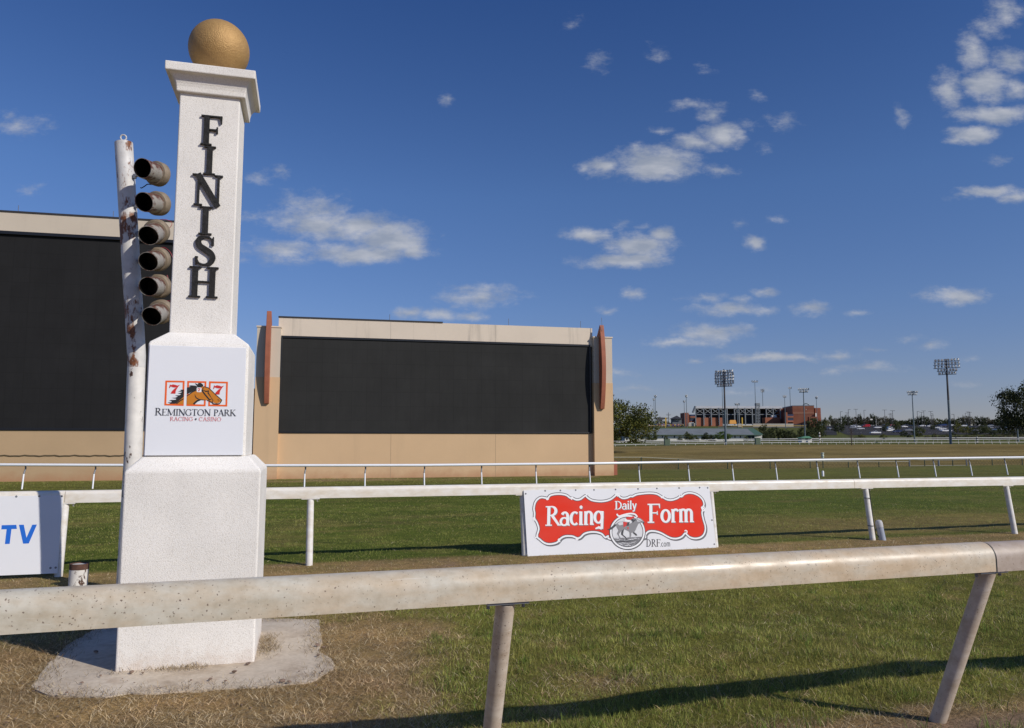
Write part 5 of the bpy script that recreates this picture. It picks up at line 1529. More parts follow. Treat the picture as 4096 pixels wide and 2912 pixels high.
# ------------------------------------------------------------------ floodlight towers
flood_body = MB().lathe((0, 0, 0), (0, -1, -.35), [(.05, -.30), (.14, -.24), (.24, -.05), (.30, .06)], 10, cap0=True)
flood_lens = MB().lathe((0, 0, 0), (0, -1, -.35), [(.285, .055), (.15, .075), (0, .08)], 10)
def shared_mesh(name, mb, mat, sm=40):
    o = mesh_obj(name, mb, mat, smooth_angle=sm); me = o.data; bpy.data.objects.remove(o); return me
FB = shared_mesh("floodlight", flood_body, FLOOD); FL = shared_mesh("lens", flood_lens, LENS)
def inst(name, me, parent, loc, scale=1.0, rz=0.0):
    o = bpy.data.objects.new(name, me); COL.objects.link(o); o.parent = parent
    o.location = [float(c) for c in loc]; o.scale = (scale,) * 3 if isinstance(scale, (int, float)) else scale; o.rotation_euler = (0, 0, rz); return o
def light_tower(x, yt, Y, wpx, rows, label, r=.22, xb=None, yaw=0.0, lamps=8, sc=1.0, mat=None, seed=1, mid=None, aim=0.0):
    """rows = photo rows of the cross arms, top to bottom; wpx = width of the head in photo pixels (one number or one per row)."""
    rnd = random.Random(seed)
    ptop = at_y(x, yt, Y); b = np.array([ptop[0], Y, float(terrain(ptop[0], Y))])
    t = thing("floodlight_tower", b, label, "floodlight tower", "floodlight towers")
    mat = mat or POLE_GREY
    if mid:                                                    # dark upper pole, grey lower pole
        zm = at_y(x, mid, Y)[2]
        mesh_obj("lower_pole", MB().tube([b - np.array([0, 0, .3]), [b[0], Y, zm]], [r, r * .8], 10), POLE_GREY, t, smooth_angle=50)
        mesh_obj("upper_pole", MB().tube([[b[0], Y, zm], ptop], [r * .8, r * .55], 10), POLE_DARK, t, smooth_angle=50)
    else:
        mesh_obj("pole", MB().tube([b - np.array([0, 0, .3]), ptop], [r, r * .55], 9), mat, t, smooth_angle=50)
    ca, sa = math.cos(yaw), math.sin(yaw)
    u = np.array([ca, sa, 0])
    for i, ry in enumerate(rows):
        w = (wpx[i] if isinstance(wpx, (list, tuple)) else wpx) / F_PX * Y / (ca - (x - CX) / F_PX * sa)
        c = np.array([b[0], Y - .12, at_y(x, ry, Y)[2]])
        arm = MB().tube([c - u * w / 2, c + u * w / 2], .06 * sc, 5)
        nn = lamps[i] if isinstance(lamps, (list, tuple)) else lamps
        pos = [(k + .5) / nn - .5 for k in range(nn)]
        for f in pos: arm.tube([c + u * w * f, c + u * w * f + np.array([0, 0, .22 * sc])], .03 * sc, 4)
        if i + 1 < len(rows) and i % 2 == 1:
            z2 = at_y(x, rows[i + 1], Y)[2]
            for f in pos[::2]: arm.tube([c + u * w * f, np.array([*(c + u * w * f)[:2], z2])], .022 * sc, 4)
        mesh_obj("cross_arm", arm, POLE_DARK, t)
        for f in pos:
            p = c + u * w * f + np.array([0, -.1, .28 * sc]) - b
            a_ = rnd.uniform(-.9, .9) + aim
            o = inst("floodlight", FB, t, p, sc * .72, a_)
            inst("lens", FL, o, (0, 0, 0), 1.0)
    return t
light_tower(2895, 1477, 160, [74, 78, 80, 78, 78, 62], [1490.5, 1501.5, 1512.5, 1524, 1535, 1546], "tall dark floodlight tower with six crowded lamp rows in front of the stadium", .24, yaw=-.7, lamps=[8, 8, 8, 8, 8, 6], sc=1.15, seed=3, mid=1640)
light_tower(3784, 1436, 156, [104, 108, 108, 82, 74], [1446, 1459, 1472, 1485, 1498], "tall floodlight tower with five lamp rows rising over the parked cars", .26, yaw=-.7, lamps=[8, 8, 8, 7, 6], sc=1.15, seed=4, mid=1600)
light_tower(3213, 1555, 237, [46, 36], [1560, 1569.5], "floodlight tower with a two row head beside the brick end of the stadium", .22, yaw=-.3, lamps=[7, 6], sc=1.2, seed=5)
light_tower(3648, 1565, 240, [44, 38], [1571, 1580], "slender floodlight tower with a two row head before the far car park", .22, yaw=-.3, lamps=[7, 6], sc=1.2, seed=6)
light_tower(4060, 1571, 238, [34, 28], [1576, 1584], "floodlight tower whose lamps show above the dark tree at the picture edge", .22, yaw=-.3, lamps=[6, 5], sc=1.2, seed=7)
light_tower(3019, 1524, 590, [27, 25], [1526, 1529.5], "slim floodlight mast with a flat two row head above the stadium roof", .30, lamps=6, sc=1.7, seed=8)
light_tower(3049.5, 1557, 690, [16, 16, 15, 14], [1559, 1562, 1565.5, 1569], "floodlight mast with four short rows rising from behind the stadium roof", .34, lamps=4, sc=1.6, seed=9)
light_tower(3159, 1549, 690, [14, 13], [1551.5, 1555], "floodlight mast with a small tilted head behind the brick stand", .34, lamps=4, sc=1.8, seed=10)
light_tower(3138, 1583, 540, [15, 13], [1586, 1590], "floodlight mast with two bright rows at the joint of the grandstand and the brick stand", .28, lamps=4, sc=1.8, seed=11)
light_tower(3265, 1587, 560, [9, 8], [1590, 1595], "small floodlight mast past the brick end wall of the stadium", .28, lamps=3, sc=1.9, seed=12)
light_tower(2948.5, 1614, 560, [21, 19], [1617, 1621], "short floodlight mast whose wide head overlaps the pale stadium roof", .26, lamps=6, sc=1.6, seed=13)
light_tower(2887, 1500, 575, [10], [1504], "thin bare pole standing close behind the tall dark floodlight tower", .26, lamps=2, sc=1.4, seed=14)
light_tower(2621, 1582, 470, [11, 8], [1585, 1590], "floodlight pole over the crowded ball field, the taller one of the pair", .24, lamps=3, sc=1.7, seed=15)
light_tower(2615.5, 1595, 520, [9, 8], [1598, 1601.5], "floodlight pole over the crowded ball field, the shorter one of the pair", .24, lamps=3, sc=1.7, seed=16)
light_tower(2745, 1581, 470, [10, 8], [1584, 1589], "floodlight pole in front of the brick stair tower, the taller one there", .24, lamps=3, sc=1.7, seed=17)
light_tower(2736.5, 1603, 540, [10, 8], [1606, 1610], "floodlight pole in front of the brick stair tower, the shorter one there", .24, lamps=3, sc=1.6, seed=18)
light_tower(2447, 1576, 430, [22, 20], [1580, 1585], "floodlight head peeping out past the end pylon of the video board", .24, lamps=4, sc=1.6, seed=19)
def utility_pole(x, yt, Y, label, arms):
    p = at_y(x, yt, Y); b = np.array([p[0], Y, float(terrain(p[0], Y))])
    t = thing("utility_pole", b, label, "utility pole")
    mesh_obj("pole", MB().tube([b, p], [.3, .2], 7), POLE_DARK, t)
    for dz, w in arms: mesh_obj("cross_arm", MB().box([p[0], Y, p[2] - dz], (w, .2, .22)), POLE_DARK, t)
utility_pole(2552, 1640, 620, "dark utility pole with a stubby top behind the leafy tree", [(.8, 1.8), (1.6, 1.4)])
utility_pole(2673.5, 1650, 640, "utility pole with wide cross arms beside the ball field pavilion", [(1.5, 4.2), (2.3, 3.4)])

# ------------------------------------------------------------------ barn, kiosk, marker poles
def px_box(x0, x1, y0, y1, Y, dep, sink=0.0):
    a = at_y(x0, y1, Y); b = at_y(x1, y0, Y)
    return MB().box([(a[0] + b[0]) / 2, Y + dep / 2, (a[2] - sink + b[2]) / 2], (b[0] - a[0], dep, b[2] - a[2] + sink))
BY = 262
barn = thing("horse_barn", stand(2760, BY), "long low white barn with a grey and green metal roof beyond the back rails", "barn")
mesh_obj("wall", px_box(2500, 3048, 1739, 1761, BY, 11, 1.5), BARN_WHITE, barn)
def roof_piece(nm, q, mat):
    lo = [at_y(x, y, Yq) for x, y, Yq in q]
    mesh_obj(nm, MB().hexa([p - np.array([0, 0, .12]) for p in lo], lo), mat, barn)
roof_piece("roof", [(2440, 1740, BY - .8), (3018, 1739, BY - .8), (2990, 1714.5, BY + 6), (2440, 1714.5, BY + 6)], ROOF_GREY)
roof_piece("roof_hip", [(3018.3, 1739, BY - .8), (3052, 1737, BY - .4), (3016, 1714.5, BY + 6), (2990.3, 1714.5, BY + 6)], ROOF_GREEN)
mesh_obj("ridge_cap", px_box(2440, 3016, 1711.6, 1714.4, BY + 6, .5), ROOF_GREEN, barn)
mesh_obj("eave_trim", px_box(2440, 3052, 1738.8, 1741, BY - .95, .12), ROOF_GREEN, barn)
for x in (2650, 2698, 2846, 2940, 2962): mesh_obj("window", px_box(x - 2.3, x + 2.3, 1742.5, 1751, BY - .06, .15), STAND_DARK, barn)
mesh_obj("porch_opening_shade", px_box(2992, 3018, 1741.5, 1758, BY - .07, .2), STAND_DARK, barn)  # dark slab, the shade inside the open porch put into its colour
for x in (2991, 3005, 3018): mesh_obj("porch_post", px_box(x - .8, x + .8, 1741, 1760, BY - .35, .2, .3), ROOF_GREEN, barn)

KY = 228
kio = thing("track_kiosk", stand(3228, KY), "small white hut with a green hipped roof against the back rails", "hut")
mesh_obj("wall", px_box(3208, 3247, 1752, 1764, KY, 3.2, .6), BARN_WHITE, kio)
a_, b_ = at_y(3203, 1752.5, KY - .4), at_y(3251, 1752.5, KY - .4); tl, tr = at_y(3219, 1744.5, KY + 1.6), at_y(3236, 1744.5, KY + 1.6)
b2, a2 = b_ + np.array([0, 4, 0]), a_ + np.array([0, 4, 0])
mesh_obj("roof", MB().add([a_, b_, b2, a2, tl, tr], [(0, 1, 5, 4), (1, 2, 5), (2, 3, 4, 5), (3, 0, 4), (3, 2, 1, 0)]), plain("bright green roof", (.10, .25, .14), .6), kio)
mesh_obj("window", px_box(3222, 3232, 1754, 1759, KY - .05, .1), STAND_DARK, kio)
def striped(x, y0, y1, Y, label, cols, r):
    p0 = at_y(x, y1, Y); p1 = at_y(x, y0, Y); t = thing("furlong_marker", [p0[0], Y, float(terrain(p0[0], Y))], label, "marker pole")
    n = len(cols); z0, z1 = float(terrain(p0[0], Y)) - .1, p1[2]
    for i, m in enumerate(cols):
        a = z0 + (z1 - z0) * i / (n + 1); b = z0 + (z1 - z0) * (i + 1) / (n + 1)
        mesh_obj("pole_band", MB().lathe([p0[0], Y, a], (0, 0, 1), [(r, 0), (r, b - a - .004)], 8, cap0=True, cap1=True), m, t)
    a = z0 + (z1 - z0) * n / (n + 1)
    mesh_obj("pole_point", MB().lathe([p0[0], Y, a], (0, 0, 1), [(r, 0), (0, z1 - a)], 8, cap0=True), BARN_WHITE, t)
BROWNP = plain("brown pole paint", (.11, .06, .05), .7)
striped(3279, 1727.5, 1766, 226, "pointed marker pole banded white and brown near the green roofed hut", [BARN_WHITE, BROWNP, BARN_WHITE, BROWNP, BARN_WHITE, BROWNP], .24)
striped(3908.5, 1746, 1760, 214, "short marker pole banded black and white at the back rails under the dark trees", [STAND_DARK, BARN_WHITE, STAND_DARK, BARN_WHITE, STAND_DARK], .22)

# ------------------------------------------------------------------ the ball park stadium on the rise
SY = 610
k4 = lambda x, y: (2700 + x / 3.515, 1500 + y / 3.515)
def zb4(x0, x1, y0, y1, Y, dep, sink=0.0):
    a = k4(x0, y0); b = k4(x1, y1); return px_box(a[0], b[0], a[1], b[1], Y, dep, sink)
stad = thing("stadium", stand(2950, SY), "ball park grandstand with a pale roof, steel trusses and red brick ends on the rise", "stadium")
a, b = k4(285, 440), k4(1500, 445)
rf = [at_y(*k4(283, 462), SY), at_y(*k4(1497, 465), SY), at_y(*k4(1500, 440), SY + 14), at_y(*k4(287, 436), SY + 14)]
mesh_obj("roof", MB().hexa([p - np.array([0, 0, .5]) for p in rf], rf), ROOF_PALE, stad)
mesh_obj("seating_shell", MB().hexa([at_y(*k4(292, 690), SY + 10), at_y(*k4(1490, 690), SY + 10), at_y(*k4(1490, 690), SY + 30), at_y(*k4(292, 690), SY + 30)], [at_y(*k4(292, 464), SY + 12), at_y(*k4(1490, 466), SY + 12), at_y(*k4(1490, 466), SY + 30), at_y(*k4(292, 464), SY + 30)]), STAND_DARK, stad)
mesh_obj("main_beam", zb4(290, 1500, 550, 560, SY - .2, 1.0), STEEL_PALE, stad)
mesh_obj("roof_strut", MB().tube([at_y(*k4(250, 530), SY), at_y(*k4(286, 440), SY)], .9, 6), STEEL_PALE, stad)
cols_ = [292, 406, 512, 620, 735, 840, 903, 990, 1090, 1285, 1383, 1483]
for i, x in enumerate(cols_):
    mesh_obj("column", zb4(x - 3.6, x + 3.6, 463, 690 if i < 9 else 600, SY - 4.2, .8, 1), STEEL_PALE, stad)
    if i + 1 < len(cols_) and x not in (735, 1090):
        p, q = k4(x, 550), k4(cols_[i + 1], 470); p2, q2 = k4(x, 470), k4(cols_[i + 1], 550)
        mesh_obj("cross_brace", MB().tube([at_y(*p, SY - .1), at_y(*q, SY - .1)], .27, 5).tube([at_y(*p2, SY + .5), at_y(*q2, SY + .5)], .25, 5), STEEL_PALE, stad)
mesh_obj("cross_brace", MB().tube([at_y(*k4(430, 690), SY - .3), at_y(*k4(505, 565), SY - .3)], .4, 5).tube([at_y(*k4(480, 690), SY - .1), at_y(*k4(412, 565), SY - .1)], .36, 5), STEEL_PALE, stad)
mesh_obj("concourse_wall", zb4(300, 666, 600, 690, SY - 3, 8, 3), BRICK, stad)
mesh_obj("kiosk_block", zb4(1272, 1480, 598, 690, SY - 12, 8, 3), BRICK, stad)
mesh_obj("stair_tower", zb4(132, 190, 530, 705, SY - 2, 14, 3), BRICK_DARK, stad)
for y0, y1, m in ((555, 578, NAVY), (578, 600, BRICK), (600, 622, STAND_DARK), (622, 645, NAVY), (645, 664, BRICK)):
    mesh_obj("balcony_band", zb4(190.5, 287, y0 + .3, y1, SY - 1 + (y0 % 7) * .03, 6), m, stad)
mesh_obj("balcony_pier", zb4(186, 198, 545, 690, SY - 1.6, 5, 3), BRICK, stad)
mesh_obj("plinth", zb4(190, 670, 676, 712, SY - 2.4, 2, 3), CONC_PALE, stad)
# brick end block: lit front, shaded flank
f0, f1 = k4(1668, 437), k4(1972, 440)
Aq = [at_y(k4(1668, 0)[0], 1763, SY - 26), at_y(k4(1972, 0)[0], 1763, SY - 30), at_y(k4(1972, 0)[0], 1763, SY + 14), at_y(k4(1524, 0)[0], 1763, SY + 8)]
zt = at_y(*f0, SY - 26)[2]; zbb = float(terrain(Aq[0][0], SY - 26)) - 4
mesh_obj("brick_end_block", MB().hexa([np.array([p[0], p[1], zbb]) for p in Aq], [np.array([p[0], p[1], zt]) for p in Aq]), BRICK, stad)
z1_, z2_ = at_y(*k4(1668, 548), SY - 26)[2], at_y(*k4(1668, 522), SY - 26)[2]
d0, d1 = Aq[0], Aq[1]; off = np.array([0, -.12, 0])
mesh_obj("brick_band", MB().hexa([np.array([d0[0] + .2, d0[1] - .12, z1_]), np.array([d1[0] - .2, d1[1] - .12, z1_]), np.array([d1[0] - .2, d1[1] + .5, z1_]), np.array([d0[0] + .2, d0[1] + .5, z1_])], [np.array([d0[0] + .2, d0[1] - .12, z2_]), np.array([d1[0] - .2, d1[1] - .12, z2_]), np.array([d1[0] - .2, d1[1] + .5, z2_]), np.array([d0[0] + .2, d0[1] + .5, z2_])]), BRICK_BAND, stad)
mesh_obj("parapet", MB().hexa([np.array([p[0], p[1], zt + .01]) for p in Aq], [np.array([p[0] * 1.001, p[1], zt + .5]) for p in Aq]), STEEL_PALE, stad)
for y0, y1, m in ((552, 576, NAVY), (576, 598, BRICK), (598, 618, STAND_DARK), (618, 638, NAVY), (638, 662, BRICK)):
    mesh_obj("balcony_band", zb4(1580, 1665, y0 + .3, y1, SY - 29 + (y0 % 5) * .03, 6), m, stad)
mesh_obj("balcony_pier", zb4(1566, 1580, 525, 680, SY - 29.5, 5, 3), BRICK, stad)
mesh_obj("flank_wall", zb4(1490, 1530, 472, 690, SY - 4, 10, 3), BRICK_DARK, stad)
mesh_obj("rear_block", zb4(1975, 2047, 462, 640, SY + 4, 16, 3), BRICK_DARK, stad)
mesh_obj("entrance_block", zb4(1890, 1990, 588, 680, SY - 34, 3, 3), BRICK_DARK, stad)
for x in (1845, 1886): mesh_obj("wall_lamp", zb4(x - 5, x + 5, 483, 491, SY - 28.6, .4), BARN_WHITE, stad)
for x in (1975,): mesh_obj("wall_sign", zb4(x, x + 20, 535, 585, SY - 31, .3), BARN_WHITE, stad)
tw = thing("lattice_tower", stand(k4(1168, 0)[0], SY - 22), "pale steel lattice camera tower in front of the grandstand", "tower")
lt = MB(); Yt = SY - 22
for x in (1146, 1192):
    for dy in (0, 3.2): lt.tube([at_y(*k4(x, 695), Yt) + np.array([0, dy, -2]), at_y(*k4(x, 400), Yt) + np.array([0, dy, 0])], .22, 5)
for i in range(7):
    y0, y1 = 690 - i * 41, 690 - (i + 1) * 41
    lt.tube([at_y(*k4(1146, y0), Yt), at_y(*k4(1192, y1), Yt)], .16, 4); lt.tube([at_y(*k4(1192, y0), Yt), at_y(*k4(1146, y1), Yt)], .16, 4)
    lt.box((at_y(*k4(1146, y1), Yt) + at_y(*k4(1192, y1), Yt)) / 2, (at_y(*k4(1192, y1), Yt) - at_y(*k4(1146, y1), Yt))[[0, 2, 2]] * [1, 0, 0] + [0, .25, .25])
mesh_obj("lattice_frame", lt, STEEL_PALE, tw)
mesh_obj("camera_platform", zb4(1143, 1196, 395, 425, Yt - .4, 4), STEEL_PALE, tw)

WYD = 566
wl = thing("outfield_wall", stand(3090, WYD), "long pale outfield wall with a yellow top line below the stadium", "wall")
mesh_obj("wall_panel", zb4(890, 948, 684, 736, WYD, .5, 2), CONC_PALE, wl)
mesh_obj("wall_panel", zb4(1100, 1668, 684, 740, WYD, .5, 2), CONC_PALE, wl)
mesh_obj("wall_panel", zb4(1668, 1868, 692, 742, WYD, .5, 2), STAND_DARK, wl)
mesh_obj("yellow_guard", zb4(785, 1868, 711, 717, WYD - 4, .4), YELLOW, wl)
mesh_obj("fence_base", zb4(600, 1868, 727, 744, WYD - 6, .3, 2), plain("mesh backed fence", (.10, .10, .095), .8), wl)
of = thing("outfield_fence", stand(2615, 470), "low ball field fence with a yellow guard tube under the crowd", "fence")
mesh_obj("yellow_guard", MB().tube([at_y(x, 1703.3, 470) for x in (2570, 2615, 2662)], .16, 6), YELLOW, of)
mesh_obj("yellow_guard", MB().tube([at_y(x, 1708.5, 440) for x in (2560, 2585, 2608)], .14, 6), YELLOW, of)
for x in (2639, 2667, 2683, 2709):
    p = at_y(x, 1690, 460); mesh_obj("fence_post", MB().tube([[p[0], 460, float(terrain(p[0], 460)) - .2], p], .12, 5), STAND_DARK, of)
for x, yt, lab in ((2661.5, 1670, "yellow foul pole by the pavilion"), (2967, 1669.5, "yellow foul pole standing before the grandstand")):
    p = at_y(x, yt, 480); t = thing("foul_pole", [p[0], 480, float(terrain(p[0], 480))], lab, "foul pole")
    mesh_obj("pole", MB().tube([[p[0], 480, float(terrain(p[0], 480)) - .2], p], .19, 7), YELLOW, t)
    mesh_obj("net_wing", MB().box([p[0] + .35, 480, p[2] - 2.2], (.5, .05, 4.2)), YELLOW, t)
for x, yt, yb in ((2586, 1677, 1703), (2590.5, 1683, 1711), (2606, 1661, 1682)):
    p = at_y(x, yt, 455); t = thing("backstop_pole", [p[0], 455, float(terrain(p[0], 455))], "thin pale backstop pole beside the crowded ball field", "pole", "backstop poles")
    mesh_obj("pole", MB().tube([[p[0], 455, float(terrain(p[0], 455)) - .2], p], .11, 6), STEEL_PALE, t)
PY_ = 600
pav = thing("field_pavilion", stand(2707, PY_), "dark hip roofed pavilion beside the crowd", "pavilion")
apx = at_y(2707, 1662, PY_); c4 = [at_y(2686, 1675.5, PY_ - 5), at_y(2730, 1675.5, PY_ - 5)]; c4 += [c4[1] + np.array([0, 10, 0]), c4[0] + np.array([0, 10, 0])]
mesh_obj("roof", MB().add(c4 + [apx], [(0, 1, 4), (1, 2, 4), (2, 3, 4), (3, 0, 4), (3, 2, 1, 0)]), ROOF_BLACK, pav)
mesh_obj("wall", px_box(2690, 2726, 1675.7, 1690, PY_ - 3, 6, 3), plain("grey block wall", (.13, .14, .15), .9), pav)
mesh_obj("counter_opening", px_box(2701, 2721, 1678.5, 1682.5, PY_ - 3.1, .3), CONC_PALE, pav)
cnp = thing("shade_canopy", stand(2650, 620), "slanted dark shade canopy over the spectators", "canopy")
cq = [at_y(2625, 1679, 614), at_y(2645, 1679, 614), at_y(2677, 1671, 620), at_y(2628, 1669, 626)]
mesh_obj("roof", MB().hexa([p - np.array([0, 0, .3]) for p in cq], cq), plain("brown shade cloth", (.055, .048, .042), .9), cnp)
for x in (2630, 2648, 2668): mesh_obj("post", px_box(x - .7, x + .7, 1674, 1695, 617, .3, 2), STEEL_PALE, cnp)
cn2 = thing("dugout_roof", stand(2556, 600), "low dark roof showing at the side of the big leafy tree", "shelter")
cq = [at_y(2535, 1674, 594), at_y(2571, 1677, 594), at_y(2556, 1669.5, 604), at_y(2538, 1669.5, 604)]
mesh_obj("roof", MB().hexa([p - np.array([0, 0, .3]) for p in cq], cq), ROOF_BLACK, cn2)
for x in (2550, 2567): mesh_obj("post", px_box(x - .7, x + .7, 1676, 1694, 597, .3, 2), STAND_DARK, cn2)
tent = thing("equipment_cover", stand(2932, 600), "orange yellow covered equipment under the grandstand", "cover")
q = [at_y(*k4(766, 668), 592), at_y(*k4(866, 668), 592)]; q += [q[1] + np.array([0, 5, 0]), q[0] + np.array([0, 5, 0])]
q2 = [at_y(*k4(772, 634), 593), at_y(*k4(852, 632), 593)]; q2 += [q2[1] + np.array([0, 3, 0]), q2[0] + np.array([0, 3, 0])]
mesh_obj("tarpaulin", MB().hexa([p - np.array([0, 0, 1]) for p in q], q2), ORANGE_TARP, tent)
for x, lab in ((1369, "pale tent with a rounded top on the stadium terrace, the narrower of two"), (1408, "pale tent with a rounded top on the stadium terrace, the wider of two")):
    c = at_y(*k4(x, 598), SY - 3); t = thing("terrace_tent", c, lab, "tent")
    mesh_obj("tent_roof", MB().lathe(c, (0, 0, 1), [(1.5, 0), (1.45, .9), (1.0, 1.7), (0, 2.0)], 12), BARN_WHITE, t, smooth_angle=60)
arc = thing("entrance_arch", stand(3250, 640), "thin pale arch curving down at the end of the stadium", "arch")
mesh_obj("arch_rib", MB().tube([at_y(*k4(x, y), 640) for x, y in spline([(1990, 490), (2020, 520), (2042, 575), (2052, 640), (2054, 690)], k=4)], .7, 6), STEEL_PALE, arc)
ar2 = thing("roof_arch", stand(k4(1845, 0)[0], 680), "grey arch rising just over the brick stadium end", "arch")
mesh_obj("arch_rib", MB().tube([at_y(*k4(1845 + 45 * math.cos(t), 440 - 38 * math.sin(t)), 680) for t in np.linspace(0, math.pi, 13)], .5, 6), POLE_GREY, ar2)

def crowd():
    V, Fc, Cc = [], [], []
    pal = [(.55, .55, .6), (.45, .03, .04), (.03, .06, .28), (.5, .5, .52), (.02, .02, .03), (.10, .03, .12), (.6, .58, .5), (.05, .2, .5), (.5, .42, .05), (.25, .22, .2)]
    mb = MB(); tones = []
    for i in range(210):
        x = random.uniform(2556, 2735); Y = random.uniform(575, 600)
        p = stand(x, Y); h = random.uniform(1.55, 1.9) * 1.25; c = random.choice(pal); lg = random.choice([(.02, .02, .03), (.04, .05, .10), (.25, .22, .18)])
        k = len(mb.v)
        mb.lathe(p, (0, 0, 1), [(.16, 0), (.20, h * .45)], 5); tones += [lg] * (len(mb.v) - k); k = len(mb.v)
        mb.lathe(p, (0, 0, 1), [(.24, h * .45), (.30, h * .78), (.12, h * .84)], 6); tones += [c] * (len(mb.v) - k); k = len(mb.v)
        mb.lathe(p, (0, 0, 1), [(.09, h * .84), (.15, h * .90), (.13, h * .97), (.02, h)], 6); tones += [(.30, .18, .13)] * (len(mb.v) - k)
    o = mesh_obj("crowd", mb, CROWD_MAT)
    at = o.data.color_attributes.new('tone', 'FLOAT_COLOR', 'POINT'); at.data.foreach_set('color', np.concatenate([np.array(tones), np.ones((len(tones), 1))], 1).ravel())
    tag(o, "distant crowd of spectators in mixed bright clothes along the ball field", "crowd", kind='stuff')
crowd()

# ------------------------------------------------------------------ car park
def sheet(name, poly, mat, label, cat, lift, step=6.0):
    """A road surface laid over the terrain inside a pixel outline [(x, Y)]."""
    xs = [at_y(x, 1763, Y)[:2] for x, Y in poly]
    y0, y1 = min(p[1] for p in xs), max(p[1] for p in xs)
    mb = MB(); rows = []
    ny = int((y1 - y0) / step) + 1
    for i in range(ny + 1):
        y = y0 + (y1 - y0) * i / ny; y = min(max(y, y0 + .01), y1 - .01); cr = []
        for j in range(len(xs)):
            a, b = xs[j], xs[(j + 1) % len(xs)]
            if (a[1] > y) != (b[1] > y): cr.append(a[0] + (b[0] - a[0]) * (y - a[1]) / (b[1] - a[1]))
        l, r = min(cr), max(cr)
        rows.append([[l + (r - l) * k / 12, y, float(terrain(l + (r - l) * k / 12, y)) + lift] for k in range(13)])
    vs = [p for r in rows for p in r]
    mb.add(vs, [(i * 13 + k, i * 13 + k + 1, i * 13 + 14 + k, i * 13 + 13 + k) for i in range(len(rows) - 1) for k in range(12)])
    tag(mesh_obj(name, mb, mat), label, cat, kind='structure'); return mb
sheet("car_park", [(3395, 408), (3600, 402), (3800, 420), (4400, 430), (4400, 690), (3300, 690), (3340, 520)], ASPHALT, "dark asphalt of the far car park", "car park", .10)
sheet("access_road", [(3292, 405), (3350, 405), (3345, 520), (3318, 660), (3300, 660), (3298, 520)], ASPHALT, "narrow asphalt road climbing past the round bush", "road", .16)
for i in range(26):
    Y = 470 + (i % 2) * 60; x = 3420 + i * 26
    a = at_y(x, 1763, Y); zz = float(terrain(a[0], Y)) + .118
mk = MB()
for Y in (452, 500, 548, 600):
    for i in range(44):
        x = 3400 + i * 17.5
        a = at_y(x, 1763, Y); z0 = float(terrain(a[0], Y)); z1 = float(terrain(a[0], Y + 5))
        mk.add([[a[0] - .08, Y, z0 + .12], [a[0] + .08, Y, z0 + .12], [a[0] + .08, Y + 5, z1 + .12], [a[0] - .08, Y + 5, z1 + .12]], [(0, 1, 2, 3)])
tag(mesh_obj("road_markings", mk, LINE_WHITE), "white parking bay lines on the far car park", "road markings", kind='structure')

wheel_me = shared_mesh("wheel", MB().lathe((0, -.11, 0), (0, 1, 0), [(.20, -.01), (.33, .0), (.335, .21), (.20, .22)], 14, cap0=True, cap1=True), TYRE)
rim_me = shared_mesh("rim", MB().lathe((0, 0, 0), (0, 1, 0), [(0, -.125), (.17, -.122), (.19, -.115)], 12).lathe((0, 0, 0), (0, 1, 0), [(.19, .118), (.17, .124), (0, .126)], 12), CAR_SILVER)
def car_shapes(kind):
    """Side outline (x along the car, z up), cabin outline and size."""
    if kind == 'pickup':
        L, W = 5.8, 1.95
        low = [(-2.9, .45), (2.9, .45), (2.9, .95), (2.75, 1.08), (1.5, 1.18), (1.0, 1.20), (-.75, 1.20), (-.78, 1.15), (-2.88, 1.12)]
        cab = [(1.05, 1.19), (.35, 1.80), (-.62, 1.80), (-.75, 1.19)]
    elif kind == 'van':
        L, W = 5.2, 1.95
        low = [(-2.6, .40), (2.6, .40), (2.6, .95), (2.2, 1.25), (-2.6, 1.30)]
        cab = [(2.15, 1.24), (1.55, 2.05), (-2.52, 2.08), (-2.6, 1.29)]
    elif kind == 'suv':
        L, W = 4.8, 1.9
        low = [(-2.35, .42), (2.4, .42), (2.4, .85), (2.25, 1.0), (1.05, 1.10), (-2.35, 1.12)]
        cab = [(1.05, 1.09), (.45, 1.68), (-2.0, 1.70), (-2.32, 1.11)]
    else:
        L, W = 4.6, 1.8
        low = [(-2.3, .36), (2.3, .36), (2.3, .70), (2.1, .82), (.95, .95), (-1.75, .98), (-2.25, .92)]
        cab = [(.98, .94), (.25, 1.40), (-.95, 1.42), (-1.75, .97)]
    return L, W, low, cab
CAR_MESH = {}
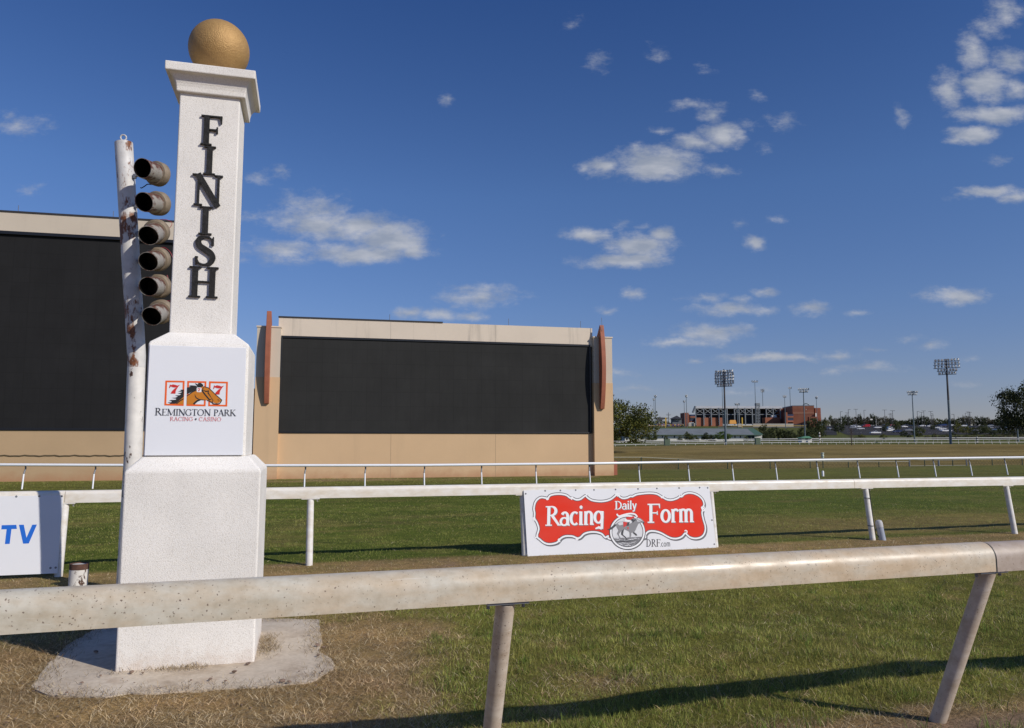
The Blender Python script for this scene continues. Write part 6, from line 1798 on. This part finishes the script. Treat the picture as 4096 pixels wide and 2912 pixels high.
def car_mesh(kind, paint):
    key = (kind, paint.name)
    if key in CAR_MESH: return CAR_MESH[key]
    L, W, low, cab = car_shapes(kind)
    b = MB().sweep(low, (0, -W / 2, 0), (0, W / 2, 0), (1, 0, 0), (0, 0, 1))
    # roof slab and pillars in body colour around the glass
    n = len(cab); ix = W / 2 - .06; it = W / 2 - .20
    (x0, z0), (x1, z1), (x2, z2), (x3, z3) = cab
    b.hexa([np.array([x1 + .02, -it, z1 - .03]), np.array([x1 + .02, it, z1 - .03]), np.array([x2 - .02, it, z2 - .03]), np.array([x2 - .02, -it, z2 - .03])],
           [np.array([x1 - .08, -it + .04, z1 + .05]), np.array([x1 - .08, it - .04, z1 + .05]), np.array([x2 + .06, it - .04, z2 + .05]), np.array([x2 + .06, -it + .04, z2 + .05])])
    for y, t in ((-ix, -it), (ix, it)):
        for (xa, za), (xb, zb) in (((x0, z0), (x1, z1)), ((x3, z3), (x2, z2)), (((x0 + x3) / 2, z0), ((x1 + x2) / 2, z1))):
            b.tube([[xa, y * 1.005, za], [xb, t * 1.01, zb]], .05, 5)
    if kind == 'van': b.hexa([np.array([.9, -ix, z0]), np.array([.9, ix, z0]), np.array([x3, ix, z3]), np.array([x3, -ix, z3])], [np.array([.75, -it - .03, z1]), np.array([.75, it + .03, z1]), np.array([x2, it + .03, z2]), np.array([x2, -it - .03, z2])])
    body = shared_mesh("car_body", b, paint, 40)
    g = MB().hexa([np.array([x0, -ix, z0]), np.array([x0, ix, z0]), np.array([x3, ix, z3]), np.array([x3, -ix, z3])], [np.array([x1, -it, z1]), np.array([x1, it, z1]), np.array([x2, it, z2]), np.array([x2, -it, z2])])
    glass = shared_mesh("window", g, GLASS_DARK, 30)
    CAR_MESH[key] = (body, glass, L, W); return CAR_MESH[key]
def car(x, y, kind, paint, heading, label, group="cars in the far car park"):
    """heading 0 = facing right across the picture, 180 = left, 90 = away."""
    body, glass, L, W = car_mesh(kind, paint)
    p = ground_px(x, y, 250)
    t = thing("parked_car" if kind not in ('pickup', 'van') else ("pickup_truck" if kind == 'pickup' else "parked_van"), [p[0], p[1], float(terrain(p[0], p[1])) + .11],
              label, {'pickup': "pickup truck", 'van': "van"}.get(kind, "car"), group, math.radians(heading))
    inst("car_body", body, t, (0, 0, 0)); inst("window", glass, t, (0, 0, 0))
    for sx in (-L * .31, L * .31):
        for sy in (-W / 2 + .10, W / 2 - .10):
            w = inst("wheel", wheel_me, t, (sx, sy, .335)); inst("rim", rim_me, w, (0, 0, 0))
r5 = lambda x, y: (3300 + x / 5.7125, 1600 + y / 5.7125)
r6 = lambda x, y: (3700 + x / 5.77, 1550 + y / 5.77)
W_, S_, K_, B_, G_ = CAR_WHITE, CAR_SILVER, CAR_BLACK, CAR_BLUE, CAR_GREY
SH_W = "white car glinting in the packed rows of the far car park"; SH_D = "dark car in the packed shady rows of the far car park"
CARS = [
 (*r5(1150, 780), 'pickup', W_, 182, "white pickup truck alone on the open asphalt nearest the back rails"),
 (*r5(1200, 655), 'suv', W_, 178, "white SUV alone on the asphalt above the lone pickup truck"),
 (*r5(945, 625), 'van', CAR_RED, 175, "tall red van parked among white cars"),
 (*r5(815, 680), 'sedan', W_, 170, "white saloon with dark glass below the red van"),
 (*r5(95, 684), 'suv', S_, 92, "silver SUV seen from behind on the access road"),
 (*r5(660, 618), 'suv', W_, 160, "bright white SUV in the cluster beside the round bush"),
 (*r5(745, 632), 'sedan', W_, 185, "white saloon squeezed between the white cluster and the red van"),
 (*r5(640, 658), 'sedan', S_, 178, "grey saloon at the front of the cluster beside the round bush"),
 (*r5(1435, 690), 'van', W_, 95, "white van close against the dark leaning tree"),
 (*r5(1450, 722), 'sedan', W_, 200, "white saloon at the foot of the dark leaning tree"),
 (*r5(1555, 704), 'sedan', W_, 182, "white saloon with a long bonnet in front of the mid green tree"),
 (*r5(1490, 668), 'suv', W_, 178, "white SUV showing between two car park trees"),
 (*r5(1640, 748), 'sedan', B_, 178, "dark blue saloon low in the shade by the bush"),
 (*r5(1720, 742), 'sedan', B_, 5, "blue saloon with a pale roof glint beside the dark bush"),
 (*r5(1815, 630), 'sedan', W_, 8, "white hatchback with clear outline past the mid green tree"),
 (*r5(1930, 628), 'suv', K_, 178, "black SUV tail to tail with the white hatchback"),
 (*r5(1925, 718), 'pickup', S_, 178, "silver pickup truck partly behind the slender floodlight tower"),
 (*r5(1290, 588), 'suv', K_, 178, "black SUV in the dark row before the high trees"),
 (*r5(1200, 578), 'sedan', K_, 178, SH_D), (*r5(1370, 596), 'sedan', G_, 178, SH_D), (*r5(1540, 622), 'sedan', K_, 178, SH_D),
 (*r5(640, 560), 'sedan', W_, 178, SH_W), (*r5(700, 553), 'van', W_, 176, "white van topping the back row of the car park"), (*r5(775, 560), 'sedan', S_, 178, SH_W), (*r5(850, 566), 'suv', W_, 178, SH_W),
 (*r5(880, 590), 'sedan', K_, 182, SH_D), (*r5(850, 618), 'sedan', K_, 182, SH_D),
 (*r5(1030, 578), 'sedan', W_, 178, SH_W), (*r5(1080, 570), 'sedan', W_, 178, SH_W), (*r5(1535, 598), 'sedan', CAR_RED, 178, "small red car behind the trees on the far row"),
 (*r5(1850, 590), 'sedan', K_, 178, SH_D), (*r5(2225, 612), 'sedan', W_, 178, SH_W),
 (*r6(115, 915), 'suv', W_, 178, SH_W), (*r6(110, 880), 'sedan', G_, 178, SH_D), (*r6(300, 876), 'suv', S_, 178, "beige silver SUV in the row behind the tallest floodlight tower"),
 (*r6(330, 905), 'suv', K_, 178, SH_D), (*r6(410, 908), 'van', B_, 178, "dark blue van in the row behind the tallest floodlight tower"), (*r6(480, 905), 'suv', K_, 178, SH_D),
 (*r6(310, 955), 'suv', W_, 170, SH_W), (*r6(395, 985), 'suv', W_, 178, SH_W), (*r6(430, 1012), 'sedan', W_, 178, SH_W), (*r6(495, 1030), 'pickup', W_, 178, "white pickup truck at the base of the tallest floodlight tower"),
 (*r6(600, 890), 'sedan', W_, 178, SH_W), (*r6(890, 905), 'sedan', W_, 178, SH_W), (*r6(1205, 1010), 'sedan', W_, 178, SH_W), (*r6(1275, 1005), 'sedan', S_, 178, SH_W),
 (*r6(1500, 908), 'suv', S_, 178, SH_W), (*r6(1490, 950), 'sedan', S_, 178, SH_W), (*r6(1655, 1002), 'suv', W_, 120, SH_W), (*r6(1710, 990), 'sedan', W_, 178, SH_W), (*r6(1805, 950), 'suv', W_, 150, SH_W),
 (*r6(1980, 915), 'sedan', W_, 178, SH_W), (*r6(2050, 890), 'sedan', S_, 178, SH_W), (*r6(2045, 850), 'sedan', W_, 178, SH_W), (*r6(1560, 935), 'sedan', K_, 178, SH_D), (*r6(1100, 935), 'sedan', K_, 178, SH_D), (*r6(700, 905), 'sedan', G_, 178, SH_D),
]
for c in CARS: car(*c)
def outbuilding(x0, x1, y0, y1, Y, label):
    t = thing("outbuilding", stand((x0 + x1) / 2, Y), label, "building")
    mesh_obj("wall", px_box(x0, x1, y0, y1, Y, 8, 5), BARN_WHITE, t); mesh_obj("roof", px_box(x0 - 1, x1 + 1, y0 - 1.6, y0 - .1, Y - .5, 9), ROOF_PALE, t)
outbuilding(3876, 3890, 1690, 1697, 720, "small pale building among the trees at the back of the car park")
outbuilding(4078, 4110, 1692, 1700, 720, "pale building behind the dark tree at the picture edge")
outbuilding(3300, 3322, 1685, 1700, 720, "pale low building past the conifer by the access road")

LAMP_L = "tall dark lamp post with a bracket lamp over the far car park trees"
def lamp_post(x, yt, Y, arm, label=None, pale=False):
    p = at_y(x, yt, Y); b = np.array([p[0], Y, float(terrain(p[0], Y))])
    t = thing("lamp_post", b, label or (LAMP_L if arm in 'lr' else "tall dark lamp post with a double T lamp over the far car park trees"), "lamp post", "car park lamp posts")
    m = BARN_WHITE if pale else POLE_DARK
    mesh_obj("pole", MB().tube([b, p], [.16, .12], 6), m, t)
    for s in ({'l': (-1,), 'r': (1,), 't': (-1, 1)}[arm]):
        mesh_obj("lamp_head", MB().box([p[0] + s * .75, Y, p[2] - .05], (1.5, .45, .22)), m, t, bevel=.04)
for x, y, Y, arm in [(*r5(350, 265), 520, 'r'), (*r5(505, 292), 600, 't'), (*r5(530, 218), 520, 'r'), (*r5(705, 210), 540, 't'), (*r5(888, 232), 560, 'r'), (*r5(1360, 226), 560, 't'), (*r5(1502, 303), 640, 't'), (*r5(1543, 243), 500, 't'), (*r5(1478, 325), 660, 'l'), (*r5(1528, 332), 600, 'l'),
                     (*r5(2105, 258), 520, 'r'), (*r5(2203, 279), 600, 't'), (*r5(2255, 247), 560, 't'), (*r6(132, 550), 540, 't'), (*r6(182, 602), 560, 'l'), (*r6(155, 638), 640, 't'), (*r6(928, 590), 620, 'r'), (*r6(991, 562), 600, 't'), (*r6(1024, 570), 600, 't'), (*r6(1036, 570), 620, 't')]:
    lamp_post(x, y, Y, arm)
lamp_post(*r6(668, 617), 480, 'l', "dark lamp post with its lamp turned inward beside the tallest floodlight tower")
lamp_post(*r6(1752, 605), 500, 't', "dark lamp post close to the dark tree at the picture edge")
lamp_post(*r5(1160, 338), 640, 'l', "pale white lamp post in the middle of the car park", True)
fp_ = at_y(*r5(1090, 430), 500); fb = np.array([fp_[0], 500, float(terrain(fp_[0], 500))])
flg = thing("flag_pole", fb, "short flag pole with a small white flag in the car park", "flag pole")
mesh_obj("pole", MB().tube([fb, fp_], .1, 6), POLE_DARK, flg); mesh_obj("flag", MB().box([fp_[0] - .8, 500, fp_[2] - .4], (1.6, .05, .8)), BARN_WHITE, flg)

# ------------------------------------------------------------------ trees
PALS = {'dark': [(.026, .036, .012), (.044, .056, .018), (.066, .078, .024)], 'mid': [(.050, .066, .018), (.078, .094, .026), (.115, .125, .034)],
        'yellow': [(.075, .088, .018), (.13, .14, .026), (.19, .175, .036)], 'brown': [(.075, .055, .032), (.115, .085, .05), (.09, .08, .042)], 'grey': [(.080, .076, .042), (.115, .108, .062), (.145, .132, .08)],
        'fresh': [(.055, .100, .016), (.09, .15, .024), (.13, .18, .03)]}
def crown_mesh(name, seed, pal, n_cl, n_leaf, leaf, shape='round', gap=.0):
    """Unit crown: x, y within +-1, z 0..1; many leaf faces in clumps."""
    r = np.random.default_rng(seed)
    C = []
    while len(C) < n_cl:
        p = r.uniform(-1, 1, 3); z = (p[2] + 1) / 2
        if shape == 'cone': rad = (1 - z) ** .8 * .95 + .05
        elif shape == 'bush': rad = math.sqrt(max(0, 1 - (z * .95) ** 2))
        else: rad = math.sqrt(max(0, 1 - (2 * z - .9) ** 2 / 1.21)) if z < .95 else .1
        d = math.hypot(p[0], p[1])
        if d <= rad * (1 + .18 * math.sin(5 * math.atan2(p[1], p[0]) + seed)) and (d > rad * .35 or z > .6):
            C.append((p[0], p[1], z))
    C = np.array(C)
    sz = r.uniform(.14, .30, n_cl)
    tone_c = r.integers(0, 3, n_cl)
    idx = r.integers(0, n_cl, n_leaf)
    off = r.normal(0, 1, (n_leaf, 3)); off /= np.linalg.norm(off, axis=1)[:, None]; off *= (r.uniform(0, 1, (n_leaf, 1)) ** .45)
    P = C[idx] + off * sz[idx][:, None] * np.array([1.1, 1.1, .62])
    P[:, 2] = np.clip(P[:, 2], .0, 1.1)
    nrm_ = r.normal(0, 1, (n_leaf, 3)) + np.array([0, 0, .6]); nrm_ /= np.linalg.norm(nrm_, axis=1)[:, None]
    t1 = np.cross(nrm_, r.normal(0, 1, (n_leaf, 3))); t1 /= np.linalg.norm(t1, axis=1)[:, None]; t2 = np.cross(nrm_, t1)
    s = (leaf * r.uniform(.6, 1.4, n_leaf))[:, None]
    V = np.stack([P - t1 * s, P + t2 * s * .55, P + t1 * s, P - t2 * s * .55], 1).reshape(-1, 3)
    F = np.arange(n_leaf * 4).reshape(-1, 4)
    me = bpy.data.meshes.new(name)
    me.vertices.add(len(V)); me.vertices.foreach_set('co', V.ravel()); me.loops.add(F.size); me.loops.foreach_set('vertex_index', F.ravel())
    me.polygons.add(n_leaf); me.polygons.foreach_set('loop_start', np.arange(0, F.size, 4)); me.polygons.foreach_set('loop_total', np.full(n_leaf, 4))
    me.update(calc_edges=True)
    pc = np.array(PALS[pal]); tc = np.clip(tone_c[idx] + r.integers(-1, 2, n_leaf), 0, 2)
    col = pc[tc] * r.uniform(.75, 1.25, (n_leaf, 1))
    col = np.repeat(np.concatenate([col, np.ones((n_leaf, 1))], 1), 4, axis=0)
    at = me.color_attributes.new('tone', 'FLOAT_COLOR', 'POINT'); at.data.foreach_set('color', col.ravel())
    me.materials.append(LEAF)
    return me, C
VAR = {}
for pal in PALS:
    VAR[pal] = [crown_mesh("crown", 31 + 7 * i + len(pal), pal, 60, 3000, .046, sh)[0] for i, sh in enumerate(('round', 'round', 'bush', 'cone'))]
def trunk_me():
    mb = MB().tube([(0, 0, -.1), (.03, 0, .5), (0, .04, 1.0)], [.085, .062, .04], 8)
    for a_ in range(5):
        q = a_ * 1.257; mb.tube([(0, .02, .62 + .06 * a_), (.32 * math.cos(q), .32 * math.sin(q), .95 + .1 * a_)], [.035, .016], 5)
    return shared_mesh("trunk", mb, BARK)
TRUNK = trunk_me()
def tree(x, y_top, w_px, Y, pal, shape, label, base_y=None, name="tree", cat="tree", low=.14, group="trees and shrubs beyond the rails"):
    if base_y is not None:
        p = ground_px(x, base_y, 180); Y = p[1]
    b = stand(x, Y); h = max(.8, at_y(x, y_top, Y)[2] - b[2]); w = w_px / F_PX * Y / 2
    t = thing(name, b, label, cat, group)
    v = VAR[pal][{'round': random.randrange(2), 'bush': 2, 'cone': 3}[shape]]
    lw = 0.0 if shape == 'bush' else low
    c = inst("crown", v, t, (0, 0, h * lw), (w * .92, w * .92, h * (1 - lw) * .95), random.uniform(0, 6.28))
    k = inst("trunk", TRUNK, t, (0, 0, 0), (min(w, h * .5) * .8, min(w, h * .5) * .8, h * (lw + .30)))
    return t
# the big tree beside the video board
bt = ground_px(2449, 1810, 60); bt[0] -= .45
big = thing("leafy_tree", bt, "large leafy tree with a leaning dark trunk beside the end of the video board", "tree")
hT = at_y(2440, 1606, bt[1])[2] - bt[2]; wT = 172 / F_PX * bt[1]
me, Cb = crown_mesh("crown", 5, 'mid', 130, 17000, .025)
pc = np.array([(.070, .082, .016), (.115, .122, .022), (.18, .168, .034), (.040, .052, .014)])
r_ = np.random.default_rng(3); nl = len(me.polygons)
col = pc[r_.choice(4, nl, p=[.34, .30, .14, .22])] * r_.uniform(.7, 1.25, (nl, 1))
me.color_attributes['tone'].data.foreach_set('color', np.repeat(np.concatenate([col, np.ones((nl, 1))], 1), 4, axis=0).ravel())
inst("crown", me, big, (.1, 0, hT * .20), (wT, wT * .9, hT * .82))
tb = MB().tube([(0, 0, -.3), (.05, 0, .9), (.3, .1, 1.7), (.7, .2, 2.6)], [.36, .27, .22, .12], 12)
for q in range(9):
    a_ = q * .7; tb.tube([(.15 + .05 * q, .05, 1.3 + .12 * q), (1.4 * math.cos(a_), 1.3 * math.sin(a_), 2.3 + .25 * q), (2.2 * math.cos(a_ + .2), 2.0 * math.sin(a_ + .2), 3.1 + .28 * q)], [.12, .07, .03], 6)
mesh_obj("trunk", tb, BARK, big, smooth_angle=50, local=True)
# the dark tree cut by the picture edge
b2 = stand(4128, 150)
dk = thing("dark_tree", b2, "spreading dark tree at the picture edge with long ragged boughs", "tree")
hT = at_y(4128, 1535, 150)[2] - b2[2]; wT = 112 / F_PX * 150
me, Cd = crown_mesh("crown", 12, 'dark', 120, 15000, .026)
inst("crown", me, dk, (0, 0, hT * .16), (wT, wT, hT * .86))
tb = MB().tube([(0, 0, -.3), (.1, 0, 2.0), (-.1, .1, 4.0)], [.30, .22, .14], 10)
for q in range(10):
    a_ = q * .63; tb.tube([(0, 0, 1.6 + .2 * q), (3.0 * math.cos(a_), 3.0 * math.sin(a_), 3.2 + .35 * q), (5.6 * math.cos(a_ + .15), 5.6 * math.sin(a_ + .15), 3.9 + .38 * q)], [.12, .06, .02], 6)
mesh_obj("trunk", tb, BARK, dk, smooth_angle=50, local=True)
# bare sapling on the crest
bs = stand(3406, 128); hs = at_y(3406, 1712, 128)[2] - bs[2]
bare = thing("bare_sapling", bs, "thin leafless sapling standing before the lone pickup truck", "tree")
tb = MB().tube([bs - np.array([0, 0, .3]), bs + np.array([0, 0, hs * .55]), bs + np.array([.05, 0, hs * .95])], [.085, .05, .012], 7)
mesh_obj("trunk", tb, BARK, bare)
tw_ = MB(); rr = random.Random(4)
for q in range(60):
    z = hs * rr.uniform(.28, .9); a_ = rr.uniform(0, 6.28); L = .95 * (1.1 - z / hs) + .15
    s0 = bs + np.array([0, 0, z]); e0 = s0 + np.array([math.cos(a_) * L, math.sin(a_) * L, L * rr.uniform(.5, 1.1)])
    tw_.tube([s0, s0 * .5 + e0 * .5 + np.array([0, 0, .04]), e0], [.016, .010, .004], 4)
mesh_obj("branches", tw_, plain("dry twigs", (.10, .07, .06), .9), bare)
TREES = [
 # along the barn
 (2620, 1716, 26, 250, 'mid', 'cone', "slender olive tree against the barn roof"), (2664, 1741, 20, 250, 'mid', 'bush', "small bush at the barn wall behind the utility cabinet"),
 (2588, 1738, 56, 248, 'mid', 'bush', "low bush spreading below the big leafy tree"), (2750, 1726, 40, 250, 'mid', 'round', "olive tree at the middle of the barn"), (2775, 1742, 50, 250, 'mid', 'bush', "wide low bush under the olive tree at the barn"),
 (2824, 1722, 46, 250, 'dark', 'cone', "pointed dark tree at the barn"), (2846, 1738, 36, 250, 'dark', 'bush', "dark bush beside the pointed tree at the barn"),
 (2894, 1724, 78, 249, 'fresh', 'round', "bright fresh green tree at the barn behind the tall floodlight tower"), (2985, 1745, 26, 250, 'mid', 'bush', "small bush by the barn porch"),
 (2720, 1745, 26, 249, 'mid', 'bush', "grey green shrub between barn windows"),
 # dark thicket before the outfield wall
 (3058, 1693, 50, 268, 'dark', 'round', "dark thicket tree at the end of the barn"), (3100, 1706, 60, 270, 'dark', 'round', "dark brownish thicket tree before the outfield wall"), (3140, 1714, 50, 268, 'dark', 'round', "dark round thicket tree under the yellow wall line"),
 (3075, 1730, 50, 262, 'dark', 'bush', "dark bush at the foot of the thicket"), (3165, 1720, 46, 266, 'dark', 'bush', "dark bush at the far side of the thicket"), (3180, 1735, 40, 262, 'dark', 'bush', "low dark bush beside the green roofed hut"),
 (3215, 1705, 46, 275, 'dark', 'round', "dark tree behind the two row floodlight tower"), (3256, 1666, 64, 300, 'dark', 'round', "tall dark tree covering the end of the stadium"), (3285, 1680, 44, 320, 'dark', 'round', "dark tree leaning out beside the tall one at the stadium end"), (3248, 1715, 50, 262, 'dark', 'bush', "dark shrub below the tall tree at the stadium end"),
 # ball field side
 (2594, 1654, 48, 640, 'dark', 'round', "round dark tree behind the crowd"), (2640, 1666, 28, 660, 'dark', 'round', "dark tree partly under the shade canopy"), (2530, 1650, 60, 660, 'dark', 'round', "dark tree rising behind the big leafy tree"),
]
for t in TREES: tree(*t)
for x, yt, yb, w, pal, sh, lab in [
 (*r5(150, 320), r5(0, 570)[1], 30, 'mid', 'cone', "pale green conifer by the access road"), (*r5(20, 395), r5(0, 620)[1], 22, 'mid', 'round', "feathery green tree at the side of the access road"),
 (*r5(320, 520), r5(0, 755)[1], 50, 'dark', 'round', "dense round dark bush at the front of the car park"), (*r5(1365, 590), r5(0, 728)[1], 26, 'dark', 'round', "dark leaning tree in the car park island"),
 (*r5(1440, 515), r5(0, 640)[1], 24, 'mid', 'round', "mid green tree top above the white car park cluster"), (*r5(1660, 490), r5(0, 715)[1], 38, 'mid', 'round', "mid green tree standing among the white cars"),
 (*r5(1810, 695), r5(0, 855)[1], 30, 'dark', 'round', "dark bush on the bank below the silver pickup truck"), (*r5(2150, 600), r5(0, 860)[1], 54, 'mid', 'round', "open green tree beside the slender floodlight tower"),
 (*r5(1930, 780), r5(0, 860)[1], 20, 'dark', 'bush', "small dark bush at the slender floodlight tower"),
 (*r6(200, 850), r6(0, 990)[1], 22, 'dark', 'round', "small dark tree between the parked white cars"), (*r6(770, 825), r6(0, 1085)[1], 34, 'yellow', 'round', "yellow green tree at the tallest floodlight tower"), (*r6(970, 890), r6(0, 1090)[1], 42, 'yellow', 'round', "broad yellowing tree beside the yellow green one"),
 (*r6(650, 1030), r6(0, 1100)[1], 26, 'dark', 'bush', "low dark bush at the foot of the tallest floodlight tower"), (*r6(1280, 880), r6(0, 1090)[1], 54, 'dark', 'round', "dark tree on the bank right of the yellowing pair"), (*r6(1400, 860), r6(0, 1080)[1], 46, 'mid', 'round', "olive tree next to the dark bank tree"),
 (*r6(1590, 970), r6(0, 1125)[1], 40, 'dark', 'round', "rounded dark bush low on the bank"), (*r6(1760, 930), r6(0, 1095)[1], 40, 'mid', 'round', "olive bush behind the rounded dark one"), (*r6(1900, 1000), r6(0, 1105)[1], 40, 'dark', 'bush', "dark bank shrub under the picture edge tree"),
 (*r6(2090, 950), r6(0, 1100)[1], 46, 'mid', 'round', "mixed green tree under the picture edge tree"), (*r6(2240, 960), r6(0, 1110)[1], 40, 'dark', 'round', "dark tree under the picture edge tree"), (*r6(1120, 1000), r6(0, 1100)[1], 36, 'dark', 'bush', "dark shrub in front of the broad yellowing tree"),
]: tree(x, yt, w, 0, pal, sh, lab, base_y=yb)
for x, yt, w, lab in [(*r5(800, 775), 44, "low yellow green shrub in front of the bare sapling"), (*r5(1340, 765), 34, "low yellow green shrub under the lone pickup truck"), (*r5(870, 800), 26, "low grassy shrub beside the yellow green one")]:
    tree(x, yt, w, 300, 'yellow', 'bush', lab, name="shrub", cat="shrub")
# brush along the bank behind the rails
for i in range(26):
    x = 3715 + i * 15.5 + random.uniform(-6, 6)
    tree(x, random.uniform(1733, 1742), random.uniform(16, 30), random.uniform(285, 330), random.choice(['brown', 'brown', 'grey', 'mid']), 'bush', "low dry brush on the bank behind the back rails", name="brush", cat="shrub", group="dry brush on the bank")
# trees along the skyline behind the car park
SKY = [(3370, 1664, 'dark', 30), (3386, 1659, 'dark', 26), (3402, 1662, 'dark', 24), (3424, 1666, 'brown', 30), (3438, 1668, 'brown', 26), (3443, 1653, 'dark', 22), (3462, 1666, 'brown', 30), (3476, 1664, 'brown', 26), (3492, 1652, 'dark', 34), (3508, 1662, 'dark', 26), (3524, 1668, 'grey', 28), (3545, 1662, 'grey', 36), (3562, 1668, 'grey', 30), (3575, 1672, 'dark', 28), (3590, 1680, 'dark', 26),
       (3610, 1680, 'dark', 30), (3628, 1679, 'dark', 30), (3646, 1672, 'dark', 26), (3662, 1669, 'dark', 26), (3678, 1663, 'dark', 28), (3695, 1660, 'dark', 28), (3712, 1664, 'dark', 26), (3730, 1672, 'grey', 30), (3752, 1673, 'yellow', 32), (3772, 1676, 'mid', 26), (3790, 1673, 'dark', 28), (3806, 1670, 'brown', 28), (3824, 1674, 'mid', 28), (3845, 1668, 'dark', 34), (3866, 1662, 'grey', 40), (3884, 1664, 'grey', 34), (3910, 1663, 'dark', 32), (3934, 1664, 'dark', 30), (3954, 1668, 'grey', 34), (3974, 1676, 'brown', 28), (3992, 1672, 'dark', 30), (4014, 1664, 'dark', 34), (4040, 1664, 'dark', 34), (4066, 1662, 'dark', 34), (4090, 1664, 'dark', 34), (4116, 1664, 'dark', 34), (3345, 1670, 'grey', 30), (3330, 1676, 'grey', 26), (3312, 1678, 'mid', 24)]
for x, yt, pal, w in SKY:
    tree(x, yt + random.uniform(-1.5, 1.5), w, random.uniform(655, 720), pal, 'round', "%s tree in the continuous skyline behind the car park" % {'dark': "dark green", 'brown': "brownish autumn", 'grey': "greyish thin", 'yellow': "yellow green", 'mid': "olive green"}[pal], name="skyline_tree", low=.05, group="skyline trees behind the car park")
for i in range(70):
    x = 2480 + i * 25 + random.uniform(-9, 9)
    if 2735 < x < 3300: continue
    tree(x, random.uniform(1678, 1686), random.uniform(26, 40), random.uniform(850, 980), 'dark', 'round', "hazy dark tree in the last row on the horizon", name="horizon_tree", low=.02, group="last row of trees on the horizon")
